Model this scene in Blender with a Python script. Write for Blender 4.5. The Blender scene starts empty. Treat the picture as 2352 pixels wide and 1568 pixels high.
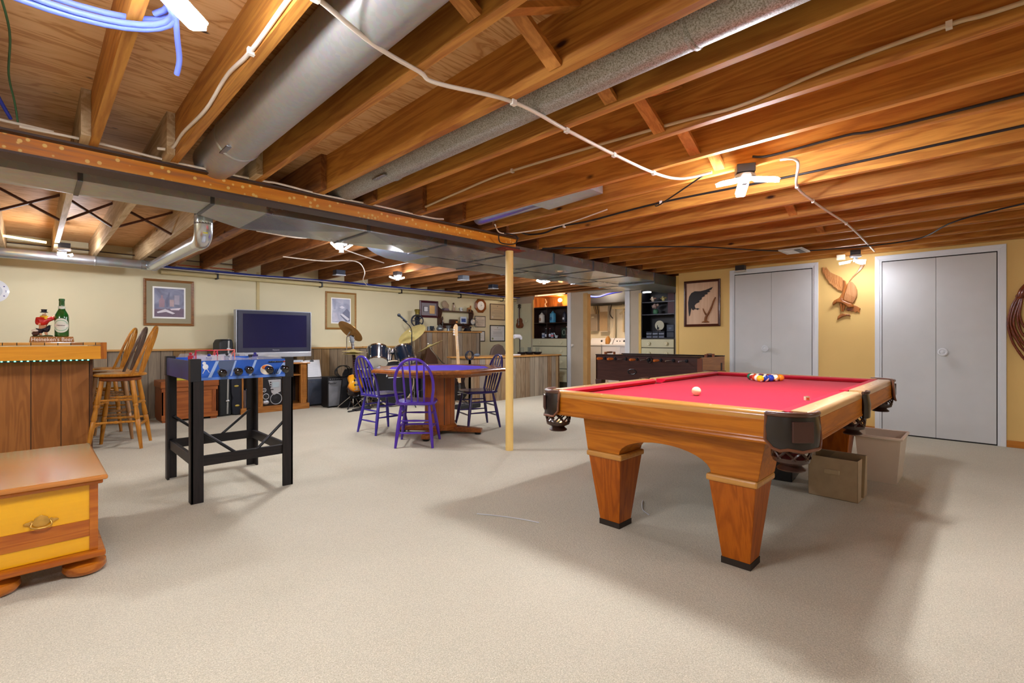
import bpy, bmesh, math, random
from mathutils import Vector, Matrix
random.seed(7)
sc = bpy.context.scene
COL = sc.collection
PI = math.pi
R = math.radians
def lin(h):
    if not isinstance(h, str): return tuple(h)
    c = [int(h[i:i+2], 16)/255 for i in (0, 2, 4)]
    return tuple((x/12.92 if x <= .04045 else ((x+.055)/1.055)**2.4) for x in c)
# ---------------------------------------------------------------- mesh helper
class MB:
    def __init__(s): s.v = []; s.f = []; s.m = []; s.cur = 0
    def add(s, vs, fs):
        b = len(s.v)
        s.v += [tuple(v) for v in vs]
        s.f += [tuple(b+i for i in f) for f in fs]
        s.m += [s.cur]*len(fs)
        return s
    def mat(s, i): s.cur = i; return s
    def hexa(s, p): return s.add(p, [(0,3,2,1),(4,5,6,7),(0,1,5,4),(1,2,6,5),(2,3,7,6),(3,0,4,7)])
    def box(s, x0, x1, y0, y1, z0, z1, M=None):
        p = [Vector(q) for q in ((x0,y0,z0),(x1,y0,z0),(x1,y1,z0),(x0,y1,z0),(x0,y0,z1),(x1,y0,z1),(x1,y1,z1),(x0,y1,z1))]
        if M: p = [M @ q for q in p]
        return s.hexa(p)
    def taper(s, c, w0, d0, z0, w1, d1, z1, off=(0, 0)):
        x, y = c; X, Y = x+off[0], y+off[1]
        return s.hexa([(x-w0/2,y-d0/2,z0),(x+w0/2,y-d0/2,z0),(x+w0/2,y+d0/2,z0),(x-w0/2,y+d0/2,z0),(X-w1/2,Y-d1/2,z1),(X+w1/2,Y-d1/2,z1),(X+w1/2,Y+d1/2,z1),(X-w1/2,Y+d1/2,z1)])
    def bar(s, p, q, w, h, up=(0,0,1)):
        p = Vector(p); q = Vector(q); d = (q-p).normalized()
        sd = d.cross(Vector(up))
        if sd.length < 1e-4: sd = d.cross(Vector((1,0,0)))
        sd.normalize(); u = sd.cross(d).normalized()
        a = sd*w/2; b = u*h/2
        return s.hexa([p-a-b, p+a-b, p+a+b, p-a+b, q-a-b, q+a-b, q+a+b, q-a+b])
    def tube(s, pts, r, n=8, closed=False, cap=True, flat=None):
        pts = [Vector(p) for p in pts]; N = len(pts)
        rr = r if isinstance(r, (list, tuple)) else [r]*N
        t = []
        for i in range(N):
            a = pts[(i-1) % N] if (i or closed) else pts[0]
            b = pts[(i+1) % N] if (i < N-1 or closed) else pts[-1]
            t.append((b-a).normalized())
        u = Vector((0,0,1)) if abs(t[0].z) < .9 else Vector((1,0,0))
        if flat: u = Vector(flat)
        vs = []; fs = []
        for i in range(N):
            u = (u - t[i]*u.dot(t[i]))
            u = u.normalized() if u.length > 1e-6 else t[i].orthogonal().normalized()
            w = t[i].cross(u)
            for k in range(n):
                a = 2*PI*k/n
                vs.append(pts[i] + (u*math.cos(a)*(.45 if flat else 1) + w*math.sin(a))*rr[i])
        for i in range(N if closed else N-1):
            j = (i+1) % N
            for k in range(n):
                k2 = (k+1) % n
                fs.append((i*n+k, i*n+k2, j*n+k2, j*n+k))
        if cap and not closed:
            fs.append(tuple(range(n-1, -1, -1))); fs.append(tuple((N-1)*n+k for k in range(n)))
        return s.add(vs, fs)
    def lathe(s, prof, n=20, M=None):
        vs = []; fs = []; P = len(prof)
        for r, z in prof:
            for k in range(n):
                a = 2*PI*k/n
                v = Vector((max(r, 1e-4)*math.cos(a), max(r, 1e-4)*math.sin(a), z))
                vs.append(M @ v if M else v)
        for i in range(P-1):
            for k in range(n):
                k2 = (k+1) % n
                fs.append((i*n+k, i*n+k2, (i+1)*n+k2, (i+1)*n+k))
        if tuple(prof[0]) != tuple(prof[-1]):
            fs.append(tuple(range(n-1, -1, -1))); fs.append(tuple((P-1)*n+k for k in range(n)))
        return s.add(vs, fs)
    def ext(s, poly, t, M=None, z0=0):
        n = len(poly)
        vs = [Vector((x, y, z0)) for x, y in poly] + [Vector((x, y, z0+t)) for x, y in poly]
        if M: vs = [M @ v for v in vs]
        return s.add(vs, [tuple(range(n-1, -1, -1)), tuple(range(n, 2*n))] + [(i, (i+1) % n, n+(i+1) % n, n+i) for i in range(n)])
    def ball(s, c, r, n=14, m=9, sc_=(1,1,1), M=None):
        prof = []; vs = []; fs = []
        for i in range(m+1):
            a = PI*i/m
            for k in range(n):
                b = 2*PI*k/n
                v = Vector((math.sin(a)*math.cos(b)*r*sc_[0], math.sin(a)*math.sin(b)*r*sc_[1], -math.cos(a)*r*sc_[2]))
                if M: v = M @ v
                vs.append(v+Vector(c))
        for i in range(m):
            for k in range(n):
                k2 = (k+1) % n
                fs.append((i*n+k, i*n+k2, (i+1)*n+k2, (i+1)*n+k))
        return s.add(vs, fs)
    def loft(s, rings, cap=True):
        n = len(rings[0]); vs = [v for r in rings for v in r]; fs = []
        for i in range(len(rings)-1):
            for k in range(n):
                k2 = (k+1) % n
                fs.append((i*n+k, i*n+k2, (i+1)*n+k2, (i+1)*n+k))
        if cap:
            fs.append(tuple(range(n-1, -1, -1))); fs.append(tuple((len(rings)-1)*n+k for k in range(n)))
        return s.add(vs, fs)
def rect_frame(mb, w, h, b, t, z0=0, bz=None):
    """picture frame ring centred on origin in local XY, rising t in Z; border b; mitred profile"""
    W, H = w/2, h/2; w2, h2 = W-b, H-b
    o = [(-W,-H),(W,-H),(W,H),(-W,H)]; m_ = [(-W+b*.45,-H+b*.45),(W-b*.45,-H+b*.45),(W-b*.45,H-b*.45),(-W+b*.45,H-b*.45)]; i_ = [(-w2,-h2),(w2,-h2),(w2,h2),(-w2,h2)]
    rings = [[(x,y,z0) for x,y in o], [(x,y,z0+t*.8) for x,y in o], [(x,y,z0+t) for x,y in m_], [(x,y,z0+t*.45) for x,y in i_], [(x,y,z0) for x,y in i_]]
    vs = [v for r in rings for v in r]; fs = []
    for i in range(5):
        j = (i+1) % 5
        for k in range(4):
            k2 = (k+1) % 4
            fs.append((i*4+k, i*4+k2, j*4+k2, j*4+k))
    return mb.add(vs, fs)
def o(name, mb, mats, parent=None, loc=None, rot=None, smooth=None, bev=0, label=None, kind=None):
    if isinstance(mb, tuple): mb = MB().box(*mb)
    if not isinstance(mats, (list, tuple)): mats = [mats]
    me = bpy.data.meshes.new(name)
    me.from_pydata(mb.v, [], mb.f)
    for m in mats: me.materials.append(m)
    if len(mats) > 1: me.polygons.foreach_set('material_index', mb.m)
    bm = bmesh.new(); bm.from_mesh(me)
    bmesh.ops.recalc_face_normals(bm, faces=bm.faces)
    bm.to_mesh(me); bm.free()
    if smooth:
        me.polygons.foreach_set('use_smooth', [True]*len(me.polygons))
        me.set_sharp_from_angle(angle=R(smooth))
    ob = bpy.data.objects.new(name, me); COL.objects.link(ob)
    if parent: ob.parent = parent
    if loc: ob.location = loc
    if rot: ob.rotation_euler = rot
    if bev:
        b = ob.modifiers.new('bevel', 'BEVEL'); b.width = bev; b.segments = 2; b.limit_method = 'ANGLE'; b.angle_limit = R(40)
    if label: ob['label'] = label
    if kind: ob['kind'] = kind
    return ob
def tag(ob, label, cat, group=None, kind=None):
    ob['label'] = label; ob['category'] = cat
    if group: ob['group'] = group
    if kind: ob['kind'] = kind
    return ob
def T(name, label, cat, loc=(0,0,0), rot=None, group=None):
    e = bpy.data.objects.new(name, None); COL.objects.link(e)
    e.empty_display_size = .1; e.location = loc
    if rot is not None: e.rotation_euler = rot if isinstance(rot, tuple) else (0,0,rot)
    return tag(e, label, cat, group)
def S(name, mb, mats, label, cat, group=None, kind=None, **k):
    return tag(o(name, mb, mats, **k), label, cat, group, kind)
def struct(name, mb, mats, parent=None, **k):
    ob = o(name, mb, mats, parent, **k)
    if not parent: ob['kind'] = 'structure'
    return ob
def dup(r, loc=None, rot=None, label=None, group=None, mats=None):
    def cp(x, par):
        c = x.copy(); COL.objects.link(c)
        if par: c.parent = par
        for ch in [q for q in bpy.data.objects if q.parent == x]: cp(ch, c)
        return c
    c = cp(r, None)
    if loc is not None: c.location = loc
    if rot is not None: c.rotation_euler = rot if isinstance(rot, tuple) else (0,0,rot)
    if label: c['label'] = label
    if group: c['group'] = group
    return c
def text(name, body, size, mats, parent, loc, rot, ext=.001, shear=0, space=1, sx=1, align='CENTER', label=None):
    cu = bpy.data.curves.new(name, 'FONT'); cu.body = body; cu.size = size; cu.extrude = ext; cu.shear = shear
    cu.align_x = align; cu.align_y = 'CENTER'; cu.space_character = space
    t = bpy.data.objects.new(name, cu); COL.objects.link(t)
    dg = bpy.context.evaluated_depsgraph_get()
    me = bpy.data.meshes.new_from_object(t.evaluated_get(dg)); me.name = name
    bpy.data.objects.remove(t); bpy.data.curves.remove(cu)
    me.materials.clear(); me.materials.append(mats)
    ob = bpy.data.objects.new(name, me); COL.objects.link(ob)
    ob.parent = parent; ob.location = loc; ob.rotation_euler = rot; ob.scale = (sx,1,1)
    if label: ob['label'] = label
    return ob
LEFT = (PI/2, 0, 0)          # faces -Y (things on the cream wall)
RIGHT = (PI/2, 0, -PI/2)     # faces -X (things on the closet wall and the far wall)
def arc(cx, cy, r, a0, a1, n): return [(cx+r*math.cos(R(a0+(a1-a0)*i/n)), cy+r*math.sin(R(a0+(a1-a0)*i/n))) for i in range(n+1)]
def smoothpath(pts, k=6):
    pts = [Vector(p) for p in pts]; out = []
    for i in range(len(pts)-1):
        p0 = pts[max(i-1,0)]; p1 = pts[i]; p2 = pts[i+1]; p3 = pts[min(i+2,len(pts)-1)]
        for j in range(k):
            t = j/k
            out.append(.5*((2*p1)+(p2-p0)*t+(2*p0-5*p1+4*p2-p3)*t*t+(3*p1-p0-3*p2+p3)*t**3))
    out.append(pts[-1]); return out
# ---------------------------------------------------------------- materials
def newmat(name):
    m = bpy.data.materials.new(name); m.use_nodes = True
    nt = m.node_tree; b = nt.nodes['Principled BSDF']
    return m, nt, b
def N(nt, t, **k):
    n = nt.nodes.new('ShaderNode'+t)
    for a, v in k.items():
        if a.startswith('_'): n.inputs[a[1:].replace('_', ' ')].default_value = v
        else: setattr(n, a, v)
    return n
def ramp(nt, stops):
    n = nt.nodes.new('ShaderNodeValToRGB'); cr = n.color_ramp
    while len(cr.elements) < len(stops): cr.elements.new(.5)
    for e, (p, c) in zip(cr.elements, stops):
        e.position = p; e.color = (*lin(c), 1)
    return n
def mixc(nt, fac, a, b, mode='MIX'):
    n = nt.nodes.new('ShaderNodeMix'); n.data_type = 'RGBA'; n.blend_type = mode
    L = nt.links
    for sock, v in ((n.inputs[0], fac), (n.inputs[6], a), (n.inputs[7], b)):
        if hasattr(v, 'links') or hasattr(v, 'is_linked'): L.new(v, sock)
        elif isinstance(v, (int, float)): sock.default_value = v
        else: sock.default_value = (*lin(v), 1)
    return n.outputs[2]
def coords(nt, scale=(1,1,1), rand=True, off=(0,0,0)):
    tc = N(nt, 'TexCoord'); mp = N(nt, 'Mapping'); mp.inputs['Scale'].default_value = scale; mp.inputs['Location'].default_value = off
    L = nt.links
    if rand:
        oi = N(nt, 'ObjectInfo'); mu = N(nt, 'Math', operation='MULTIPLY'); mu.inputs[1].default_value = 53.
        L.new(oi.outputs['Random'], mu.inputs[0])
        va = N(nt, 'VectorMath', operation='ADD'); L.new(tc.outputs['Object'], va.inputs[0]); L.new(mu.outputs[0], va.inputs[1]); L.new(va.outputs[0], mp.inputs['Vector'])
    else: L.new(tc.outputs['Object'], mp.inputs['Vector'])
    return mp.outputs[0]
def bump(nt, b, h, strength=.2, dist=.002):
    n = N(nt, 'Bump'); n.inputs['Strength'].default_value = strength; n.inputs['Distance'].default_value = dist
    nt.links.new(h, n.inputs['Height']); nt.links.new(n.outputs[0], b.inputs['Normal'])
_mc = {}
def M(col, rough=.5, metal=0, var=.06, vs=6, bmp=0, bs=120, coat=0, emit=0, ecol=None, spec=.5, alpha=1, trans=0, ior=1.45, sheen=0):
    key = (str(col), rough, metal, var, vs, bmp, bs, coat, emit, ecol, spec, alpha, trans, sheen)
    if key in _mc: return _mc[key]
    m, nt, b = newmat('m_%s_%d' % (str(col).strip('()').replace(', ', '_')[:12], len(_mc))); L = nt.links
    b.inputs['Roughness'].default_value = rough; b.inputs['Metallic'].default_value = metal
    b.inputs['Coat Weight'].default_value = coat; b.inputs['Coat Roughness'].default_value = .1
    b.inputs['Specular IOR Level'].default_value = spec; b.inputs['Alpha'].default_value = alpha
    b.inputs['Transmission Weight'].default_value = trans; b.inputs['IOR'].default_value = ior
    b.inputs['Sheen Weight'].default_value = sheen
    c = lin(col); v = coords(nt)
    n = N(nt, 'TexNoise', _Scale=vs, _Detail=4.); L.new(v, n.inputs['Vector'])
    r = ramp(nt, [(.3, tuple(x*(1-var) for x in c)), (.7, tuple(min(1, x*(1+var)) for x in c))])
    L.new(n.outputs['Fac'], r.inputs[0]); L.new(r.outputs[0], b.inputs['Base Color'])
    if bmp:
        n2 = N(nt, 'TexNoise', _Scale=bs, _Detail=3.); L.new(v, n2.inputs['Vector']); bump(nt, b, n2.outputs['Fac'], bmp)
    if emit:
        b.inputs['Emission Color'].default_value = (*lin(ecol or col), 1); b.inputs['Emission Strength'].default_value = emit
    _mc[key] = m; return m
def wood(light, dark, axis='X', sc_=1., rough=.45, coat=0, knots=0., contrast=1., fine=.35, bmp=.12, knotcol='3a1a0c', planks=None, ring=1.):
    """straight grain along AXIS, growth-ring bands, fine pores, optional knots; planks=(axis, width, [cols]) tints boards"""
    key = ('w', str(light), str(dark), axis, sc_, rough, coat, knots, contrast, fine, str(planks), ring)
    if key in _mc: return _mc[key]
    m, nt, b = newmat('wood_%d' % len(_mc)); L = nt.links
    b.inputs['Roughness'].default_value = rough; b.inputs['Coat Weight'].default_value = coat; b.inputs['Coat Roughness'].default_value = .12; b.inputs['Specular IOR Level'].default_value = .3
    st = {'X': (.07,1,1), 'Y': (1,.07,1), 'Z': (1,1,.07)}[axis]
    v0 = coords(nt)
    mp = N(nt, 'Mapping'); mp.inputs['Scale'].default_value = tuple(x*sc_ for x in st); L.new(v0, mp.inputs['Vector'])
    v = mp.outputs[0]
    n1 = N(nt, 'TexNoise', _Scale=5., _Detail=3., _Distortion=.6); L.new(v, n1.inputs['Vector'])
    mm = N(nt, 'Math', operation='MULTIPLY'); mm.inputs[1].default_value = 14.*ring; L.new(n1.outputs['Fac'], mm.inputs[0])
    sn = N(nt, 'Math', operation='SINE'); mm2 = N(nt, 'Math', operation='MULTIPLY'); mm2.inputs[1].default_value = 3.; L.new(mm.outputs[0], mm2.inputs[0]); L.new(mm2.outputs[0], sn.inputs[0])
    ma = N(nt, 'MapRange'); ma.inputs[1].default_value = -1.; ma.inputs[2].default_value = 1.; L.new(sn.outputs[0], ma.inputs[0])
    n2 = N(nt, 'TexNoise', _Scale=90., _Detail=2.); L.new(v, n2.inputs['Vector'])
    n3 = N(nt, 'TexNoise', _Scale=3., _Detail=2.); L.new(v, n3.inputs['Vector'])
    f1 = N(nt, 'Math', operation='MULTIPLY_ADD'); f1.inputs[1].default_value = fine; L.new(n2.outputs['Fac'], f1.inputs[0])
    f0 = N(nt, 'Math', operation='MULTIPLY_ADD'); f0.inputs[1].default_value = .32*contrast; f0.inputs[2].default_value = .0; L.new(ma.outputs[0], f0.inputs[0])
    L.new(f0.outputs[0], f1.inputs[2])
    f2 = N(nt, 'Math', operation='MULTIPLY_ADD'); f2.inputs[1].default_value = .6; L.new(n3.outputs['Fac'], f2.inputs[0]); L.new(f1.outputs[0], f2.inputs[2])
    r = ramp(nt, [(.22, light), (.95, dark)]); L.new(f2.outputs[0], r.inputs[0])
    col = r.outputs[0]
    if planks:
        ax, w, cols = planks
        sp = N(nt, 'SeparateXYZ'); tc = N(nt, 'TexCoord'); L.new(tc.outputs['Object'], sp.inputs[0])
        dv = N(nt, 'Math', operation='DIVIDE'); dv.inputs[1].default_value = w; L.new(sp.outputs['XYZ'.index(ax)], dv.inputs[0])
        fl = N(nt, 'Math', operation='FLOOR'); L.new(dv.outputs[0], fl.inputs[0])
        wn = N(nt, 'TexWhiteNoise', noise_dimensions='1D'); L.new(fl.outputs[0], wn.inputs['W'])
        pr = ramp(nt, [(i/len(cols), c) for i, c in enumerate(cols)]); pr.color_ramp.interpolation = 'CONSTANT'; L.new(wn.outputs['Value'], pr.inputs[0])
        col = mixc(nt, .72, col, pr.outputs[0], 'MULTIPLY') if planks and len(planks) > 3 else mixc(nt, .5, col, pr.outputs[0])
        fr = N(nt, 'Math', operation='FRACT'); L.new(dv.outputs[0], fr.inputs[0])
        pp = N(nt, 'Math', operation='PINGPONG'); pp.inputs[1].default_value = .5; L.new(fr.outputs[0], pp.inputs[0])
        lt = N(nt, 'Math', operation='LESS_THAN'); lt.inputs[1].default_value = .003/w; L.new(pp.outputs[0], lt.inputs[0])
        col = mixc(nt, lt.outputs[0], col, '1e150e')
    if knots:
        st2 = {'X': (.4,1,1), 'Y': (1,.4,1), 'Z': (1,1,.4)}[axis]
        mp2 = N(nt, 'Mapping'); mp2.inputs['Scale'].default_value = tuple(x*knots for x in st2); L.new(v0, mp2.inputs['Vector'])
        vo = N(nt, 'TexVoronoi', _Scale=1.); L.new(mp2.outputs[0], vo.inputs['Vector'])
        kr = ramp(nt, [(.025, (1,1,1)), (.06, (0,0,0))]); L.new(vo.outputs['Distance'], kr.inputs[0])
        col = mixc(nt, kr.outputs[0], col, knotcol)
    L.new(col, b.inputs['Base Color'])
    if bmp: bump(nt, b, n2.outputs['Fac'], bmp)
    _mc[key] = m; return m
def galv(col='b9bcc0', rough=.32, spang=30, blotch=.25, met=.8):
    key = ('g', col, rough, spang, met)
    if key in _mc: return _mc[key]
    m, nt, b = newmat('galvanised_%d' % len(_mc)); L = nt.links
    b.inputs['Metallic'].default_value = met; b.inputs['Roughness'].default_value = rough
    v = coords(nt); c = lin(col)
    vo = N(nt, 'TexVoronoi', _Scale=float(spang)); L.new(v, vo.inputs['Vector'])
    no = N(nt, 'TexNoise', _Scale=3., _Detail=5.); L.new(v, no.inputs['Vector'])
    a = mixc(nt, .25, col, vo.outputs['Color'], 'SOFT_LIGHT')
    r = ramp(nt, [(.35, tuple(x*(1-blotch) for x in c)), (.65, col)]); L.new(no.outputs['Fac'], r.inputs[0])
    L.new(mixc(nt, .5, a, r.outputs[0], 'MIX'), b.inputs['Base Color'])
    rr = N(nt, 'MapRange'); rr.inputs[3].default_value = rough*.75; rr.inputs[4].default_value = rough*1.4; L.new(no.outputs['Fac'], rr.inputs[0]); L.new(rr.outputs[0], b.inputs['Roughness'])
    _mc[key] = m; return m
# ================================================================ SETTING
CREAM = M('e0d7b2', .7, var=.03, vs=1.5, bmp=.05, bs=300)
YELL = M('e4bd72', .65, var=.03, vs=1.5, bmp=.05, bs=300)
WHITE = M('cfcfcd', .8, var=.02)
WHITE2 = M('dcdee0', .4, var=.02)
DARK = M('141210', .6)
BLACK = M('0d0d0f', .45)
OAKTRIM = wood('d08a34', 'a85f1c', 'Y', 2, .4)
RAIL = wood('d9ad68', 'b07c3c', 'X', 2, .45)
def carpet():
    m, nt, b = newmat('carpet_berber'); L = nt.links
    b.inputs['Roughness'].default_value = .95; b.inputs['Specular IOR Level'].default_value = .1; b.inputs['Sheen Weight'].default_value = .15
    v = coords(nt, rand=False)
    n1 = N(nt, 'TexNoise', _Scale=220., _Detail=2.); L.new(v, n1.inputs['Vector'])
    n2 = N(nt, 'TexNoise', _Scale=1.1, _Detail=4.); L.new(v, n2.inputs['Vector'])
    mp = N(nt, 'Mapping'); mp.inputs['Rotation'].default_value = (0,0,.2); mp.inputs['Scale'].default_value = (1,1,1); L.new(v, mp.inputs['Vector'])
    wv = N(nt, 'TexVoronoi', _Scale=115.); L.new(mp.outputs[0], wv.inputs['Vector'])
    r1 = ramp(nt, [(.32, 'a0977f'), (.68, 'e4dcc4')]); L.new(n1.outputs['Fac'], r1.inputs[0])
    r2 = ramp(nt, [(.3, 'c2baa2'), (.7, 'd4ccb5')]); L.new(n2.outputs['Fac'], r2.inputs[0])
    c = mixc(nt, .45, r1.outputs[0], r2.outputs[0])
    r3 = ramp(nt, [(.1, 'ffffff'), (.7, 'b8b8b8')]); L.new(wv.outputs['Distance'], r3.inputs[0])
    L.new(mixc(nt, .3, c, r3.outputs[0], 'MULTIPLY'), b.inputs['Base Color'])
    ad = N(nt, 'Math', operation='ADD'); L.new(n1.outputs['Fac'], ad.inputs[0]); L.new(wv.outputs['Distance'], ad.inputs[1])
    bump(nt, b, ad.outputs[0], .5, .004)
    return m
struct('floor', (-3.2, 10.6, -3.2, 8.6, -.08, 0), carpet())
def plywood():
    m, nt, b = newmat('plywood_subfloor'); L = nt.links
    b.inputs['Roughness'].default_value = .6
    v = coords(nt, rand=False)
    mp = N(nt, 'Mapping'); mp.inputs['Scale'].default_value = (.5, 3.2, 1); L.new(v, mp.inputs['Vector'])
    n1 = N(nt, 'TexNoise', _Scale=2.2, _Detail=5., _Distortion=1.); L.new(mp.outputs[0], n1.inputs['Vector'])
    mu = N(nt, 'Math', operation='MULTIPLY'); mu.inputs[1].default_value = 55.; L.new(n1.outputs['Fac'], mu.inputs[0])
    sn = N(nt, 'Math', operation='SINE'); L.new(mu.outputs[0], sn.inputs[0])
    ma = N(nt, 'MapRange'); ma.inputs[1].default_value = -1.; L.new(sn.outputs[0], ma.inputs[0])
    r = ramp(nt, [(0, 'e0b07a'), (.8, 'd6a268'), (1, 'bf864c')]); L.new(ma.outputs[0], r.inputs[0])
    mp2 = N(nt, 'Mapping'); mp2.inputs['Scale'].default_value = (4.2, 8.5, 0); L.new(v, mp2.inputs['Vector'])
    vo = N(nt, 'TexVoronoi', _Scale=1.); L.new(mp2.outputs[0], vo.inputs['Vector'])
    kr = ramp(nt, [(.05, (1,1,1)), (.10, (0,0,0))]); L.new(vo.outputs['Distance'], kr.inputs[0])
    L.new(mixc(nt, kr.outputs[0], r.outputs[0], '3c2214'), b.inputs['Base Color'])
    return m
struct('ceiling', (-3.2, 10.6, -3.2, 8.6, 2.385, 2.42), plywood())
BARN = wood('a59070', '6e5a42', 'Z', 2.2, .8, 0, 1.3, 1.2, .5, planks=('X', .145, ['b0a088', '85755f', 'b4946a', '9d9484', 'a5814f', '8a8070']))
BARNX = BARN
wl = struct('wall_left', (-3.2, 8.6, 8.4, 8.5, 0, 2.4), CREAM)
struct('trim_1', (-3.2, 5.42, 8.375, 8.4, 0, .955), BARN)
mb = MB()
x = -3.2
while x < 5.42:
    x2 = min(5.42, x+1.9); mb.box(x, x2-.003, 8.345, 8.4, .955, .985+.004*math.sin(x*9)); x = x2
struct('trim_2', mb, RAIL, bev=.004)
struct('trim_3', (2.57, 2.615, 8.385, 8.4, .985, 2.2), M('cdbb85', .6), bev=.004)
struct('wall_right', (7.2, 7.32, -3.2, 3.5, 0, 2.4), YELL)
struct('trim_4', MB().box(7.195, 7.33, 3.5, 3.545, 0, 2.12), M('dcb45c', .55), bev=.004)
struct('wall_back', (-3.2, 7.3, -3.1, -3, 0, 2.4), M('cfc09a', .7))
struct('wall_side', (-3.2, -3.1, -3.1, 8.5, 0, 2.4), M('cfc09a', .7))
for i, (a, b) in enumerate(((-3, -.092), (1.013, 1.6), (2.715, 3.5))):
    struct('baseboard_right' + ('' if not i else '.%03d' % i), (7.182, 7.2, a, b, 0, .07), OAKTRIM, bev=.003)
# two white closets on the yellow wall
def closet(i, y0, y1, knob_y, knob_z):
    w = .065; zt = 2.115
    d = bpy.data.objects.new('door_%d' % i, None); COL.objects.link(d); d['kind'] = 'structure'; d.location = (7.2, 0, 0)
    mb = MB()
    # mitred casing
    for P in ([(y0,0),(y0+w,0),(y0+w,zt-w),(y0,zt)], [(y1,0),(y1,zt),(y1-w,zt-w),(y1-w,0)], [(y0,zt),(y0+w,zt-w),(y1-w,zt-w),(y1,zt)]):
        mb.add([(-.012,y,z) for y,z in P]+[(-.02,y,z) for y,z in P][:0]+[(0,y,z) for y,z in P], [(0,1,2,3),(7,6,5,4),(0,4,5,1),(1,5,6,2),(2,6,7,3),(3,7,4,0)])
    mb2 = MB()
    for P in ([(y0,0),(y0+w*.7,0),(y0+w*.7,zt-w*.7),(y0,zt)], [(y1,0),(y1,zt),(y1-w*.7,zt-w*.7),(y1-w*.7,0)], [(y0,zt),(y0+w*.7,zt-w*.7),(y1-w*.7,zt-w*.7),(y1,zt)]):
        mb2.add([(-.02,y,z) for y,z in P]+[(-.0125,y,z) for y,z in P], [(0,1,2,3),(7,6,5,4),(0,4,5,1),(1,5,6,2),(2,6,7,3),(3,7,4,0)])
    o('casing', mb, WHITE2, d); o('casing_edge', mb2, WHITE2, d, bev=.002)
    o('gap', (-.004, 0, y0+w-.002, y1-w+.002, .0, zt-w+.002), DARK, d)
    ym = (y0+y1)/2
    for a, b_ in ((y0+w+.008, ym-.0015), (ym+.0015, y1-w-.006)):
        p = o('door_panel', (-.011, -.0015, a, b_, .014, zt-w-.012), WHITE, d, bev=.002)
        if a < knob_y < b_:
            o('knob', MB().lathe([(.014,0),(.014,.03),(.036,.036),(.044,.046),(.042,.054),(.03,.056),(.025,.05),(.016,.052),(.008,.057),(0,.058)], 24), WHITE2, p, loc=(-.011, knob_y, knob_z), rot=(0,-PI/2,0), smooth=40)
closet(1, 1.603, 2.715, 2.227, .993)
closet(2, -.092, 1.013, .402, .979)
# far end: piers and headers around the laundry opening, laundry room behind
FARW = M('c9c29c', .6, var=.03); FARB = M('a99773', .65, var=.03)
struct('wall_far', MB().box(8.5, 8.6, 7.79, 8.4, 0, 1.99).box(8.56, 8.66, 7.79, 8.4, 1.99, 2.4).box(8.5, 8.6, 6.2, 6.72, 0, 2.4).box(8.5, 8.6, 4.9, 5.25, 0, 2.4).box(8.5, 8.6, 3.3, 4.2, 0, 2.4).box(8.5, 8.6, 5.25, 6.2, 2.1, 2.4), [M('b9ab96', .6, var=.03)])
struct('wall_nook', MB().box(7.32, 8.5, 3.3, 3.42, 0, 2.4), YELL)
struct('trim_5', MB().box(8.47, 8.5, 6.645, 6.735, 0, 2.16).box(8.47, 8.5, 5.15, 5.26, 0, 2.1), WHITE2, bev=.004)
struct('trim_6', MB().box(8.475, 8.605, 6.193, 6.3, 0, 2.12), M('c39a62', .5), bev=.003)
struct('trim_7', MB().box(8.48, 8.5, 4.9, 4.955, 0, 2.03), M('d9b768', .5), bev=.003)
LW = M('e6dcc4', .6, var=.03)
struct('wall_laundry', MB().box(10.4, 10.5, 4.95, 7.9, 0, 2.4), LW); struct('wall_laundry.001', MB().box(8.6, 10.4, 7.8, 7.9, 0, 2.4), LW); struct('wall_laundry.002', MB().box(8.61, 10.4, 4.95, 5.05, 0, 2.4), LW)

# ================================================================ CEILING
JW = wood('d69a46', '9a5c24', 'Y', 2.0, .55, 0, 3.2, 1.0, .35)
JW_LIT = wood('dcc49c', 'a8885c', 'Y', 2.0, .6, 0, 3., 1.0, .35)  # joist wood with lamp light put into its paler colour
JW_SHADE = wood('a8703c', '643c1e', 'Y', 2.0, .6, 0, 3., 1.0, .35)  # same joist wood, far-bay shade put into its darker colour
BR = wood('d8964a', 'a5642a', 'X', 2, .55)
XF = [.255-.42*3, .255-.42*2, -.165, .255, .61, 1.068, 1.476, 1.861, 2.30, 2.711, 3.06, 3.65, 4.13, 4.60, 5.10, 5.545, 5.957, 6.41, 6.82, 7.17]
CX = [x-.019 for x in XF]
ORD = ['zeroth','first','second','third','fourth','fifth','sixth','seventh','eighth','ninth','tenth','eleventh','twelfth','thirteenth','fourteenth','fifteenth','sixteenth','seventeenth','eighteenth','nineteenth','twentieth','twenty-first','twenty-second','twenty-third','twenty-fourth']
ZJ = 2.15
extra = {.61: 'bare orange joist with a white cable on its side, beside the thick duct', 1.068: 'bare orange joist between the thick round duct and the knotty plywood',
 1.476: 'bare orange joist between the knotty plywood and the speckled duct', 1.861: 'bare orange joist just past the speckled round duct with the pink smear', 2.30: 'bare brown joist with a thin tan cable running along its side',
 3.65: 'wide pale joist with black cables along its face, right behind the blade light', 3.06: 'bare joist carrying the blade light box, thin black cable along its side', 7.17: 'orange edge joist lying on top of the white closet door frames'}
n = len(XF)
for i, x in enumerate(XF):
    if x < -.6: continue
    lab = extra.get(x, 'bare wooden joist over the pool room, %s from the closet door frames' % ORD[n-i])
    y1 = 3.58 if x < 3.3 else 3.74
    S('ceiling_joist', (x-.038, x, -3, y1, ZJ, 2.385), JW, lab, 'joist', 'joists over the pool table half')
FX = [x-.039 for x in XF if x > -.6] + [7.53, 7.94, 8.35]
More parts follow.
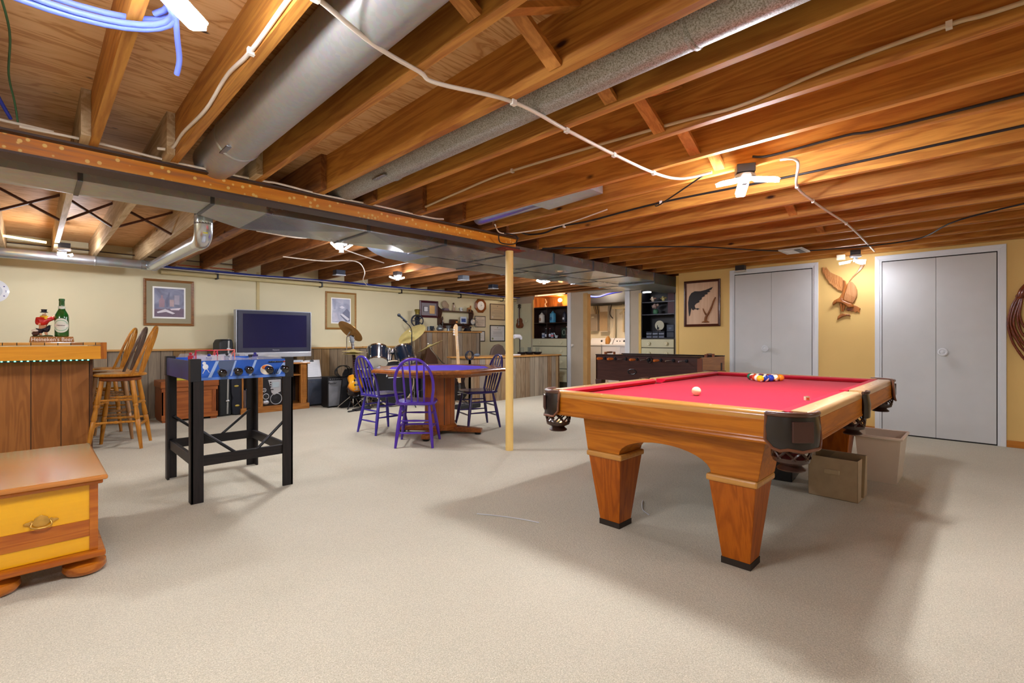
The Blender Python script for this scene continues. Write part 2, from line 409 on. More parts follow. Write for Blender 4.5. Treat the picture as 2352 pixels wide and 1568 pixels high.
for i, x in enumerate(FX):
    S('lapped_joist', (x-.038, x, 3.24 if x < 3.3 else 3.66, 8.395, ZJ, 2.385), JW_LIT if x < 1.2 else JW_SHADE, 'dim wooden joist beyond the steel beam, %s counting from above the bar' % ORD[i+1], 'joist', 'joists beyond the steel beam')
# diagonal bridging between joists
def strut(i, up, lab, y=1.2):
    a, b = XF[i], XF[i+1]-.038
    z0, z1 = (2.365, 2.175) if up else (2.175, 2.365)
    S('bridging_strut', MB().bar((a, y, z0), (b, y, z1), .062, .02, (0,0,1)), BR, lab, 'brace', 'diagonal braces between the joists')
names = {4: ('below the thick round duct', 'above the thick round duct'), 5: ('over the knotty plywood strip, slanting down to the right', 'over the knotty plywood strip, lying high against the plywood'), 6: ('crossing under the speckled round duct', 'hidden high beside the speckled duct'),
 7: ('just beyond the speckled duct', 'high beyond the speckled duct'), 8: ('two bays before the blade light', 'high two bays before the blade light'), 9: ('beside the blade light', 'high beside the blade light'), 12: ('far behind the blade light', ''), 14: ('near the ceiling vent', '')}
for i, (a, b) in names.items():
    strut(i, True, 'short diagonal wood brace ' + a)
    if b: strut(i, False, 'short diagonal wood brace ' + b, 1.11)
for k, (i, lab) in enumerate(((1, ''), (2, ''), (3, ''))):
    a, b = FX[i], FX[i+1]-.038
    e = T('cross_brace', 'dark brown X brace between two pale joists ' + ['at the far left edge', 'left of the framed still life', 'in front of the sloped metal pipe'][k], 'brace', (0,0,0), group='X braces above the bar')
    for p, q in (((a, 5.75, 2.165), (b, 5.75, 2.375)), ((a, 5.79, 2.375), (b, 5.79, 2.165))):
        o('strap', MB().bar(p, q, .035, .018), M('5a3220', .6), e)
# steel beam
def rust():
    m, nt, b = newmat('primed_steel'); L = nt.links
    b.inputs['Roughness'].default_value = .42; v = coords(nt, rand=False)
    mp = N(nt, 'Mapping'); mp.inputs['Scale'].default_value = (.5, 1, 6); L.new(v, mp.inputs['Vector'])
    n1 = N(nt, 'TexNoise', _Scale=3., _Detail=5.); L.new(mp.outputs[0], n1.inputs['Vector'])
    r1 = ramp(nt, [(.35, 'f09c26'), (.56, 'd87c12'), (.66, 'a8683a'), (.72, '7b6a65')]); L.new(n1.outputs['Fac'], r1.inputs[0])
    vo = N(nt, 'TexVoronoi', _Scale=24.); L.new(v, vo.inputs['Vector'])
    n2 = N(nt, 'TexNoise', _Scale=1.8, _Detail=1.); L.new(v, n2.inputs['Vector'])
    kr = ramp(nt, [(.20, (1,1,1)), (.27, (0,0,0))]); L.new(vo.outputs['Distance'], kr.inputs[0])
    k2 = ramp(nt, [(.40, (0,0,0)), (.46, (1,1,1))]); L.new(n2.outputs['Fac'], k2.inputs[0])
    L.new(mixc(nt, mixc(nt, 1., kr.outputs[0], k2.outputs[0], 'MULTIPLY'), r1.outputs[0], 'f8cc70'), b.inputs['Base Color'])
    return m
STEELD = M('4a3a34', .5, .3, .15, 5)
bm_ = struct('steel_beam', MB().box(-2.6, 3.5, 3.45, 3.462, 2.04, 2.15), rust(), loc=(0,0,0))
bm_['label'] = 'orange primed steel beam crossing the ceiling to the cream post'; bm_['category'] = 'beam'; bm_['kind'] = 'structure'
o('bottom_flange', (-2.6, 3.5, 3.39, 3.53, 2.03, 2.042), STEELD, bm_)
o('top_flange', (-2.6, 3.5, 3.4, 3.53, 2.138, 2.15), STEELD, bm_)
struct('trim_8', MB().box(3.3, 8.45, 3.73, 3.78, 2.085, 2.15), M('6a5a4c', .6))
e = T('support_post', 'round cream steel post standing on the carpet under the beam', 'post', (3.425, 3.465, 0))
o('shaft', MB().lathe([(.04,0),(.04,2.012)], 28), M('ecc878', .45, var=.02), e, smooth=40)
o('bearing_plate', MB().box(-.11, .11, -.06, .06, 2.012, 2.024), M('7a2f1a', .7), e)
struct('trim_9', MB().box(3.28, 3.6, 3.40, 3.53, 2.024, 2.03), M('7a2f1a', .7))
# rectangular trunk ducts under the far joists
GV = galv('b2b6ba', .24, 22, .25, .85); GV2 = galv('b4b2a8', .4, 30, .25, .5); SEAM = galv('6c6e70', .4, 22); GVB = galv('a9b6cc', .34, 26)
def crossbroken(mb, x0, x1, y0, y1, z0, z1, d=.012):
    "sheet metal box whose underside is creased along its diagonals"
    xm, ym = (x0+x1)/2, (y0+y1)/2
    mb.add([(x0,y0,z0),(x1,y0,z0),(x1,y1,z0),(x0,y1,z0),(x0,y0,z1),(x1,y0,z1),(x1,y1,z1),(x0,y1,z1),(xm,ym,z0-d)],
           [(0,1,8),(1,2,8),(2,3,8),(3,0,8),(4,5,6,7),(0,1,5,4),(1,2,6,5),(2,3,7,6),(3,0,4,7)])
    mb.mat(1).box(x1-.012, x1+.012, y0-.006, y1+.006, z0-.007, z1).mat(0)
e = T('trunk_duct', 'long flat sheet metal duct hung right behind the orange beam', 'duct', (0,0,0))
mb = MB(); xs = [-2.2, -.9, .2, .86]
for a, b in zip(xs, xs[1:]): crossbroken(mb, a, b, 3.70, 4.08, 2.03, 2.145)
o('narrow_run', mb, [GV2, SEAM], e)
mb = MB(); mb.hexa([(.86,3.70,2.025),(1.2,3.70,2.025),(1.2,4.35,2.025),(.86,4.08,2.025),(.86,3.70,2.145),(1.2,3.70,2.145),(1.2,4.35,2.145),(.86,4.08,2.145)])
o('taper', mb, GV2, e)
mb = MB(); xs = [1.2, 2.0, 2.8, 3.6, 4.4, 5.2, 6.0, 6.8]
for a, b in zip(xs, xs[1:]): crossbroken(mb, a, b, 3.70, 4.33, 2.02, 2.145)
o('wide_run', mb, [GV, SEAM], e)
o('end_plenum', MB().box(6.8, 8.4, 3.70, 4.34, 1.98, 2.145), galv('7f868c', .4, 18), e)
e = T('return_duct', 'second flat duct with a bluish curved end, beside the trunk duct', 'duct', (0,0,0))
mb = MB(); xs = [3.1, 3.9, 4.7, 5.5, 6.3, 7.1, 7.9]
for a, b in zip(xs, xs[1:]): crossbroken(mb, a, b, 4.41, 4.92, 2.03, 2.145)
o('run', mb, [GV, SEAM], e)
prof = [(2.62,2.145),(2.66,2.11),(2.74,2.075),(2.86,2.045),(3.1,2.03),(3.1,2.145)]
o('curved_boot', MB().ext(prof, .53, Matrix(((1,0,0,0),(0,0,-1,4.9),(0,1,0,0),(0,0,0,1)))), GVB, e, smooth=40)
# round ducts between joists
def collar(mb, x, z, y, r):
    mb.tube([(x, y-.012, z), (x, y-.004, z), (x, y+.004, z), (x, y+.012, z)], [r+.001, r+.006, r+.006, r+.001], 28)
e = T('round_duct', 'thick plain silver round duct running between two orange joists', 'duct')
mb = MB().tube([(.825,-3,2.243),(.825,3.5,2.243)], .118, 36); collar(mb, .825, 2.243, 3.0, .118)
o('pipe', mb, galv('b8b8b6', .36, 60, .12, .6), e, smooth=40)
o('drive_clip', (.735, .765, 2.88, 3.02, 2.145, 2.152), GV, e)
def speck():
    m, nt, b = newmat('speckled_duct'); L = nt.links
    b.inputs['Metallic'].default_value = .35; b.inputs['Roughness'].default_value = .5; v = coords(nt, rand=False)
    n1 = N(nt, 'TexNoise', _Scale=190., _Detail=3.); L.new(v, n1.inputs['Vector'])
    r = ramp(nt, [(.35, '7c7868'), (.62, 'b4b2ae')]); L.new(n1.outputs['Fac'], r.inputs[0])
    sp = N(nt, 'SeparateXYZ'); L.new(v, sp.inputs[0])
    n2 = N(nt, 'TexNoise', _Scale=3., _Detail=3.); L.new(v, n2.inputs['Vector'])
    a = N(nt, 'MapRange'); a.inputs[1].default_value = 1.2; a.inputs[2].default_value = .2; L.new(sp.outputs['Y'], a.inputs[0])
    q = N(nt, 'Math', operation='MULTIPLY'); L.new(a.outputs[0], q.inputs[0]); L.new(n2.outputs['Fac'], q.inputs[1])
    k = ramp(nt, [(.4, (0,0,0)), (.55, (.6,.6,.6))]); L.new(q.outputs[0], k.inputs[0])
    L.new(mixc(nt, k.outputs[0], r.outputs[0], 'c45a90'), b.inputs['Base Color'])
    return m
e = T('round_duct', 'dusty speckled round duct with a pink smear, between orange joists', 'duct')
mb = MB().tube([(1.65,-3,2.245),(1.65,3.5,2.245)], .095, 36); collar(mb, 1.65, 2.245, 2.75, .095); collar(mb, 1.65, 2.245, .75, .095)
o('pipe', mb, speck(), e, smooth=40)
o('drive_clip', (1.57, 1.6, 2.72, 2.86, 2.158, 2.165), GV, e)
e = T('stack_duct', 'short silver duct stub with a square open boot, in the bay beside the beam end', 'duct')
o('boot', MB().hexa([(2.74,2.05,2.2),(3.0,2.05,2.2),(2.97,2.55,2.17),(2.77,2.55,2.17),(2.74,2.05,2.37),(3.0,2.05,2.37),(2.97,2.55,2.33),(2.77,2.55,2.33)]), galv('c2c6cc', .3), e)
o('pipe', MB().tube([(2.87,2.55,2.245),(2.87,3.3,2.23)], .075, 20), galv('a5a6c4', .28), e, smooth=40)
# wall-side pipe over the bar
e = T('vent_pipe', 'shiny round metal vent pipe along the cream wall that bends up to the ceiling', 'duct')
P = [(-3, 7.72, 2.075), (-1.6, 7.72, 2.075), (-.3, 7.72, 2.075), (1.02, 7.72, 2.075)]
mb = MB().tube(P, .058, 20)
for x in (-.42, .55): mb.tube([(x-.012, 7.72, 2.075), (x-.005, 7.72, 2.075), (x+.005, 7.72, 2.075), (x+.012, 7.72, 2.075)], [.058, .063, .063, .058], 20)
o('horizontal_run', mb, galv('b4bcc4', .3, 14), e, smooth=40)
o('elbow', MB().tube(smoothpath([(1.0,7.72,2.075),(1.08,7.7,2.07),(1.11,7.62,2.06),(1.1,7.5,2.05)], 4), .064, 20), galv('b4bcc4', .25, 14), e, smooth=40)
o('sloped_run', MB().tube([(1.1,7.52,2.05),(.965,4.55,1.91)], .06, 20), galv('c4cad0', .22, 14), e, smooth=40)
el = o('upper_elbow', MB().tube(smoothpath([(.97,4.62,1.912),(.957,4.44,1.905),(.946,4.335,1.94),(.94,4.3,2.02),(.94,4.3,2.06)], 4), .063, 20), galv('cdd2d6', .18, 14), e, smooth=40)
o('riser', MB().tube([(.94,4.3,2.0),(.94,4.3,2.3)], .062, 20), galv('6e6a62', .4, 14), e, smooth=40)
o('yellow_tag', MB().box(.93, .96, 4.262, 4.275, 1.93, 1.975), M('e8dc20', .5), el)

# ------------------------------------------------ cables
WC = M('e6d9c8', .5, var=.02); WC2 = M('d0b896', .5, var=.02); BC = M('1c1a1c', .5, var=.02)
def cable(pts, r, mt, lab, flat=None, k=6, staples=(), group=None, name='cable'):
    c = S(name, MB().tube(smoothpath(pts, k), r, 8, flat=flat), mt, lab, 'cable', group, smooth=60)
    for p in staples: o('staple', MB().box(p[0]-.012, p[0]+.012, p[1]-.009, p[1]+.009, p[2]-.014, p[2]+.01), M('ece6da', .4), c)
    return c
zc = 2.141
pw = [(.3,1.3,2.142),(.45,1.38,zc),(.60,1.43,zc),(.832,1.5,2.128),(1.05,1.55,zc),(1.14,1.56,2.135),(1.47,1.462,zc),(1.85,1.474,zc),(2.28,1.484,zc),(2.70,1.475,zc),(2.86,1.38,2.12),(2.9,1.2,2.125)]
cable(pw, .0085, WC, 'long white cable swagged across the joists to the blade light', staples=[pw[2], pw[6], pw[7], pw[8], pw[9]])
p2 = [(2.98,.85,2.13),(3.05,.78,2.12),(3.62,.93,zc),(4.09,.945,zc),(4.58,.93,2.135),(5.08,.92,zc),(5.9,.94,zc),(6.92,.98,2.14)]
cable(p2, .008, WC, 'white cable dropping from the blade light across the joists towards the wall', staples=[p2[2], p2[3], p2[5]])
p3 = [(.563,1.2,2.146),(.563,1.48,2.17),(.563,1.9,2.162),(.563,2.2,2.19),(.563,2.53,2.165),(.563,3.0,2.2),(.56,3.25,2.19),(.5,3.3,2.185)]
cable(p3, .008, WC, 'pale cable stapled along the lit side of the joist by the thick duct', staples=[p3[2], p3[6]])
p4 = [(2.252,-.9,2.2),(2.252,-.07,2.2),(2.252,.11,2.21),(2.252,.46,2.2),(2.252,.81,2.168),(2.252,1.14,2.19),(2.252,2.25,2.235),(2.252,2.8,2.215),(2.252,3.3,2.185)]
cable(p4, .0085, WC2, 'tan cable running along the side of one brown joist', staples=[p4[2], p4[6]])
p5 = [(-2.5,3.385,2.17),(-.105,3.385,2.178),(-.04,3.38,2.165),(.218,3.385,2.17),(.61,3.385,2.155),(1.06,3.385,2.157),(1.17,3.385,2.162),(1.5,3.385,2.15),(1.88,3.385,2.157),(2.38,3.385,2.152),(2.55,3.4,2.17)]
cable(p5, .007, WC, 'thin white cable lying along the top edge of the orange beam')
cable([(3.012,-.9,2.18),(3.012,.3,2.17),(3.012,.55,2.185),(3.012,.9,2.178),(2.99,1.0,2.19)], .007, BC, 'black cable along the joist that holds the blade light')
cable([(3.604,-.9,2.22),(3.604,.9,2.212),(3.604,1.9,2.226),(3.604,2.6,2.2),(3.604,2.95,2.205),(3.604,3.15,2.175),(3.6,3.35,2.19),(3.5,3.38,2.2)], .008, BC, 'black cable along the wide pale joist, ending at the beam', staples=[(3.6,1.9,2.226),(3.6,2.9,2.2)])
cable([(2.9,1.25,2.12),(3.3,1.75,2.12),(3.6,1.95,2.22)], .005, BC, 'thin black wire hanging between the blade light and the wide joist')
cable([(2.98,3.2,2.16),(3.2,3.36,2.145),(3.4,3.3,2.17),(3.55,2.9,2.20),(3.58,2.4,2.26)], .006, WC, 'thin white wire looping off the beam end onto the wide joist')
cable([(3.12,3.3,2.12),(3.2,3.37,2.06),(3.3,3.36,2.05),(3.42,3.37,2.08),(3.4,3.34,2.14),(3.25,3.36,2.15)], .006, BC, 'black wire coil hanging at the beam end above the post')
cable([(4.08,3.6,2.145),(5.06,2.4,2.135),(5.9,1.9,2.14),(6.36,1.5,2.143),(6.3,.6,2.12),(5.6,.2,2.14),(5.05,-.5,2.142)], .007, BC, 'black cable snaking across the joists near the ceiling vent')
cable([(-.09,2.4,2.36),(-.06,2.75,2.34),(-.07,3.1,2.3),(-.055,3.3,2.25),(-.045,3.39,2.18)], .004, M('3f6b45', .5), 'thin green wire hanging down to the orange beam', name='wire')
cable([(-.13,2.9,2.36),(-.12,3.2,2.27),(-.07,3.37,2.19)], .008, M('2b3aa0', .4), 'short dark blue tube dropping behind the beam at the left edge', name='tube')
# coil of blue tubing hung from a joist
pts = []
for i in range(90):
    a = 2*PI*i/29; rr = .30+.014*math.sin(i*.13)
    pts.append((.02+rr*math.cos(a), 1.82+(rr*.68)*math.sin(a), 2.128-.012*math.sin(i*.07)+.012*(i//29)))
S('tube_coil', MB().tube(pts, .0095, 10), M('6c7fe0', .3, var=.02), 'coil of blue plastic tubing hung under the joists', 'tubing', smooth=60)
S('tube_end', MB().tube(smoothpath([(.318,1.80,2.13),(.345,1.92,2.115),(.365,2.0,2.09),(.366,2.05,2.06)], 5), .009, 10), M('6c7fe0', .3, var=.02), 'loose end of blue tubing curling down beside the coil', 'tubing', smooth=60)
# services along the cream wall
S('conduit', MB().tube([(1.3,8.33,2.075),(8.45,8.33,2.075)], .032, 14), M('cfc08e', .5), 'long cream painted pipe along the top of the cream wall', 'pipe', smooth=60)
for k, x in enumerate((2.0, 3.6, 5.2, 6.7, 8.0)):
    S('pipe_strap', MB().box(x-.012, x+.012, 8.29, 8.4, 2.03, 2.145), BLACK, 'black strap holding the cream pipe, %s from the bar' % ORD[k+1], 'strap', 'pipe straps')
for k, (dz, r, c, lab) in enumerate(((.0, .012, '22389c', 'blue tube stapled along the joist ends over the cream wall'), (.022, .012, '1d2f86', 'second blue tube lying on top of the first one'), (-.02, .009, 'd8d2c4', 'white cable running along the wall under the blue tubes'))):
    pp = [(1.0+.75*i, 8.24-.012*k, 2.128+dz*.6+.008*math.sin(i*1.7+k)) for i in range(11)]
    cable(pp, r*.8, M(c, .4), lab)
cable([(2.2,6.2,2.14),(2.6,6.0,2.11),(3.0,5.9,2.14),(3.5,6.6,2.13),(3.9,7.4,2.1),(4.4,8.2,2.12)], .007, WC, 'white cable looping between the far lights')
cable([(1.5,4.9,2.14),(1.8,4.75,2.1),(2.1,4.72,2.13),(2.5,5.2,2.14),(3.3,5.7,2.13)], .007, WC, 'white cable looping past the brightest far light')
for k, (y, z, c) in enumerate(((8.3, 2.21, 'd25a30'), (8.31, 2.18, 'd8d0c4'), (8.2, 2.27, '3a2a22'))):
    cable([(-3, y, z), (-.3, y, z-.01), (.4, y, z-.012), (1.4, y, z-.02), (2.4, y, z-.01)], .007, M(c, .5), ['orange cable strung through the joists above the bar', 'white cable strung just below the orange one above the bar', 'dark cable high against the plywood above the bar'][k])
e = T('rope_light', 'string of warm rope lights above the bar by the left edge', 'light string', (0,0,0))
o('tube', MB().tube([(-.22,7.3,2.2),(.12,7.3,2.175)], .012, 8), M('ffdca0', .3, emit=2.5, ecol='ffc870'), e, smooth=60)
# small boxes on the joists
for (x, y, z, lab) in ((4.9, 6.0, 2.11, 'black junction box on the joists right of the drums'), (6.1, 6.6, 2.11, 'small black junction box on the joists above the low counter'), (3.25, 6.9, 2.12, 'black junction box in the dark bay over the television')):
    e = T('junction_box', lab, 'junction box', (x, y, z), group='junction boxes')
    o('body', (-.07, .07, -.06, .06, -.04, .03), M('1c2230', .4), e, bev=.004); o('cover', (-.075, .075, -.065, .065, -.05, -.041), M('b9bcc4', .4), e)
e = T('junction_box', 'dark junction box on the edge joist above the left closet door', 'junction box', (7.0, 2.5, 2.1))
o('body', (-.03, .05, -.06, .06, -.02, .05), M('2a2320', .5), e); o('cover', (-.03, .05, -.07, .07, -.03, -.021), M('d8cfc0', .4), e)
e = T('ceiling_vent', 'flat grey ceiling register between the joists in front of the left closet', 'vent', (6.2, 1.62, 2.135))
o('frame', MB().box(-.17, .17, -.12, .12, -.008, .006), M('c9c2b6', .4), e); o('grille', MB().box(-.13, .13, -.02, .08, -.012, -.009), M('e8e6e0', .4), e); o('damper', MB().box(-.13, .13, -.09, -.03, -.012, -.009), M('4a423c', .5), e)
S('light_tag', MB().box(6.97, 7.03, 1.28, 1.36, 2.09, 2.148), M('e9dcc2', .5), 'small cream box on the edge joist left of the wall light', 'box')
# ================================================================ POOL TABLE
OAKX = wood('cc7a14', '964e06', 'X', 2.2, .42, .04, 0, .9, .3)
OAKY = wood('cc7a14', '964e06', 'Y', 2.2, .42, .04, 0, .9, .3)
OAKZ = wood('c0660e', '8a4004', 'Z', 2.2, .42, .04, 0, 1., .3)
CAPY = wood('d49a4c', 'b87e38', 'Y', 1.3, .3, .4, 0, .8, .3)
CAPX = wood('dfb67c', 'c4935a', 'X', 1.3, .33, .4, 0, .8, .3)
FELT = M('b8102e', .9, var=.05, vs=3, bmp=.15, bs=400, sheen=.1, spec=.15)
FELT2 = M('bd0a2c', .85, var=.03, sheen=.1, spec=.15)
LEATH = M('3a2218', .35, var=.15, vs=12, bmp=.15, bs=90, coat=.2)
LEATHD = M('221a18', .3, var=.1, vs=8, bmp=.1, bs=90, coat=.3)
LEATHE = M('7c4e36', .4, var=.1); LEATHR = M('5c3a2a', .32, var=.1, coat=.2)
A_, B_ = 1.297, .737
pt = T('pool_table', 'large oak pool table with red cloth and leather pockets', 'pool table', (3.594, 1.300, 0), .004)
zt = .80
def rail(name, length, axis, side, wood_, gaps=(.105, .105), parent=pt, c=0.):
    """one rail: rounded wood cap + red cushion; axis 'x' long rails at y=side*B_, 'y' end rails at x=side*A_"""
    prof = [(0,.765),(0,.78),(-.004,.791),(-.012,.798),(-.022,.801),(-.085,.801),(-.085,.765)]     # outward = 0, inward negative
    cush = [(-.085,.799),(-.125,.797),(-.142,.792),(-.135,.780),(-.115,.765),(-.085,.765)]
    h0 = c-length/2+gaps[0]; h1 = c+length/2-gaps[1]
    def mk(pr, a0, a1, m0=0, m1=0):
        rings = []
        for a, m in ((a0, m0), (a1, m1)):
            ring = []
            for d, z in pr:
                aa = a+m*(-d-.085 if d < -.085 else 0)
                ring.append((aa, side*(B_+d), z) if axis == 'x' else (side*(A_+d), aa, z))
            rings.append(ring)
        return MB().loft(rings)
    r = o('rail', mk(prof, h0, h1), wood_, parent, smooth=50)
    o('cushion', mk(cush, h0-.035, h1+.035, 1., -1.), FELT2, r, smooth=40)
    mb = MB()
    for k in (1, 2, 3):
        a = h0+(h1-h0)*k/4
        for q in (0,): mb.lathe([(.006,0),(.006,.0006)], 12, Matrix.Translation((a, side*(B_-.05), .801) if axis == 'x' else (side*(A_-.05), a, .801)))
    o('diamond_inlays', mb, M('f0ead8', .3), r)
    return r
for s in (-1, 1):
    rail('rail', 2*B_, 'y', s, CAPY)
    for c in (-1, 1):
        rail('rail', A_, 'x', s, CAPX, (.105, .06) if c < 0 else (.06, .105), c=c*A_/2)
o('bed_cloth', MB().box(-A_+.08, A_-.08, -B_+.08, B_-.08, .735, .765), FELT, pt)
# aprons with bead moulding
for s in (-1, 1):
    a = o('apron', MB().box(s*A_-.014-s*.012, s*A_+.014-s*.012, -B_+.10, B_-.10, .672, .765), OAKY, pt, bev=.002)
    mb = MB(); x = s*(A_-.004)
    for z, r in ((.683, .008), (.668, .011)): mb.tube([(x, -B_+.1, z), (x, B_-.1, z)], r, 8)
    mb.box(x-.012-s*.012, x+.012-s*.012, -B_+.1, B_-.1, .655, .672)
    o('bead_moulding', mb, OAKY, a, smooth=40)
for s in (-1, 1):
    for c in (-1, 1):
        x0, x1 = (-A_+.10, -.055) if c < 0 else (.055, A_-.10)
        a = o('apron', MB().box(x0, x1, s*B_-.014-s*.012, s*B_+.014-s*.012, .672, .765), OAKX, pt, bev=.002)
        mb = MB(); y = s*(B_-.004)
        for z, r in ((.683, .008), (.668, .011)): mb.tube([(x0, y, z), (x1, y, z)], r, 8)
        mb.box(x0, x1, y-.012-s*.012, y+.012-s*.012, .655, .672)
        o('bead_moulding', mb, OAKX, a, smooth=40)
o('underframe', MB().box(-1.0, 1.0, -.42, .42, .55, .66), M('2c1a10', .7), pt)
for s in (-1, 1): o('side_beam', MB().box(-.95, .95, s*.45-.02, s*.45+.02, .5, .66), OAKX, pt)
# end arches and legs
for s in (-1, 1):
    po = [(-.52,.655),(-.485,.452),(-.265,.452)]
    for i in range(17):
        a = PI-PI*i/16
        po.append((.265*math.cos(a), .452+.105*math.sin(a)))
    po += [(.485,.452),(.52,.655)]
    pp = []
    for q in po:
        if not pp or (abs(pp[-1][0]-q[0])+abs(pp[-1][1]-q[1])) > 1e-5: pp.append(q)
    xo = s*(A_-.105); xi = xo-s*.25
    Mx = Matrix(((0,0,1,0),(1,0,0,0),(0,1,0,0),(0,0,0,1)))
    o('leg_arch', MB().ext(pp, .25, Matrix.Translation((min(xo, xi), -.03, 0)) @ Mx), OAKY, pt, bev=.003)
    for c in (-1, 1):
        cx = s*(A_-.095-.13); cy = -.03+c*.365
        l = o('leg', MB().taper((cx, cy), .13, .135, .03, .24, .22, .418), OAKZ, pt, bev=.003)
        o('leg_collar', MB().box(cx-.133, cx+.133, cy-.122, cy+.122, .418, .452), CAPY, l, bev=.01)
        o('foot_pad', MB().box(cx-.068, cx+.068, cy-.07, cy+.07, 0, .032), M('2a2018', .7), l)
# leather pockets
def shield(path, z1, zlow, th=.007):
    """leather sheet following plan PATH (outer side), from z1 down to zlow(i/n)"""
    n = len(path); mb = MB(); rings = []
    for k in range(n):
        x, y = path[k]; a = path[max(k-1, 0)]; b = path[min(k+1, n-1)]
        t = Vector((b[0]-a[0], b[1]-a[1], 0)).normalized(); nn = Vector((t.y, -t.x, 0))
        f = k/(n-1); zb = zlow(f); p = Vector((x, y, 0))
        rings.append([p+nn*th+Vector((0,0,z1)), p+nn*(th+.012)+Vector((0,0,(z1+zb)/2)), p+nn*(th+.010)+Vector((0,0,zb)), p+nn*.002+Vector((0,0,zb)), p+Vector((0,0,z1))])
    return mb.loft(rings), rings
def net(parent, c, zt_, zb_, r0, r1):
    mb = MB(); m = 8
    for k in range(m):
        for s in (-1, 1):
            pts = []
            for j in range(7):
                f = j/6*.62; a = 2*PI*k/m + s*f*2.1; rr = r0+(r1-r0)*f*.4
                pts.append((c[0]+rr*math.cos(a), c[1]+rr*math.sin(a), zt_+(zb_-zt_)*f))
            mb.tube(pts, .0055, 5)
    zm = zt_+(zb_-zt_)*.6; ra = r0+(r1-r0)*.3
    mb.lathe([(ra+.004, zm), (ra, zm-.018), (r1+.004, zb_+.032), (r1-.01, zb_+.026), (r1-.012, zb_+.022), (r1+.006, zb_+.006), (r1+.002, zb_), (r1-.006, zb_)], 20, Matrix.Translation((c[0], c[1], 0)))
    return o('net', mb, LEATH, parent, smooth=45)
for sx in (-1, 1):
    for sy in (-1, 1):
        path = []
        cx, cy = sx*(A_-.12), sy*(B_-.12)
        a0 = math.degrees(math.atan2(0, sx)); 
        # plan path from the end rail round the corner to the long rail, ordered so that the outside is on its right
        st = (sx*(A_+.004), sy*(B_-.15)); en = (sx*(A_-.15), sy*(B_+.004))
        arcp = []
        for i in range(9):
            t = i/8*PI/2
            arcp.append((cx+sx*.127*math.cos(t)+sx*.004*math.sin(2*t), cy+sy*.127*math.sin(t)+sy*.004*math.sin(2*t)))
        path = [st]+arcp+[en]
        if sx*sy < 0: path = path[::-1]
        mbs, rings = shield(path, zt, lambda f: .652-.012*abs(math.sin(f*PI*3))*(.4 if abs(f-.5) > .3 else 1) + (.03 if f < .08 or f > .92 else 0))
        pk = o('pocket', mbs, LEATHD, pt, smooth=50, label='dark leather corner pocket')
        zz = [r[1] for r in rings]
        o('rim', MB().tube([r[0]+Vector((0,0,-.004)) for r in rings], .012, 8), LEATHR, pk, smooth=60)
        edge = [r[2] for r in rings]
        o('piping', MB().tube([rings[0][0]]+edge+[rings[-1][0]], .0075, 6), LEATHE, pk, smooth=60)
        mid = Vector((sx*(A_+.0), sy*(B_+.0), .73)); dd = Vector((sx, sy, 0)).normalized()
        e_ = Vector((-sy, sx, 0)).normalized()*.05
        ctr = Vector((cx, cy, .73))+dd*.156
        u = Vector((-dd.y, dd.x, 0))
        o('embossed_patch', MB().hexa([ctr-u*.045-Vector((0,0,.05))-dd*.012, ctr+u*.045-Vector((0,0,.05))-dd*.012, ctr+u*.045-Vector((0,0,.05)), ctr-u*.045-Vector((0,0,.05)), ctr-u*.045+Vector((0,0,.04))-dd*.012, ctr+u*.045+Vector((0,0,.04))-dd*.012, ctr+u*.045+Vector((0,0,.04)), ctr-u*.045+Vector((0,0,.04))]), M('4c3028', .4, var=.1), pk, bev=.003)
        net(pk, (cx+sx*.045, cy+sy*.045), .69, .545, .08, .052)
        o('drop', MB().lathe([(.06, .757), (.06, .766)], 20, Matrix.Translation((cx+sx*.035, cy+sy*.035, 0))), BLACK, pk)
for sy in (-1, 1):
    path = [(-.058, sy*B_), (-.045, sy*(B_+.012)), (0, sy*(B_+.016)), (.045, sy*(B_+.012)), (.058, sy*B_)]
    if sy > 0: path = path[::-1]
    mbs, rings = shield(path, zt, lambda f: .645)
    pk = o('pocket', mbs, LEATHD, pt, smooth=50, label='dark leather side pocket')
    o('rim', MB().tube([r[0]+Vector((0,0,-.004)) for r in rings], .010, 8), LEATH, pk, smooth=60)
    net(pk, (0, sy*(B_-.055)), .67, .535, .066, .046)
    o('drop', MB().lathe([(.05, .757), (.05, .766)], 20, Matrix.Translation((0, sy*(B_-.085), 0))), BLACK, pk)
# balls
def ballmat(c, stripe):
    m, nt, b = newmat('ball_%s' % c); L = nt.links
    b.inputs['Roughness'].default_value = .12; b.inputs['Coat Weight'].default_value = .6
    tc = N(nt, 'TexCoord'); sp = N(nt, 'SeparateXYZ'); L.new(tc.outputs['Object'], sp.inputs[0])
    ab = N(nt, 'Math', operation='ABSOLUTE'); L.new(sp.outputs['Z'], ab.inputs[0])
    lt = N(nt, 'Math', operation='LESS_THAN'); lt.inputs[1].default_value = .015; L.new(ab.outputs[0], lt.inputs[0])
    cr = N(nt, 'VectorMath', operation='MULTIPLY'); cr.inputs[1].default_value = (1,0,1)
    mu = N(nt, 'VectorMath', operation='MULTIPLY'); mu.inputs[1].default_value = (1,0,1); L.new(tc.outputs['Object'], mu.inputs[0])
    le = N(nt, 'VectorMath', operation='LENGTH'); L.new(mu.outputs[0], le.inputs[0])
    sp2 = N(nt, 'Math', operation='LESS_THAN'); sp2.inputs[1].default_value = .009; L.new(le.outputs['Value'], sp2.inputs[0])
    base = mixc(nt, lt.outputs[0], 'f2ead4', c) if stripe else c
    L.new(mixc(nt, sp2.outputs[0], base, 'f4eedd'), b.inputs['Base Color'])
    return m
br = .0286; zb = .765+br
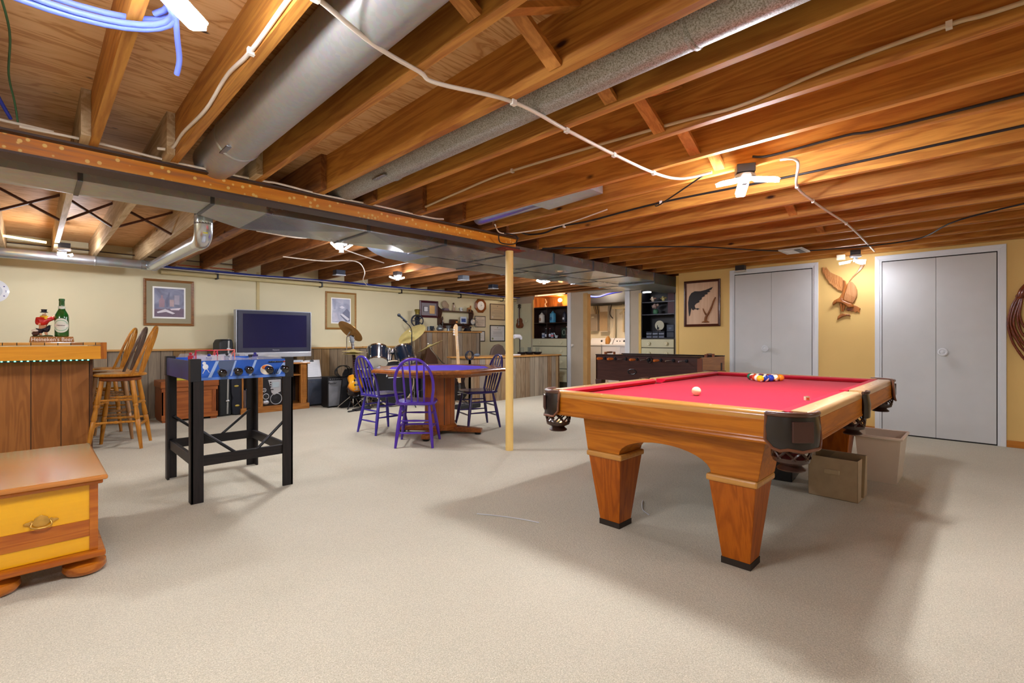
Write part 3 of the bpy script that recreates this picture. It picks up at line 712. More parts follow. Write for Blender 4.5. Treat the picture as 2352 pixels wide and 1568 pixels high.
def pball(x, y, c, stripe, lab, group='racked pool balls', name='pool_ball'):
    mt = ballmat(c, stripe) if c != 'cue' else M('f0dfae', .12, var=.02, coat=.6)
    return S(name, MB().ball((0,0,0), br, 24, 16), mt, lab, 'ball', group, loc=(x, y, zb), smooth=80, rot=(random.uniform(-.9,.9), random.uniform(-.6,.6), random.uniform(0,6)))
pball(2.965, 1.325, 'cue', 0, 'cream cue ball alone in the middle of the red cloth', None, 'cue_ball')
rack = [[('f0b818',0,'solid yellow ball at the near point of the rack')],
        [('1b3f9c',1,'blue striped ball just right of the front yellow ball'),('f2ead4',0,'pale ball just left of the front yellow ball')],
        [('1540b0',0,'solid blue ball on the right edge of the rack'),('121212',0,'black ball in the middle of the rack'),('c8431c',0,'orange red ball on the left edge of the rack')],
        [('e0a030',1,'yellow striped ball on the right edge of the rack'),('7a1a2a',0,'maroon ball inside the rack, third row right'),('5a2d84',0,'purple ball inside the rack, behind the black one'),('8a1a20',1,'red striped ball on the left edge of the rack')],
        [('e8861c',0,'solid orange ball at the far right corner of the rack'),('5a2d84',1,'purple striped ball in the back row of the rack'),('e06a20',1,'orange striped ball in the middle of the back row'),('f4ecd8',0,'white topped ball in the back row beside the green one'),('126a4a',0,'green ball at the far left corner of the rack')]]
ang = math.atan2(.30, .62)
dirx = Vector((math.cos(.12), math.sin(.12))); diry = Vector((-dirx.y, dirx.x))
for r_, row in enumerate(rack):
    for k, (c, st, lab) in enumerate(row):
        p = Vector((4.295, 1.375))+dirx*(r_*.0505)+diry*((k-r_/2)*.0585)
        pball(p.x, p.y, c, st, lab)
e = T('chalk_cube', 'small chalk cube on the pool table rail', 'chalk', (2.905, .70, .797), .7)
o('paper_wrap', (-.011,.011,-.011,.011,0,.019), M('d8c7a8', .6), e, bev=.002); o('chalk', (-.0105,.0105,-.0105,.0105,.019,.021), M('7c8a60', .8), e)
o('printed_mark', MB().box(-.006,.006,-.0118,-.0112,.005,.014).box(-.0118,-.0112,-.006,.006,.005,.014), M('c46a1c', .6), e)
# bins under the table
FAB = M('b8a284', .85, var=.06, vs=20, bmp=.2, bs=300)
e = T('fabric_bin', 'tan fabric storage cube full of papers under the pool table', 'storage bin', (4.13, .80, 0), -.03)
mb = MB(); w, d, h = .15, .14, .285
for bx in ((-d,-d+.008,-w,w,0,h), (d-.008,d,-w,w,0,h), (-d,d,-w,-w+.008,0,h), (-d,d,w-.008,w,0,h), (-d,d,-w,w,0,.008)): mb.box(*bx)
b = o('body', mb, FAB, e, bev=.004)
o('handle', MB().bar((-d-.012,-.045,.19),(-d-.012,.045,.19),.024,.03), M('c4ae8c', .8), e, bev=.004)
for k in range(3): S('folder', MB().box(-.11, .11, -.006, .006, -.2, .085), M(['a08c6c','8f7c60','b39e7c'][k], .7), 'tan folder in the fabric cube, ' + ['leaning at the front', 'in the middle', 'at the back'][k], 'folder', 'folders in the fabric cube', loc=(4.12+.02*k, .74+.06*k, .22), rot=(.12-.1*k, 0, 1.4+.1*k))
e = T('plastic_bin', 'clear peach tinted plastic tub behind the tan fabric cube', 'storage bin', (4.88, .63, 0), .0)
mb = MB()
def tub(mb, x0, x1, y0, y1, X0, X1, Y0, Y1, z0, z1, t=.006):
    o_ = [[(x0,y0,z0),(x1,y0,z0),(x1,y1,z0),(x0,y1,z0)], [(X0,Y0,z1),(X1,Y0,z1),(X1,Y1,z1),(X0,Y1,z1)], [(X0+t,Y0+t,z1),(X1-t,Y0+t,z1),(X1-t,Y1-t,z1),(X0+t,Y1-t,z1)], [(x0+t,y0+t,z0+t),(x1-t,y0+t,z0+t),(x1-t,y1-t,z0+t),(x0+t,y1-t,z0+t)]]
    return mb.loft(o_)
tub(mb, -.16, .16, -.10, .13, -.2, .2, -.13, .16, 0, .36)
PB = M('f6e4d0', .3, var=.03, alpha=.82)
o('body', mb, PB, e, smooth=30)
o('rim', MB().tube([(-.205,-.135,.355),(.205,-.135,.355),(.205,.165,.355),(-.205,.165,.355)], .011, 8, closed=True), M('fae8d6', .35), e, smooth=50)
S('blue_folder', MB().box(-.13, .13, -.05, .1, .01, .2), M('38587c', .6), 'blue folder stack inside the clear plastic tub', 'folder', loc=(4.88, .63, .0))
e = T('media_box', 'black box with grey slots standing under the pool table behind the pocket', 'box', (4.35, 1.33, 0), .1)
o('body', (-.16,.16,-.2,.2,0,.26), M('17181c', .35), e, bev=.006)
o('slot_panel', (-.166,-.160,-.16,.16,.15,.23), M('6c7078', .4), e)
# bits on the carpet
cable([(2.02,2.34,.004),(2.1,2.2,.004),(2.16,2.06,.004),(2.19,1.96,.004)], .003, M('cfd2d8', .5), 'thin white strip of plastic lying on the carpet before the post', name='strip')
cable([(3.0,1.72,.004),(2.92,1.68,.006),(2.83,1.62,.004),(2.78,1.55,.004)], .003, M('cfd2d8', .5), 'thin white string on the carpet under the pool table', name='string')
# ================================================================ LEFT SIDE: cedar chest, bar, stools, hockey table
PINE = wood('f2b417', 'dc9a10', 'X', 1.2, .22, .5, 0, .5, .2, bmp=.03)
PINET = wood('c8813a', '9a5520', 'X', 1.4, .18, .7, 2.5, .9, .3, bmp=.03)
PINED = wood('cd7a1e', '9c4a0c', 'X', 1.6, .25, .5, 3.2, 1., .3, bmp=.03, knotcol='5a1608')
e = T('blanket_chest', 'honey pine blanket chest with bun feet and a brass handle', 'chest', (.033, 3.5, 0))
bx0, bx1, by0, by1 = -.192, .192, -.45, .44
body = o('body', MB().box(bx0, bx1, by0, by1, .115, .445), PINE, e, bev=.003)
o('knotty_board', MB().box(bx0+.028, bx1-.028, by0-.0035, by0, .185, .262), PINED, body)
o('corner_strip', MB().box(bx1-.028, bx1+.004, by0-.005, by0+.02, .115, .43).box(bx0-.004, bx0+.028, by0-.005, by0+.02, .115, .43), PINED, body, bev=.002)
lid = o('lid', MB().box(-.229, .229, -.505, .49, .452, .475), PINET, e, bev=.008)
o('lid_moulding', MB().box(-.212, .212, -.485, .47, .432, .452), PINED, lid, bev=.006)
o('base_moulding', MB().box(-.222, .222, -.49, .47, .085, .115), PINED, e, bev=.008)
for x in (-.145, .15):
    for y in (-.40, .38):
        o('foot', MB().lathe([(.05,.0),(.072,.008),(.083,.028),(.08,.05),(.055,.062),(.04,.066),(.044,.072),(.06,.085),(.062,.09)], 24, Matrix.Translation((x, y, 0))), PINED, e, smooth=50)
BRASS = M('c89a48', .3, .6, .2, 30)
pl = [(-.062,.0),(-.055,.007),(-.043,.008),(-.034,.013),(-.026,.009),(-.022,.02),(-.014,.025),(0,.032),(.014,.025),(.022,.02),(.026,.009),(.034,.013),(.043,.008),(.055,.007),(.062,.0),(.05,-.004),(.04,-.009),(.03,-.006),(.024,-.014),(.012,-.02),(0,-.019),(-.012,-.02),(-.024,-.014),(-.03,-.006),(-.04,-.009),(-.05,-.004)]
hd = o('handle', MB().ext([(x*.95, z) for x, z in pl], .005), BRASS, body, loc=(0, by0-.004, .295), rot=LEFT, bev=.0015)
o('bail', MB().tube(smoothpath([(-.03,.002,.008),(-.034,-.012,.016),(-.02,-.022,.018),(0,-.024,.018),(.02,-.022,.018),(.034,-.012,.016),(.03,.002,.008)], 4), .004, 8), BRASS, hd, smooth=60)
# bar
BARW = wood('a8692f', '6f3c16', 'Z', 1.5, .5, .05, 1.0, 2.0, .4, planks=('X', .21, ['a86c32', 'b47838', '9c622a', 'ae7238', 'a0662c']), knotcol='2a1408')
BARA = wood('e8a02c', 'c87c14', 'X', 2.2, .3, .4, 0, .5, .2)
BART = wood('dfa65a', '8a4a22', 'X', 3, .14, .8, 0, 1.4, .3, planks=('X', .09, ['e0a04a', 'a05a28', 'd08e3c', '7a3c1c', 'e6b060']))
e = T('bar_counter', 'wooden bar with plank front, butcher block edge and green LED strip', 'bar', (0, 6.5, 0))
o('plank_front', MB().box(-2.4, .428, 0, .05, 0, .94), BARW, e)
o('plank_side', MB().box(.38, .43, .05, 1.3, 0, .94), wood('8f5a2a', '5c3214', 'Z', 1.5, .5, .1, 1.7, 1.4, .35), e)
o('corner_post', MB().box(.425, .445, -.012, .05, 0, .93), M('5a3418', .6), e)
ap = o('apron', MB().box(-2.4, .49, -.255, -.215, .925, 1.055), BARA, e, bev=.003)
o('apron_corner', MB().box(.49, .535, -.255, -.2, .925, 1.09), wood('c4761c', '8f480e', 'Z', 3, .35, .3), ap, bev=.003)
o('apron_side', MB().box(.495, .53, -.2, 1.4, .925, 1.055), BARA, e, bev=.003)
o('bar_top', MB().box(-2.4, .53, -.25, .8, 1.062, 1.09), BART, e, bev=.004)
ls = o('led_strip', MB().box(-2.4, .424, -.012, -.004, .905, .919), M('0f4a50', .4), e)
mb = MB()
for i in range(44):
    x = .41-.043*i; mb.box(x-.006, x+.006, -.0165, -.0125, .908, .916)
o('led_diodes', mb, M('90f0d8', .3, emit=2.2, ecol='50f0c8'), ls)
# items on the bar
e = T('bottle_display', 'wood display stand with white lettering, on the bar top', 'display', (.155, 7.0, 1.09))
MAPLE = wood('b8844a', '94622e', 'X', 3, .5)
o('base', MB().hexa([(-.168,-.07,0),(.172,-.07,0),(.172,.08,0),(-.168,.08,0),(-.16,-.06,.058),(.165,-.06,.058),(.165,.07,.058),(-.16,.07,.058)]), MAPLE, e, bev=.003)
text('lettering', "Heineken's Beer", .056, M('f4efe2', .5), e, (.004, -.0665, .028), (PI/2-.17, 0, 0), .002, sx=.86, label='white slab lettering')
GLASS = M('0f5a1c', .08, var=.05, coat=.8, spec=.8); LABL = M('dfe8dc', .4, var=.03)
e = T('beer_bottle', 'giant green beer bottle with an oval label on the display stand', 'bottle', (.232, 7.0, 1.148))
o('glass', MB().lathe([(.052,0),(.058,.006),(.0585,.02),(.0585,.20),(.054,.232),(.04,.262),(.029,.285),(.025,.31),(.0225,.375),(.0235,.378),(.0255,.382),(.0255,.396),(.022,.402),(.016,.402)], 32), GLASS, e, smooth=50)
def curved(mb, r, a0, a1, zf0, zf1, n=18, t=.0012):
    rings = []
    for i in range(n+1):
        f = i/n; a = R(a0+(a1-a0)*f); z0, z1 = zf0(f), zf1(f)
        c, s = math.cos(a), math.sin(a)
        rings.append([(r*c, r*s, z0), ((r+t)*c, (r+t)*s, z0), ((r+t)*c, (r+t)*s, z1), (r*c, r*s, z1)])
    return mb.loft(rings)
el = lambda h, c: (lambda f: c+h*math.sqrt(max(.001, 1-(2*f-1)**2)))
lb = o('label', curved(MB(), .0587, -90-78, -90+62, el(-.075,.118), el(.075,.118)), LABL, e, smooth=30)
o('label_ring', curved(MB(), .0592, -90-66, -90+50, el(-.058,.118), el(.058,.118)), M('8cc3a0', .4), lb, smooth=30)
o('label_core', curved(MB(), .0598, -90-60, -90+44, el(-.05,.118), el(.05,.118)), LABL, lb, smooth=30)
o('label_band', curved(MB(), .0604, -90-66, -90+50, lambda f: .106, lambda f: .132), M('f2f2ea', .4), lb, smooth=30)
text('label_text', 'Heineken', .021, M('141814', .5), lb, (-.0085, -.0622, .119), LEFT, .0008, sx=.8)
o('neck_label', curved(MB(), .0285, -90-80, -90+80, lambda f: .292+.008*abs(2*f-1), lambda f: .322), LABL, e, smooth=30)
# figurine: painted man in a red jacket stepping towards the bottle
RED = M('c01c14', .25, var=.06, coat=.4); NAVY = M('11162e', .25, coat=.4); YEL = M('e8b418', .3, coat=.4); SKIN = M('d89c72', .35, var=.05, coat=.3)
e = T('figurine', 'glazed figurine in red jacket, yellow scarf and dark hat beside the bottle', 'figurine', (.085, 7.0, 1.148), .15)
def skin(name, V, E, RR, mt, par, sub=2, rootv=0):
    me = bpy.data.meshes.new(name); me.from_pydata(V, E, []); me.materials.append(mt)
    ob = bpy.data.objects.new(name, me); COL.objects.link(ob); ob.parent = par
    sk = ob.modifiers.new('skin', 'SKIN')
    for v, r in zip(me.skin_vertices[0].data, RR): v.radius = (r, r)
    me.skin_vertices[0].data[rootv].use_root = True
    ss = ob.modifiers.new('sub', 'SUBSURF'); ss.levels = sub; ss.render_levels = sub
    dg = bpy.context.evaluated_depsgraph_get(); m2 = bpy.data.meshes.new_from_object(ob.evaluated_get(dg)); m2.name = name
    ob.modifiers.clear(); ob.data = m2
    m2.materials.clear(); m2.materials.append(mt); m2.polygons.foreach_set('use_smooth', [True]*len(m2.polygons))
    return ob
skin('body', [(0,0,.11),(.0,0,.155),(.005,0,.19),(.012,0,.215),(.018,-.004,.238),(-.03,0,.182),(-.04,-.012,.14),(-.02,-.035,.125),(.045,-.004,.18),(.075,-.012,.19),(.092,-.014,.222),(-.012,.004,.075),(-.018,.004,.02),(.0,.0,.006),(.03,-.012,.085),(.022,-.012,.035),(.035,-.016,.014)],
     [(0,1),(1,2),(2,3),(3,4),(2,5),(5,6),(6,7),(2,8),(8,9),(9,10),(0,11),(11,12),(12,13),(0,14),(14,15),(15,16)],
     [.024,.026,.026,.014,.027,.016,.014,.014,.016,.014,.015,.018,.013,.012,.018,.013,.013], SKIN, e)
skin('jacket', [(0,0,.108),(.0,0,.155),(.004,0,.19),(-.03,0,.182),(-.04,-.012,.142),(-.025,-.03,.128),(.045,-.004,.18),(.074,-.012,.19),(.086,-.014,.206)], [(0,1),(1,2),(2,3),(3,4),(4,5),(2,6),(6,7),(7,8)], [.046,.046,.042,.029,.027,.021,.028,.024,.02], RED, e)
skin('trousers', [(0,0,.118),(-.012,.004,.078),(-.02,.004,.03),(.032,-.014,.086),(.024,-.014,.04)], [(0,1),(1,2),(0,3),(3,4)], [.043,.034,.026,.035,.025], NAVY, e)
o('scarf', MB().tube([(.012+.022*math.cos(a*PI/6), -.002+.022*math.sin(a*PI/6), .208) for a in range(12)], .011, 8, closed=True).ball((.02,-.03,.19), .014, 10, 6, (1,.5,1.4)).ball((.045,-.018,.196), .011, 10, 6, (1.5,.6,.8)), YEL, e, smooth=60)
o('hat', MB().lathe([(.031,.25),(.032,.256),(.022,.258),(.022,.276),(.026,.284),(.0,.286)], 16, Matrix.Translation((.012,0,0))), NAVY, e, smooth=50)
o('face', MB().ball((.018,-.022,.243), .0055, 8, 6).ball((.009,-.0215,.249), .003, 6, 4).ball((.026,-.02,.249), .003, 6, 4), M('b8764e', .4), e, smooth=60)
o('barrel', MB().tube([(-.075,.0,.022),(-.055,.0,.03),(-.03,0,.04)], [.018,.026,.02], 14), M('4a2618', .35), e, smooth=50)
o('white_bundle', MB().ball((-.055,-.005,.062), .02, 10, 7, (1.5,1,.7)), M('e8e2d4', .5), e, smooth=60)
o('ground', MB().ball((0,0,.004), .05, 16, 6, (1.75,.8,.14)).ball((.04,-.01,.008), .02, 10, 6, (2,1,.5)), M('4a5a34', .6), e, smooth=60)
# wall clock with blue figures at the picture's left edge
e = T('wall_clock', 'round white plate clock with blue figures on the cream wall above the bar', 'clock', (-.325, 8.4, 1.695), LEFT)
o('plate', MB().lathe([(0,0),(.09,0),(.14,.012),(.142,.018),(.1,.01),(.085,.009),(0,.009)], 40), M('e9edf2', .2, coat=.5), e, smooth=40)
o('dial', MB().lathe([(.085,.009),(.085,.0115)], 36), M('c9d2da', .3), e)
for k in range(12):
    a = PI/2-2*PI*k/12
    if k in (3, 6, 9, 0): text('numeral', {0:'12',3:'3',6:'6',9:'9'}[k] if k != 3 else '2', .034, M('27348c', .4), e, (.113*math.cos(a), .113*math.sin(a), .0165), (0,0,0), .0008)
    else: o('hour_dot', MB().ball((.113*math.cos(a), .113*math.sin(a), .0155), .007, 8, 6, (1,1,.3)), M('27348c', .4), e)
o('hands', MB().bar((0,0,.0135),(.03,.05,.0135),.004,.001).bar((0,0,.0135),(-.06,.02,.0135),.003,.001), M('27348c', .4), e)
# bar stools
def stool(name, lab, wd, wback, loc, rz):
    e = T(name, lab, 'bar stool', loc, rz, 'stools along the bar end')
    zs = .735
    o('seat', MB().lathe([(.0,zs),(.19,zs),(.218,zs+.010),(.222,zs+.02),(.21,zs+.032),(.15,zs+.026),(0,zs+.024)], 36), wd, e, smooth=40)
    o('swivel_plate', MB().lathe([(.15,zs-.045),(.175,zs-.038),(.175,zs-.012),(.15,zs-.004)], 28), wood('8a4a1c', '5e2c0e', 'X', 2, .4), e, smooth=40)
    feet = {}
    for sx in (-1, 1):
        for sy in (-1, 1):
            p0 = Vector((sx*.125, sy*.125, zs-.04)); p1 = Vector((sx*.215, sy*.215, 0))
            pts = []; rr = []
            for f, r in ((0,.02),(.2,.022),(.32,.024),(.335,.016),(.35,.024),(.37,.025),(.385,.017),(.45,.022),(.55,.024),(.57,.017),(.585,.024),(.7,.022),(.9,.017),(1,.015)):
                pts.append(p0.lerp(p1, f)); rr.append(r)
            o('leg', MB().tube(pts, rr, 12), wd, e, smooth=50); feet[(sx,sy)] = (p0, p1)
    def st(a, b, f):
        p = feet[a][0].lerp(feet[a][1], f); q = feet[b][0].lerp(feet[b][1], f)
        pts = []; rr = []
        for t, r in ((0,.008),(.1,.011),(.35,.012),(.42,.014),(.44,.010),(.5,.017),(.56,.010),(.58,.014),(.65,.012),(.9,.011),(1,.008)):
            pts.append(p.lerp(q, t)); rr.append(r)
        o('stretcher', MB().tube(pts, rr, 8), wd, e, smooth=50)
    for f in (.28, .60):
        st((-1,-1),(1,-1), f); st((-1,1),(1,1), f); st((-1,-1),(-1,1), f+.06); st((1,-1),(1,1), f+.06)
    # bow back leaning outward (+X)
    def bp(t):    # t along bow 0..1
        a = PI*t
        y = .185*math.cos(a)*(1+.08*math.sin(a)); h = (math.sin(a))**.62*.50
        return Vector((.13+.055*math.sin(a)**.5+h*.24, y, zs+.02+h))
    o('bow', MB().tube([bp(i/24) for i in range(25)], .014, 8), wback, e, smooth=60)
    for k in range(4):
        y = -.09+.06*k
        b = min((bp(i/80) for i in range(8, 73)), key=lambda q: abs(q.y-y*1.12))
        a = Vector((.17, y, zs+.025)); m = a.lerp(b, .45)
        o('spindle', MB().tube([a, a.lerp(b,.2), m, a.lerp(b,.75), b], [.006,.007,.009,.007,.005], 8), wback, e, smooth=60)
    return e
HON = wood('cc8a2a', '9c5e14', 'Z', 2, .35, .3); HON2 = wood('c58428', '945812', 'Z', 2, .35, .3); DKW = wood('6b5444', '48362a', 'Z', 2, .4, .2)
stool('bar_stool', 'honey coloured bow-back bar stool nearest the camera at the bar end', HON, HON, (.665, 6.46, 0), -.32)
stool('bar_stool', 'bar stool with the dark grey-brown back, between the two honey ones', wood('b98c5a', '8a6038', 'Z', 2, .35, .3), DKW, (.665, 7.12, 0), -.3)
stool('bar_stool', 'honey coloured bar stool furthest along the bar, against the wall', HON2, HON2, (.65, 7.78, 0), -.36)
# stick hockey table
BKW = wood('2a2422', '151214', 'Z', 2, .5, 0, 2., .8, .4); BKX = wood('27211f', '131113', 'X', 2, .5)
BLUE = M('2a63c8', .3, var=.25, vs=4, coat=.2); BLUED = M('1c2c64', .35, var=.3, vs=5)
e = T('hockey_table', 'small stick hockey game table on tall black legs with a blue printed body', 'game table', (0,0,0))
X0, X1, Y0, Y1 = .765, 1.435, 3.835, 4.715
for (x, y, w) in ((X0, Y0, 1), (X1, Y0, 1), (X0, Y1, 1), (X1, Y1, 1)):
    sx = 1 if x == X0 else -1; sy = 1 if y == Y0 else -1
    mb = MB().box(min(x, x+sx*.075), max(x, x+sx*.075), min(y, y+sy*.016), max(y, y+sy*.016), 0, .845)
    mb.box(min(x, x+sx*.016), max(x, x+sx*.016), min(y, y+sy*.075), max(y, y+sy*.075), 0, .845)
    l = o('leg', mb, BKW, e, bev=.003)
    o('corner_bracket', MB().box(min(x-sx*.004, x+sx*.06), max(x-sx*.004, x+sx*.06), min(y-sy*.004, y+sy*.06), max(y-sy*.004, y+sy*.06), .83, .985), M('17161a', .5), l, bev=.003)
for y in (Y0+.017, Y1-.045): o('stretcher', MB().box(X0+.016, X1-.016, y, y+.028, .245, .315), BKX, e, bev=.003)
for x in (X0+.017, X1-.045): o('stretcher', MB().box(x, x+.028, Y0+.017, Y1-.017, .245, .315), BKX, e, bev=.003)
for p, q in (((X0+.05,Y0+.03,.50),(X0+.28,Y0+.03,.305)), ((X1-.05,Y0+.03,.50),(X1-.25,Y0+.03,.305)), ((X0+.05,Y1-.03,.50),(X0+.28,Y1-.03,.305)), ((X1-.05,Y1-.03,.50),(X1-.28,Y1-.03,.305))):
    o('brace_rod', MB().tube([p, q], .011, 8), M('18181c', .3), e, smooth=50)
bd = o('body_panel', MB().box(X0+.06, X1-.06, Y0, Y0+.014, .838, .972), BLUE, e); o('body_panel', MB().box(X0+.06, X1-.06, Y1-.014, Y1, .838, .972), BLUE, e)
o('side_panel', MB().box(X0, X0+.014, Y0+.06, Y1-.06, .838, .972), BLUED, e); o('side_panel', MB().box(X1-.014, X1, Y0+.06, Y1-.06, .838, .972), BLUED, e)
o('playfield', MB().box(X0+.014, X1-.014, Y0+.014, Y1-.014, .892, .904), M('dfe6ee', .25), e)
o('lower_edge', MB().box(X0+.06, X1-.06, Y0-.005, Y0, .838, .856), M('5a86d8', .35), bd)
for a, b, c in ((.86, .845, .02), (1.0, .86, .012), (1.12, .85, .016), (1.30, .845, .03)): o('white_flash', MB().hexa([(a,Y0-.002,b),(a+c,Y0-.002,b),(a+c,Y0,b),(a,Y0,b),(a+c*2.6,Y0-.002,.968),(a+c*3.6,Y0-.002,.968),(a+c*3.6,Y0,.968),(a+c*2.6,Y0,.968)]), M('a9c4ee', .35), bd)
o('grey_flashes', MB().hexa([(.95,Y0-.0015,.86),(.99,Y0-.0015,.86),(.99,Y0,.86),(.95,Y0,.86),(.92,Y0-.0015,.97),(1.04,Y0-.0015,.97),(1.04,Y0,.97),(.92,Y0,.97)]), M('5a6a8a', .4), bd)
o('printed_player', MB().ball((.85,Y0-.001,.93), .016, 10, 6, (1.1,.06,1.2)).ball((.842,Y0-.001,.955), .011, 10, 6, (1,.06,1)).bar((.85,Y0-.001,.92),(.832,Y0-.001,.885),.012,.003).bar((.855,Y0-.001,.92),(.872,Y0-.001,.89),.012,.003), M('e8ecf2', .4), bd)
lg = o('logo_disc', MB().ball((1.245,Y0-.001,.895), .038, 20, 10, (1.2,.05,1)), M('f2e8d8', .4), bd)
o('logo_flame', MB().ball((1.235,Y0-.003,.912), .02, 14, 8, (1.3,.05,.8)), M('e8792a', .4), lg)
text('logo_text', 'OIL', .05, M('141820', .4), lg, (1.288, Y0-.006, .876), LEFT, .0008, shear=.3)
cn = o('score_beads', MB().tube([(1.255,Y0-.008,.952),(1.375,Y0-.008,.952)], .0035, 6), M('16161a', .4), bd)
mb = MB()
for k in range(9): mb.ball((1.268+.011*k, Y0-.009, .952), .006, 8, 6)
o('beads', mb, M('1a1a20', .3), cn); o('red_bead', MB().ball((1.366,Y0-.009,.952), .0068, 8, 6), M('c82020', .3), cn)
CLEAR = M('f0f4f6', .06, var=.01, trans=.6, alpha=.4)
mb = MB()
for yy in (Y0+.003, Y1-.006): mb.ext([(X0+.08,.97),(X1-.08,.97),(X1-.1,1.003),(X1-.2,1.003),(1.1,.985),(X0+.2,1.003),(X0+.1,1.003)], .003, Matrix(((1,0,0,0),(0,0,-1,yy),(0,1,0,0),(0,0,0,1))))
o('clear_guard', mb, CLEAR, e)
CHROME = M('c8ccd0', .15, 1.)
for k, (x, z) in enumerate(((.93, .905), (1.03, .91), (1.10, .918), (1.235, .914), (1.345, .914))):
    rd = o('control_rod', MB().tube([(x, Y0-.075, z-.012), (x, Y1-.05, z)], .005, 8), CHROME, e, smooth=50)
    o('handle_knob', MB().tube([(x, Y0-.03, z-.006), (x, Y0-.05, z-.009), (x, Y0-.07, z-.012), (x, Y0-.10, z-.017), (x, Y0-.112, z-.019)], [.013,.022,.016,.027,.014], 14), M('120d10', .12, coat=.8), rd, smooth=60)
for k, (x, y, c, lab) in enumerate(((.905, 4.55, 'b82838', 'far left'), (.92, 4.05, '2a3a8c', 'near left'), (1.29, 4.25, '3a3488', 'right'), (1.1, 4.3, '202024', 'middle'))):
    pl_ = o('player', MB().box(x-.018, x+.018, y-.006, y+.006, .955, .99).ball((x, y, 1.003), .012, 10, 7).box(x-.016, x-.004, y-.005, y+.005, .905, .955).box(x+.004, x+.016, y-.005, y+.005, .905, .955), M(c, .35), e, bev=.002)
    o('player_stick', MB().tube([(x+.012,y-.01,.97),(x+.045,y-.02,.912)], .003, 6), M('d8c8a0', .4), pl_)
for (x, y, c) in ((1.0, 4.47, 'c8203a'), (1.16, 4.60, 'd8604c')):
    mb = MB().tube([(x-.075,y,.905),(x-.075,y,1.03),(x+.075,y,1.03),(x+.075,y,.905)], .0055, 8)
    mb.tube([(x-.075,y,1.03),(x-.07,y+.07,.99),(x-.07,y+.07,.905)], .0045, 6).tube([(x+.075,y,1.03),(x+.07,y+.07,.99),(x+.07,y+.07,.905)], .0045, 6)
    g = o('goal', mb, M(c, .35), e, smooth=50)
    o('goal_net', MB().box(x-.072, x+.072, y+.066, y+.07, .905, .99), M('e8e4ea', .5, alpha=.55), g)
# ================================================================ CREAM WALL: trunk, cases, television, amplifiers, band gear
OAK = wood('bf7f38', '8c5420', 'Z', 2, .4, .2, 0, 1., .4); OAKH = wood('c0803a', '8f5722', 'X', 2, .4, .2, 0, 1., .4)
CED = wood('b5682c', '854418', 'X', 1.6, .45, .1, 1.5, 1.); CEDZ = wood('a85c26', '7a3c14', 'Z', 1.6, .45, .1)
e = T('storage_chest', 'reddish cedar trunk with panelled front, standing against the barnwood wainscot', 'trunk', (1.56, 8.08, 0))
w, d, h = .33, .24, .555
o('front_panel', MB().box(-w+.01, w-.01, -d+.008, -d+.02, .07, .46), CED, e)
for x0, x1 in ((-w,-w+.07), (w-.07,w)): o('stile', MB().box(x0, x1, -d, -d+.02, .05, .46), CEDZ, e, bev=.003)
for z0, z1 in ((.03,.1),(.41,.46)): o('rail', MB().box(-w, w, -d-.004, -d+.02, z0, z1), CED, e, bev=.003)
for x in (-w, w-.02): o('side', MB().box(x, x+.02, -d, d, .03, .46), CEDZ, e)
o('back', MB().box(-w, w, d-.02, d, .03, .46), CED, e)
o('lid', MB().box(-w-.012, w+.012, -d-.016, d, .462, h), CED, e, bev=.008)
o('hasp', MB().box(-.012, .012, -d-.02, -d-.004, .43, .49), M('c8b890', .3, .8), e, bev=.002)
for x in (-w+.05, w-.05): o('foot', MB().box(x-.04, x+.04, -d+.01, d-.02, 0, .03), CEDZ, e)
S('magazine', MB().box(-.10, .11, -.07, .08, 0, .022), M('c8c438', .5, var=.2), 'yellow green magazine lying on the cedar trunk', 'magazine', loc=(1.46, 8.0, .556))
# guitar cases
CASE = M('1a1d20', .4, var=.1, bmp=.1, bs=200); CASE2 = M('151a26', .35, var=.1, bmp=.1, bs=200); ALU = M('c4c6c8', .3, .9)
e = T('guitar_case', 'tall black hard case with a silver seam, standing beside the television', 'instrument case', (1.985, 8.02, 0), (0, R(1), .25))
pl = [(-.09,0),(.09,0),(.095,.05),(.098,.4),(.098,1.06),(.08,1.12),(-.07,1.12),(-.1,1.06),(-.098,.4)]
o('shell', MB().ext(pl, .20, Matrix(((1,0,0,0),(0,0,-1,.10),(0,1,0,0),(0,0,0,1)))), CASE, e, bev=.02, smooth=40)
o('seam', MB().box(.012, .034, -.106, -.099, .03, 1.1).box(.012, .034, -.1, .1, 1.118, 1.126), ALU, e)
for z in (.22, .98): o('latch', MB().ball((.023, -.108, z), .03, 12, 8, (1,.35,.6)), ALU, e, smooth=60)
e = T('guitar_case', 'navy black rounded guitar case with gold latches beneath the television end', 'instrument case', (2.175, 8.06, 0), (0, R(-2), 0))
pl = [(-.075,.02),(-.03,0),(.06,0),(.085,.03),(.09,.17),(.075,.27),(.09,.36),(.085,.52),(.06,.62),(.05,.9),(-.04,.9),(-.05,.62),(-.08,.5),(-.085,.34),(-.07,.26),(-.085,.17)]
o('shell', MB().ext(pl, .28, Matrix(((1,0,0,0),(0,0,-1,.14),(0,1,0,0),(0,0,0,1)))), CASE2, e, bev=.012, smooth=50)
GOLD = M('c8b45c', .3, .8)
for z in (.14, .43): o('latch', MB().ball((-.01, -.146, z), .032, 12, 8, (1,.3,.5)), GOLD, e, smooth=60)
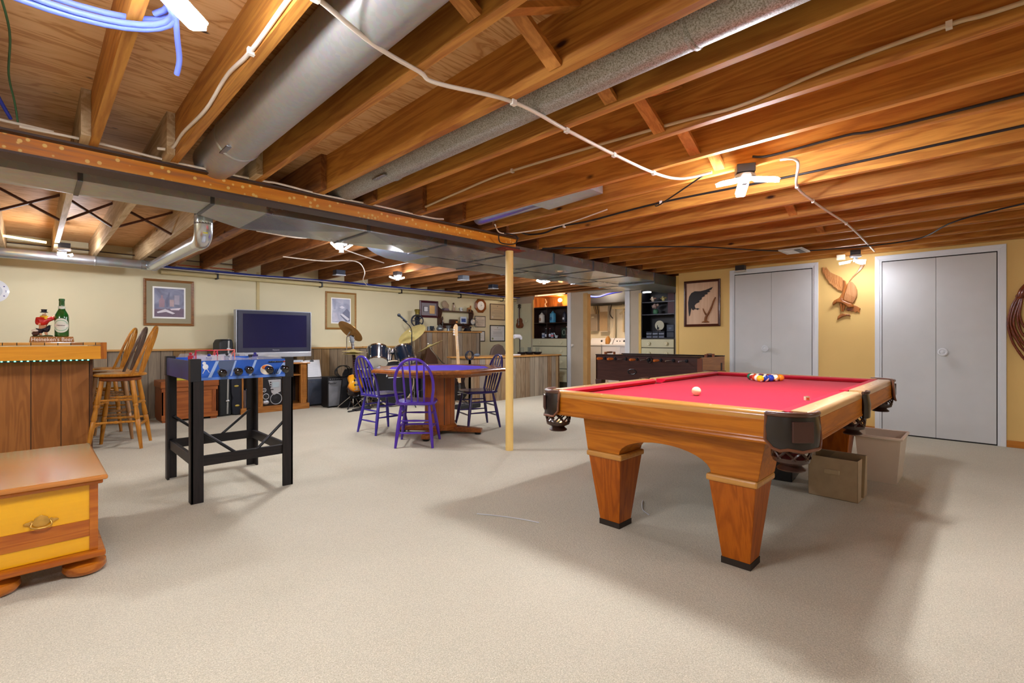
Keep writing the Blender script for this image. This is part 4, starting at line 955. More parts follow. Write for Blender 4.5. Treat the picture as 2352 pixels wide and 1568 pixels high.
# television cabinet (open bays, fluted pilasters)
e = T('tv_cabinet', 'low oak television cabinet with open bays and fluted side columns', 'cabinet', (2.72, 8.14, 0))
x0, x1, y0, y1, h = -.50, .47, -.24, .24, .755
o('plinth', MB().box(x0-.02, x1+.02, y0-.02, y1, 0, .09), OAKH, e, bev=.006)
o('top', MB().box(x0-.03, x1+.03, y0-.03, y1, h-.03, h), OAKH, e, bev=.01)
o('back', MB().box(x0, x1, y1-.02, y1, .09, h-.03), M('2a1a10', .6), e)
for a, b in ((x0, x0+.02), (x1-.02, x1)): o('side_panel', MB().box(a, b, y0, y1, .09, h-.03), OAK, e)
for a, b in ((-.30, -.21), (.36, .47)):
    p = o('pilaster', MB().box(a, b, y0, y0+.06, .09, h-.03), OAK, e, bev=.003)
    mb = MB()
    for k in range(4):
        x = a+(b-a)*(k+1)/5; mb.tube([(x, y0-.001, .14), (x, y0-.001, h-.07)], .006, 8)
    o('fluting', mb, OAKH, p, smooth=50)
for a, b in ((-.305,-.285), (.19,.21)): o('divider', MB().box(a, b, y0+.02, y1-.02, .09, h-.03), OAK, e)
o('shelf', MB().box(.21, .45, y0+.01, y1-.02, .54, .56), OAKH, e)
cols = ['6a3038','3a3a44','8a6a58','28303c','b09078','5a2a3a','2c4450','a08490','443028','706058','883848','302838']
for k in range(12):
    S('record', MB().box(-.0055, .0055, -.15, .12, 0, .28-.01*(k % 3)), M(cols[k], .6), '%s record sleeve in the left bay of the oak television cabinet' % (['dusty red','dark grey','tan','slate','beige','maroon','teal','mauve','brown','taupe','rose','plum'][k],), 'record', 'records in the oak cabinet', loc=(2.245+.0145*k, 8.1, .092))
e = T('stereo', 'black and silver boombox speaker stereo in the middle bay of the oak cabinet', 'stereo', (2.66, 8.06, .09))
o('body', MB().box(-.16, .155, -.1, .14, 0, .43), M('1a1a1e', .35), e, bev=.012)
SIL = M('c2c4c8', .3, .5)
o('silver_face', MB().ext([(-.06,.40),(.13,.40),(.13,.21),(.03,.16),(-.01,.2),(-.03,.3)], .008, Matrix(((1,0,0,0),(0,0,-1,-.1),(0,1,0,0),(0,0,0,1)))), SIL, e, bev=.003)
o('display', MB().box(.0, .105, -.113, -.108, .28, .36), M('a8b4b8', .25), e, bev=.002)
mb = MB()
for z in (.29, .325, .36): mb.ball((-.022, -.11, z), .011, 10, 6)
o('dials', mb, M('101012', .3), e, smooth=60)
Mf = lambda x, z, y=-.1: Matrix.Translation((x, y, z)) @ Matrix.Rotation(PI/2, 4, 'X')
def cone(x, z, r, lab=None):
    c = o('speaker_cone', MB().lathe([(r*.98,0),(r*.95,.006),(r*.5,.001),(r*.25,.006),(0,.008)], 28, Mf(x, z)), M('16181c', .5), e, smooth=40)
    o('speaker_ring', MB().tube([(x+r*math.cos(a*PI/12), -.105, z+r*math.sin(a*PI/12)) for a in range(24)], .006, 8, closed=True), SIL, c, smooth=60)
    return c
cone(.06, .10, .085); cone(-.09, .145, .042)
o('horn', MB().ball((-.09, -.1, .055), .045, 16, 10, (1.1,.5,.75)), SIL, e, smooth=60)
em = cone(-.115, .245, .026)
mb = MB()
for a in (90, 210, 330): mb.bar((-.115,-.108,.245), (-.115+.022*math.cos(R(a)), -.108, .245+.022*math.sin(R(a))), .006, .006, (0,1,0))
o('spokes', mb, SIL, em)
o('label_plate', MB().box(-.02, .02, -.112, -.108, .24, .255), M('18181a', .4), e)
# television
e = T('television', 'large flat television with silver sides on the oak cabinet', 'television', (2.735, 8.09, .755), 0)
o('bezel', MB().box(-.545, .535, -.09, .03, .165, .805), M('34374a', .35, coat=.2), e, bev=.006)
o('screen', MB().box(-.475, .475, -.0935, -.0895, .235, .755), M('161a44', .15, coat=.5, var=.02), e)
o('silver_sides', MB().box(-.568, -.553, -.085, .03, .155, .81).box(.543, .556, -.085, .03, .155, .81).box(-.568, .556, -.085, .03, .803, .815), M('b4b8c2', .3, .4), e, bev=.003)
o('speaker_bar', MB().box(-.565, .553, -.1, .03, .085, .165), M('c4c8d0', .3, .4), e, bev=.01)
o('stand', MB().box(-.3, .3, -.08, .08, 0, .02).box(-.2, .2, -.05, .02, .02, .09), M('1a1c22', .4), e, bev=.004)
text('maker_mark', 'Panasonic', .026, M('c8ccd4', .3, .5), e, (-.0, -.0915, .198), LEFT, .0006)
for k, (x, y, c, lab, s) in enumerate(((3.02, 7.96, 'b8c0cc', 'flat silver box on the oak cabinet under the television', (.09,.07,.03)), (2.92, 7.95, '8a7838', 'small brownish box under the television corner', (.04,.04,.045)), (3.12, 7.97, 'd8d8d4', 'white booklet lying on the right end of the oak cabinet', (.07,.09,.012)))):
    S('game_box', MB().box(-s[0], s[0], -s[1], s[1], 0, s[2]), M(c, .5), lab, 'box', loc=(x, y-.0, .756), rot=(0,0,.1*k))
# amplifiers
def amp(lab, cx, y, x0, x1, z1, grille, dep=.24, top=.05, rz=0, panel=True):
    e = T('amplifier', lab, 'amplifier', ((x0+x1)/2, y, 0), rz)
    w = (x1-x0)/2
    o('cabinet', MB().box(-w, w, 0, dep, 0.012, z1), M('101012', .5, bmp=.2, bs=250), e, bev=.006)
    o('grille_cloth', MB().box(-w+.015, w-.015, -.006, 0, .03, z1-(top if panel else .02)), grille, e)
    if panel:
        p = o('control_panel', MB().box(-w+.015, w-.015, -.004, 0, z1-top, z1-.012), M('25272c', .35), e)
        mb = MB()
        for k in range(7): mb.ball((-w+.04+k*(2*w-.09)/6, -.008, z1-top/2-.005), .007, 8, 6)
        o('knobs', mb, M('c8c8cc', .3, .7), p, smooth=60)
    for sx in (-1, 1): o('foot', MB().box(sx*(w-.03)-.015, sx*(w-.03)+.015, .02, .05, 0, .012).box(sx*(w-.03)-.015, sx*(w-.03)+.015, dep-.05, dep-.02, 0, .012), BLACK, e)
    return e, w
def gr(c, c2):
    m, nt, b = newmat('grille_'+c); L = nt.links; b.inputs['Roughness'].default_value = .6; b.inputs['Metallic'].default_value = .2
    v = coords(nt, rand=False); n = N(nt, 'TexNoise', _Scale=5., _Detail=2.); L.new(v, n.inputs['Vector'])
    wv = N(nt, 'TexWave', _Scale=90.); L.new(v, wv.inputs['Vector'])
    r = ramp(nt, [(.3, c), (.7, c2)]); L.new(n.outputs['Fac'], r.inputs[0])
    r2 = ramp(nt, [(0, 'a8a8a8'), (1, 'ffffff')]); L.new(wv.outputs['Fac'], r2.inputs[0])
    L.new(mixc(nt, .6, r.outputs[0], r2.outputs[0], 'MULTIPLY'), b.inputs['Base Color']); return m
a1, w = amp('wide dark blue-grey amplifier under the clipped paper sheets', 0, 8.08, 3.245, 3.605, .475, gr('3c4454', '586070'), .26, panel=False)
o('silver_trim', MB().box(-w, w, -.008, -.002, .455, .468), SIL, a1)
text('script_logo', 'Fender', .05, M('7a8088', .3, .6), a1, (-.09, -.008, .41), LEFT, .001, shear=.35)
a2, w = amp('narrow grey amplifier with a control strip, right of the wide one', 0, 7.66, 3.415, 3.70, .505, gr('74757a', '96979a'), .24, .06)
text('script_logo', 'Fender', .05, M('2a2c30', .3, .2), a2, (-.07, -.009, .40), LEFT, .001, shear=.35)
for k in range(2):
    e = T('paper_sheets', ['clipboard of white lined sheets propped on the wide amplifier', 'loose white sheet behind the clipboard'][k], 'paper', (3.40+.05*k, 8.2+.06*k, .478), (R(-14), 0, -.06+.12*k))
    o('sheets', MB().box(-.118, .118, -.006, .0, 0, .29).box(-.112, .125, -.002, .004, 0, .294), M('eef0f2', .6, var=.02), e)
    if k == 0:
        mb = MB()
        for i in range(12): mb.box(-.1, .09, -.0068, -.006, .03+.0185*i, .0315+.0185*i)
        o('ruled_lines', mb, M('9aa2b4', .6), e)
        o('clip', MB().box(-.03, .03, -.013, -.004, .265, .29).tube([(-.012,-.01,.29),(0,-.012,.312),(.012,-.01,.29)], .004, 6), M('2a2c2c', .35, .5), e)
# electric guitar on a stand
SUN = newmat('sunburst'); m, nt, b = SUN; L = nt.links
b.inputs['Roughness'].default_value = .15; b.inputs['Coat Weight'].default_value = .8
tc = N(nt, 'TexCoord'); mp = N(nt, 'Mapping'); mp.inputs['Scale'].default_value = (5.6,5.6,0); mp.inputs['Location'].default_value = (0,-.95,0); L.new(tc.outputs['Object'], mp.inputs['Vector'])
ln = N(nt, 'VectorMath', operation='LENGTH'); L.new(mp.outputs[0], ln.inputs[0])
r_ = ramp(nt, [(.5, 'f2ac14'), (.8, 'd8860c'), (.98, '4a1c08'), (1.0, '140a06')]); L.new(ln.outputs['Value'], r_.inputs[0]); L.new(r_.outputs[0], b.inputs['Base Color'])
SUN = m
def guitar(name, lab, loc, rot, bodymat, outline, neckmat, head, headmat, neck, black_guard=None, bass=False):
    e = T(name, lab, 'guitar', loc, rot)
    bo = o('body', MB().ext(outline, .042, z0=-.021), bodymat, e, bev=.008, smooth=50)
    ymax = max(p[1] for p in outline)
    n = o('neck', MB().hexa([(-.027,.24,.018),(.027,.24,.018),(.021,neck,.012),(-.021,neck,.012),(-.027,.24,.04),(.027,.24,.04),(.021,neck,.03),(-.021,neck,.03)]), neckmat[0], e, bev=.003)
    o('fretboard', MB().hexa([(-.0265,.22,.04),(.0265,.22,.04),(.0205,neck,.03),(-.0205,neck,.03),(-.0265,.22,.044),(.0265,.22,.044),(.0205,neck,.034),(-.0205,neck,.034)]), neckmat[1], n)
    mb = MB()
    for k in range(14):
        y = neck-(neck-.25)*(1-2**(-k/12))*1.75
        if y > .26: mb.box(-.024, .024, y-.001, y+.001, .033+.011*(neck-y)/(neck-.22), .0355+.011*(neck-y)/(neck-.22))
    o('frets', mb, M('c8c8c8', .3, .8), n)
    hd = o('headstock', MB().ext([(x, y+neck) for x, y in head], .016, z0=.008), headmat, e, bev=.003)
    mb = MB()
    ys = [.03,.07,.11]
    for y in ys:
        for sx in ((-1, 1) if not bass else (-1,)):
            mb.ball((sx*.043, neck+y, .016), .011 if not bass else .016, 8, 6, (1.5,1,.6))
    o('tuners', mb, M('d0d0d0', .25, .8), hd, smooth=60)
    mb = MB()
    for y in ((.19,.115) if not bass else (.16,)): mb.box(-.035, .035, y-.017, y+.017, .021, .028)
    o('pickups', mb, M('101010', .3), bo, bev=.002)
    o('bridge', MB().box(-.04, .04, .06, .072, .021, .03).box(-.045, .045, .018, .03, .021, .033), M('d0d0d0', .25, .8), bo, bev=.002)
    mb = MB()
    for k in range(4 if bass else 6):
        x = -.016+.032*k/(3 if bass else 5); mb.tube([(x,.03,.034),(x*.8,neck,.037)], .0009, 4)
    o('strings', mb, M('d8d8d8', .3, .8), e)
    mb = MB()
    for x, y in ((.10,.0),(.115,.05),(.075,-.02),(.125,.10)): mb.lathe([(.011,0),(.010,.012),(0,.013)], 10, Matrix.Translation((x,y,.021)))
    o('control_knobs', mb, M('161210', .3), bo, smooth=50)
    return e
lp = [(0,-.08),(.08,-.075),(.14,-.03),(.158,.04),(.14,.11),(.115,.16),(.118,.21),(.13,.245),(.10,.235),(.07,.24),(.03,.27),(-.04,.29),(-.10,.28),(-.128,.24),(-.12,.19),(-.108,.16),(-.13,.11),(-.158,.05),(-.15,-.02),(-.10,-.07)]
EB = M('2a1a14', .4); BLKG = M('0e0e10', .15, coat=.7)
ghead = [(-.02,0),(.02,0),(.034,.03),(.036,.13),(.02,.145),(0,.135),(-.02,.145),(-.036,.13),(-.034,.03)]
guitar('electric_guitar', 'sunburst electric guitar leaning on a stand by the narrow amplifier', (3.755, 7.36, .26), (PI/2-.16, 0, .08), SUN, lp, (M('4a2014', .3), EB), ghead, BLKG, .80)
e = T('guitar_stand', 'black guitar stand under the sunburst guitar', 'stand', (3.755, 7.30, 0))
o('post', MB().tube([(0,.17,.02),(0,.22,.62)], .012, 8), BLACK, e)
for p in ((-.2,-.06,.012), (.2,-.06,.012), (0,.3,.012)): o('leg', MB().tube([(0,.17,.22), p], .010, 8), BLACK, e, smooth=60)
o('cradle', MB().tube([(-.09,-.04,.19),(-.09,.06,.165),(.09,.06,.165),(.09,-.04,.19)], .011, 8), BLACK, e, smooth=60)
S('gig_bag', MB().loft([[(-.19,.16,.0),(.16,.14,.0),(.15,.26,.0),(-.18,.27,.0)], [(-.17,.17,.3),(.13,.16,.32),(.12,.24,.32),(-.16,.25,.3)], [(-.14,.2,.55),(.1,.2,.58),(.09,.25,.58),(-.13,.25,.55)], [(-.1,.23,.62),(.06,.23,.64),(.05,.25,.64),(-.09,.25,.62)]]), M('0d0d10', .7), 'slumped black gig bag behind the sunburst guitar', 'bag', loc=(3.77, 7.36, 0), smooth=60)
pts = [(3.62+.11*math.cos(a*.7)+.02*math.sin(a), 7.52+.01*a*.3, .60+.09*math.sin(a*.7)) for a in range(28)]
S('cable_bundle', MB().tube(smoothpath(pts, 3), .007, 6), M('17171a', .4), 'bundle of black leads hanging behind the sunburst guitar', 'cable', smooth=60)
S('foot_pedal', MB().box(-.06, .1, -.05, .05, 0, .03).box(-.18, -.06, -.02, .02, 0, .02), M('1b1b1f', .4), 'black pedal with lead lying on the carpet in front of the guitar stand', 'pedal', loc=(3.62, 7.06, 0), rot=(0,0,.3), bev=.006)
S('strap_heap', MB().ball((0,0,.02), .085, 14, 8, (1.2,.9,.3)).tube([(.09*math.cos(a*.52), .07*math.sin(a*.52), .03+.006*math.sin(a)) for a in range(12)], .014, 6, closed=True), M('151822', .5), 'dark strap heaped on the carpet by the guitar stand', 'strap', loc=(3.78, 7.1, 0), smooth=60)
# drum kit
SHELL = M('0e1a28', .12, var=.1, coat=.8); CHR = M('d2d4d8', .12, 1., var=.03); HEADW = M('e6e6e2', .5, var=.02); CYM = M('dccb84', .35, .6, var=.1, vs=12); CYMB = M('c0904e', .35, .65, var=.15, vs=12)
def drum(e, r, dep, lugs=6):
    "cylinder along local Z from 0 to dep, batter head at dep"
    s_ = o('shell', MB().lathe([(r-.004,.01),(r,.01),(r,dep-.01),(r-.004,dep-.01)], 36), SHELL, e, smooth=40)
    for z, nm in ((0, 'bottom_head'), (dep, 'top_head')):
        o(nm, MB().lathe([(r-.004, z-.004),(r-.004, z+.004)], 36), HEADW, e, smooth=40)
        o('hoop', MB().lathe([(r+.001,z-.012),(r+.009,z-.012),(r+.009,z+.012),(r+.001,z+.012),(r+.001,z-.012)], 36), CHR, e, smooth=40)
    for k in range(lugs):
        a = 2*PI*k/lugs+.3
        c, s = math.cos(a)*(r+.008), math.sin(a)*(r+.008)
        o('lug', MB().tube([(c,s,.0),(c,s,dep)], .0032, 6).ball((c,s,.035), .013, 8, 6, (1,1,1.5)).ball((c,s,dep-.035), .013, 8, 6, (1,1,1.5)), CHR, s_, smooth=60)
BX, BY, BZ = 4.27, 7.06, .395
e = T('bass_drum', 'large bass drum with white script on its black front head, behind the purple chairs', 'drum', (BX, BY, BZ), (PI/2, 0, -.05))
r = .365
o('shell', MB().lathe([(r-.006,-.40),(r,-.40),(r,-.02),(r-.006,-.02)], 44), SHELL, e, smooth=40)
o('front_head', MB().lathe([(r-.006,-.012),(r-.006,-.002)], 44), M('1b1d22', .35, var=.03), e)
o('hoop', MB().lathe([(r,-.03),(r+.02,-.03),(r+.02,.012),(r,.012),(r,-.03)], 44), SHELL, e, smooth=40); o('hoop_inlay', MB().lathe([(r-.004,.008),(r+.016,.008),(r+.016,.014),(r-.004,.014),(r-.004,.008)], 44), M('d8c8a8', .3, .3), e, smooth=40)
o('back_hoop', MB().lathe([(r,-.42),(r+.02,-.42),(r+.02,-.38),(r,-.38),(r,-.42)], 44), SHELL, e, smooth=40)
text('script_mark', 'Pearl', .175, M('f2f2ee', .4), e, (.02, .16, .001), (0,0,0), .001, shear=.3, sx=.95, label='white script lettering')
o('mark_underline', MB().box(-.1, .16, .085, .094, .001, .003), M('f2f2ee', .4), e)
for a in (25, 65, 115, 155, 205, 335, -20, 290):
    c, s = math.cos(R(a))*(r+.02), math.sin(R(a))*(r+.02)
    o('claw', MB().tube([(c,s,.012),(c,s,-.1)], .008, 6).ball((c,s,-.1), .017, 8, 6), CHR, e, smooth=60)
for sx in (-1, 1): o('spur', MB().tube([(sx*.3,-.2,-.12),(sx*.42,-.393,-.02)], .009, 8), CHR, e, smooth=60)
o('tom_mount', MB().tube([(0,.36,-.12),(0,.50,-.14)], .018, 12).tube([(-.02,.5,-.14),(-.16,.54,-.1)], .012, 8).tube([(.02,.5,-.14),(.16,.54,-.1)], .012, 8).ball((0,.5,-.14), .03, 12, 8), CHR, e, smooth=60)
e = T('tom_drum', 'dark blue tom drum tilted to the left over the bass drum', 'drum', (3.955, 7.03, .745)); drum(e, .165, .25); e.rotation_euler = (R(-30), R(20), 0)
e = T('tom_drum', 'dark blue tom drum tilted to the right over the bass drum', 'drum', (4.50, 7.03, .735)); drum(e, .165, .26); e.rotation_euler = (R(-28), R(-2), 0)
for (lab, p) in (('chrome wing nut clamp on the left tom', (4.235, 7.2, .93)), ('chrome wing nut clamp on the right tom', (4.335, 7.2, .92))):
    S('tom_clamp', MB().ball((0,0,0), .045, 12, 8, (1,1,1.3)).tube([(0,0,0),(.0,.05,-.2)], .012, 8).ball((.03,-.02,.03), .018, 8, 6).ball((-.03,-.02,-.02), .018, 8, 6), CHR, lab, 'clamp', loc=p, smooth=60)
def tilt(f, r):
    n = Vector((.7075*f+.7067*r, .7067*f-.7075*r, .8))
    return tuple(Vector((0,0,1)).rotation_difference(n.normalized()).to_euler())
def cymbal(par, r, loc, rot, mt):
    c = o('cymbal', MB().lathe([(.012,.03),(.03,.026),(.045,.012),(.06,.008),(r*.6,.0),(r,-.012),(r,-.0135),(r*.6,-.0025),(.06,.0055),(.04,.011),(.012,.025)], 40), mt, par, loc=loc, rot=rot, smooth=40)
    o('wing_nut', MB().tube([(0,0,.02),(0,0,.06)], .007, 8).ball((0,0,.055), .014, 8, 6, (1.6,.5,1)), CHR, c, smooth=60)
    return c
def tripod(e, h, r=.25, mt=CHR):
    o('lower_tube', MB().tube([(0,0,.06),(0,0,h*.55)], .014, 10), mt, e, smooth=50); o('upper_tube', MB().tube([(0,0,h*.5),(0,0,h)], .009, 10), mt, e, smooth=50)
    o('height_clamp', MB().ball((0,0,h*.55), .024, 10, 7), mt, e, smooth=60)
    for k in range(3):
        a = 2*PI*k/3+.6; o('leg', MB().tube([(0,0,.22),(r*math.cos(a),r*math.sin(a),.01)], .008, 8), mt, e, smooth=50)
e = T('cymbal_stand', 'bronze cymbal tilted up on a thin stand left of the toms', 'cymbal', (3.72, 7.62, 0)); tripod(e, 1.15); o('tilter', MB().tube([(0,0,1.15),(.05,-.02,1.25)], .009, 8), CHR, e); cymbal(e, .235, (.06, -.03, 1.262), tilt(.62, .5), CYMB)
e = T('cymbal_stand', 'brass crash cymbal tilted on a stand right of the toms', 'cymbal', (4.80, 7.25, 0)); tripod(e, 1.1); o('tilter', MB().tube([(0,0,1.1),(-.06,-.06,1.235)], .009, 8), CHR, e); cymbal(e, .265, (-.10, -.07, 1.22), tilt(-.55, -.42), CYM)
e = T('cymbal_stand', 'brass ride cymbal seen edge on, on a slanting boom arm before the tall barnwood counter', 'cymbal', (5.42, 7.2, 0)); tripod(e, .62, .3); o('boom', MB().tube([(.02,0,.62),(-.42,-.16,.95),(-.45,-.17,1.0)], .011, 10), CHR, e, smooth=50); o('boom_clamp', MB().ball((-.02,0,.66), .03, 10, 8), CHR, e, smooth=60); cymbal(e, .25, (-.45, -.17, 1.0), tilt(-.02, -.40), CYM)
e = T('hi_hat', 'pair of thin hi-hat cymbals seen edge on left of the blue tom', 'cymbal', (3.75, 7.45, 0)); tripod(e, .98); cymbal(e, .175, (0, 0, .89), (R(1), R(1), 0), CYM); cymbal(e, .175, (0, 0, .93), (R(2), R(2), 0), CYM)
e = T('snare_drum', 'low chrome snare drum between the bass drum and the guitar', 'drum', (3.93, 7.32, .50), (0,0,0))
o('shell', MB().lathe([(.165,0),(.175,0),(.175,.13),(.165,.13)], 32), CHR, e, smooth=40); o('head', MB().lathe([(.168,.128),(.168,.134)], 32), HEADW, e); o('stand_basket', MB().tube([(0,0,-.03),(0,0,-.46)], .012, 8).tube([(0,0,-.3),(.2,.1,-.49)], .008, 6).tube([(0,0,-.3),(-.2,.1,-.49)], .008, 6).tube([(0,0,-.3),(0,-.2,-.49)], .008, 6), CHR, e, smooth=50)
e = T('kick_pedal', 'chrome kick pedal on the floor right of the bass drum', 'pedal', (4.70, 6.9, 0)); o('frame', MB().tube([(-.05,0,.01),(-.05,0,.25),(.05,0,.25),(.05,0,.01)], .009, 8).tube([(0,0,.25),(.02,-.1,.36)], .006, 6), CHR, e, smooth=50); o('footboard', MB().bar((0,-.02,.09),(0,-.26,.015),.07,.012), CHR, e)
e = T('microphone_stand', 'black microphone on a boom stand in front of the brass cymbal', 'microphone', (4.53, 6.92, 0))
o('pole', MB().tube([(0,0,.03),(0,0,1.2)], .010, 10), BLACK, e, smooth=50)
o('boom', MB().tube(smoothpath([(.0,0,1.15),(.0,0,1.25),(-.03,0,1.33),(-.08,0,1.375),(-.17,0,1.44)], 4), .008, 8), BLACK, e, smooth=50)
mc = o('microphone', MB().tube([(-.10,-.01,1.41),(-.235,-.01,1.505)], [.011,.017], 12), M('38404e', .35, .4), e, smooth=50); o('mic_grille', MB().ball((-.252,-.01,1.517), .027, 14, 10), M('20262e', .4, .5), mc, smooth=60)
o('boom_clamp', MB().ball((0,0,.78), .025, 10, 8), BLACK, e, smooth=60)
for k in range(3):
    a = 2*PI*k/3+.2; o('leg', MB().tube([(0,0,.12),(.26*math.cos(a),.26*math.sin(a),.012)], .008, 8), BLACK, e, smooth=50)
S('floor_amp', MB().box(-.14, .14, 0, .2, 0.0, .44), M('15181f', .5, bmp=.2, bs=250), 'dark floor amplifier half hidden behind the poker table pedestal', 'amplifier', loc=(4.98, 7.1, 0), bev=.006)
# pictures on the cream wall
def picture(lab, cx, cz, w, h, fm, b, t, matc, mw, build=None, wallrot=LEFT, y=8.398, name='framed_picture', cat='picture', group=None, inner='fbfbf8', grow=0):
    e = T(name, lab, cat, (cx, y, cz) if wallrot == LEFT else (y, cx, cz), wallrot, group)
    o('frame', rect_frame(MB(), w, h, b, t), fm, e)
    o('mat_board', MB().box(-w/2+b*.9, w/2-b*.9, -h/2+b*.9, h/2-b*.9, .001, .006), M(matc, .6, var=.03), e)
    iw, ih = w/2-b-mw, h/2-b-mw
    a = o('print', MB().box(-iw, iw, -ih, ih, .006, .0075), M(inner, .5, var=.02), e)
    if build: build(a, iw, ih)
    return e
FRW = wood('a4703c', '704420', 'X', 4, .35, .3)
FRW2 = wood('b98a4c', '8a5c28', 'X', 4, .35, .3)
def artmat(stops, sc1=4, name='art', dist=.8):
    m, nt, b = newmat(name); L = nt.links; b.inputs['Roughness'].default_value = .35
    v = coords(nt, rand=False, scale=(1,1,1)); n = N(nt, 'TexNoise', _Scale=float(sc1), _Detail=4., _Distortion=dist); L.new(v, n.inputs['Vector'])
    r = ramp(nt, stops); L.new(n.outputs['Fac'], r.inputs[0]); L.new(r.outputs[0], b.inputs['Base Color']); return m
def still(a, w, h):
    o('image', MB().box(-w*.9, w*.9, -h*.9, h*.9, .0075, .0085), artmat([(.3,'3c4058'),(.5,'6a6a88'),(.7,'9498b0')], 5, 'still_art'), a)
    P = lambda pts, c, z=.0095: o('painted_shape', MB().ext([(x*w, y*h) for x, y in pts], .0008, z0=z-.0008), M(c, .4, var=.15, vs=14), a)
    P([(-.9,-.9),(.9,-.9),(.9,-.35),(-.9,-.42)], '6a5468', .0089)
    P([(-.62,-.3),(-.3,-.3),(-.28,.15),(-.4,.3),(-.4,.46),(-.5,.46),(-.5,.3),(-.62,.12)], '9a7a86'); P([(-.2,-.28),(-.06,-.28),(-.06,.3),(.0,.36),(.02,.66),(-.04,.66),(-.12,.34),(-.2,.3)], '5a5c7a')
    P([(.02,-.24),(.28,-.24),(.28,.2),(.02,.2)], 'b49a9c'); P([(.3,-.1),(.62,-.1),(.62,.5),(.3,.5)], '9c96a8')
    P([(-.75,-.6),(-.25,-.4),(.35,-.66),(.2,-.72),(-.2,-.58),(-.7,-.68)], 'e2dce4', .0098); P([(.05,-.38),(.7,-.3),(.6,-.45),(.1,-.46)], 'd8ccd4', .0098)
picture('framed still life print of bottles and papers on the cream wall beside the bar stools', 1.41, 1.645, .60, .66, FRW, .034, .022, '9c9478', .07, still)
def draw(a, w, h):
    o('image', MB().box(-w*.9, w*.9, -h*.92, h*.92, .0075, .0085), artmat([(.3,'7c84a4'),(.5,'aab0c6'),(.7,'d4d6e0')], 4, 'drawing_art'), a)
    P = lambda pts, c, z=.0095: o('painted_shape', MB().ext([(x*w, y*h) for x, y in pts], .0008, z0=z-.0008), M(c, .4, var=.12, vs=14), a)
    P([(-.1,-.35),(.6,.2),(.9,-.1),(.9,-.8),(.5,-.85)], '6c728c'); P([(-.05,-.3),(.1,-.2),(.85,-.62),(.7,-.78)], 'dcdee8', .0098); P([(-.8,.9),(-.5,.9),(-.55,.1),(-.75,.1)], '9aa0b8'); P([(-.85,-.1),(-.5,-.2),(-.2,-.8),(-.85,-.85)], 'c4c6d6'); P([(-.2,.28),(.1,.4),(.4,.24),(.1,.16)], 'd8dae6', .0098)
picture('framed pale drawing of a machine on the cream wall right of the television', 3.99, 1.638, .585, .675, FRW2, .03, .02, 'b8a878', .075, draw)
# ================================================================ POKER TABLE AND PURPLE CHAIRS
TW = wood('a8622a', '5e2c10', 'X', 2, .25, .4, 0, .6, .3); TWZ = wood('b8621c', '5a2508', 'Z', 1.4, .3, .4, 1.2, 1.5, .4, planks=('X', .09, ['b05c18', '8a4210', 'c06e24', '74360c']))
PF = M('4220b4', .9, var=.05, sheen=.05, spec=.12)
cxp, cyp = 3.47, 4.70
e = T('poker_table', 'eight-sided wooden card table with purple cloth on a stout pedestal', 'table', (cxp, cyp, 0), R(10))
oct_ = lambda r, z: [(r*math.cos(PI/8+k*PI/4), r*math.sin(PI/8+k*PI/4), z) for k in range(8)]
mb = MB(); mb.loft([oct_(.80,.742), oct_(.82,.75), oct_(.82,.775), oct_(.80,.785), oct_(.62,.785), oct_(.62,.742)], cap=False)
mb.add([*oct_(.80,.742), *oct_(.62,.742)], [(k,(k+1)%8,8+(k+1)%8,8+k) for k in range(8)])
o('rim', mb, TW, e, bev=.004)
o('playing_cloth', MB().loft([oct_(.625,.75), oct_(.625,.778), oct_(.60,.781)]), PF, e, bev=.002)
mb = MB()
for k in range(8):
    a = k*PI/4; c, s = math.cos(a), math.sin(a)
    p = [(.69,-.14),(.735,-.14),(.735,.14),(.69,.14)]
    mb.ext([(x*c-y*s, x*s+y*c) for x, y in p], .002, z0=.7855)
o('chip_trays', mb, M('3a2a50', .5), e)
o('underside', MB().loft([oct_(.63,.70), oct_(.66,.742)]), TW, e)
ped = o('pedestal', MB().loft([oct_(.19,.06), oct_(.19,.70)]), TWZ, e, bev=.012)
o('pedestal_base', MB().loft([oct_(.215,.06), oct_(.22,.09), oct_(.2,.12)]), TW, ped)
for k in range(4):
    a = k*PI/2+R(25); c, s = math.cos(a), math.sin(a)
    f = o('foot', MB().hexa([(.1*c+.06*s,.1*s-.06*c,.03),(.52*c+.045*s,.52*s-.045*c,.022),(.52*c-.045*s,.52*s+.045*c,.022),(.1*c-.06*s,.1*s+.06*c,.03),(.1*c+.06*s,.1*s-.06*c,.10),(.52*c+.045*s,.52*s-.045*c,.07),(.52*c-.045*s,.52*s+.045*c,.07),(.1*c-.06*s,.1*s+.06*c,.10)]), TW, e, bev=.012)
    o('glide', MB().lathe([(.035,0),(.04,.024)], 14, Matrix.Translation((.47*c,.47*s,0))), BLACK, f, smooth=40)
PUR = M('4f2aa4', .22, var=.05, vs=3, coat=.4); PUR_SHADE = M('2a2058', .25, var=.08, vs=3, coat=.4)  # second purple is the first one with shadow put into the colour
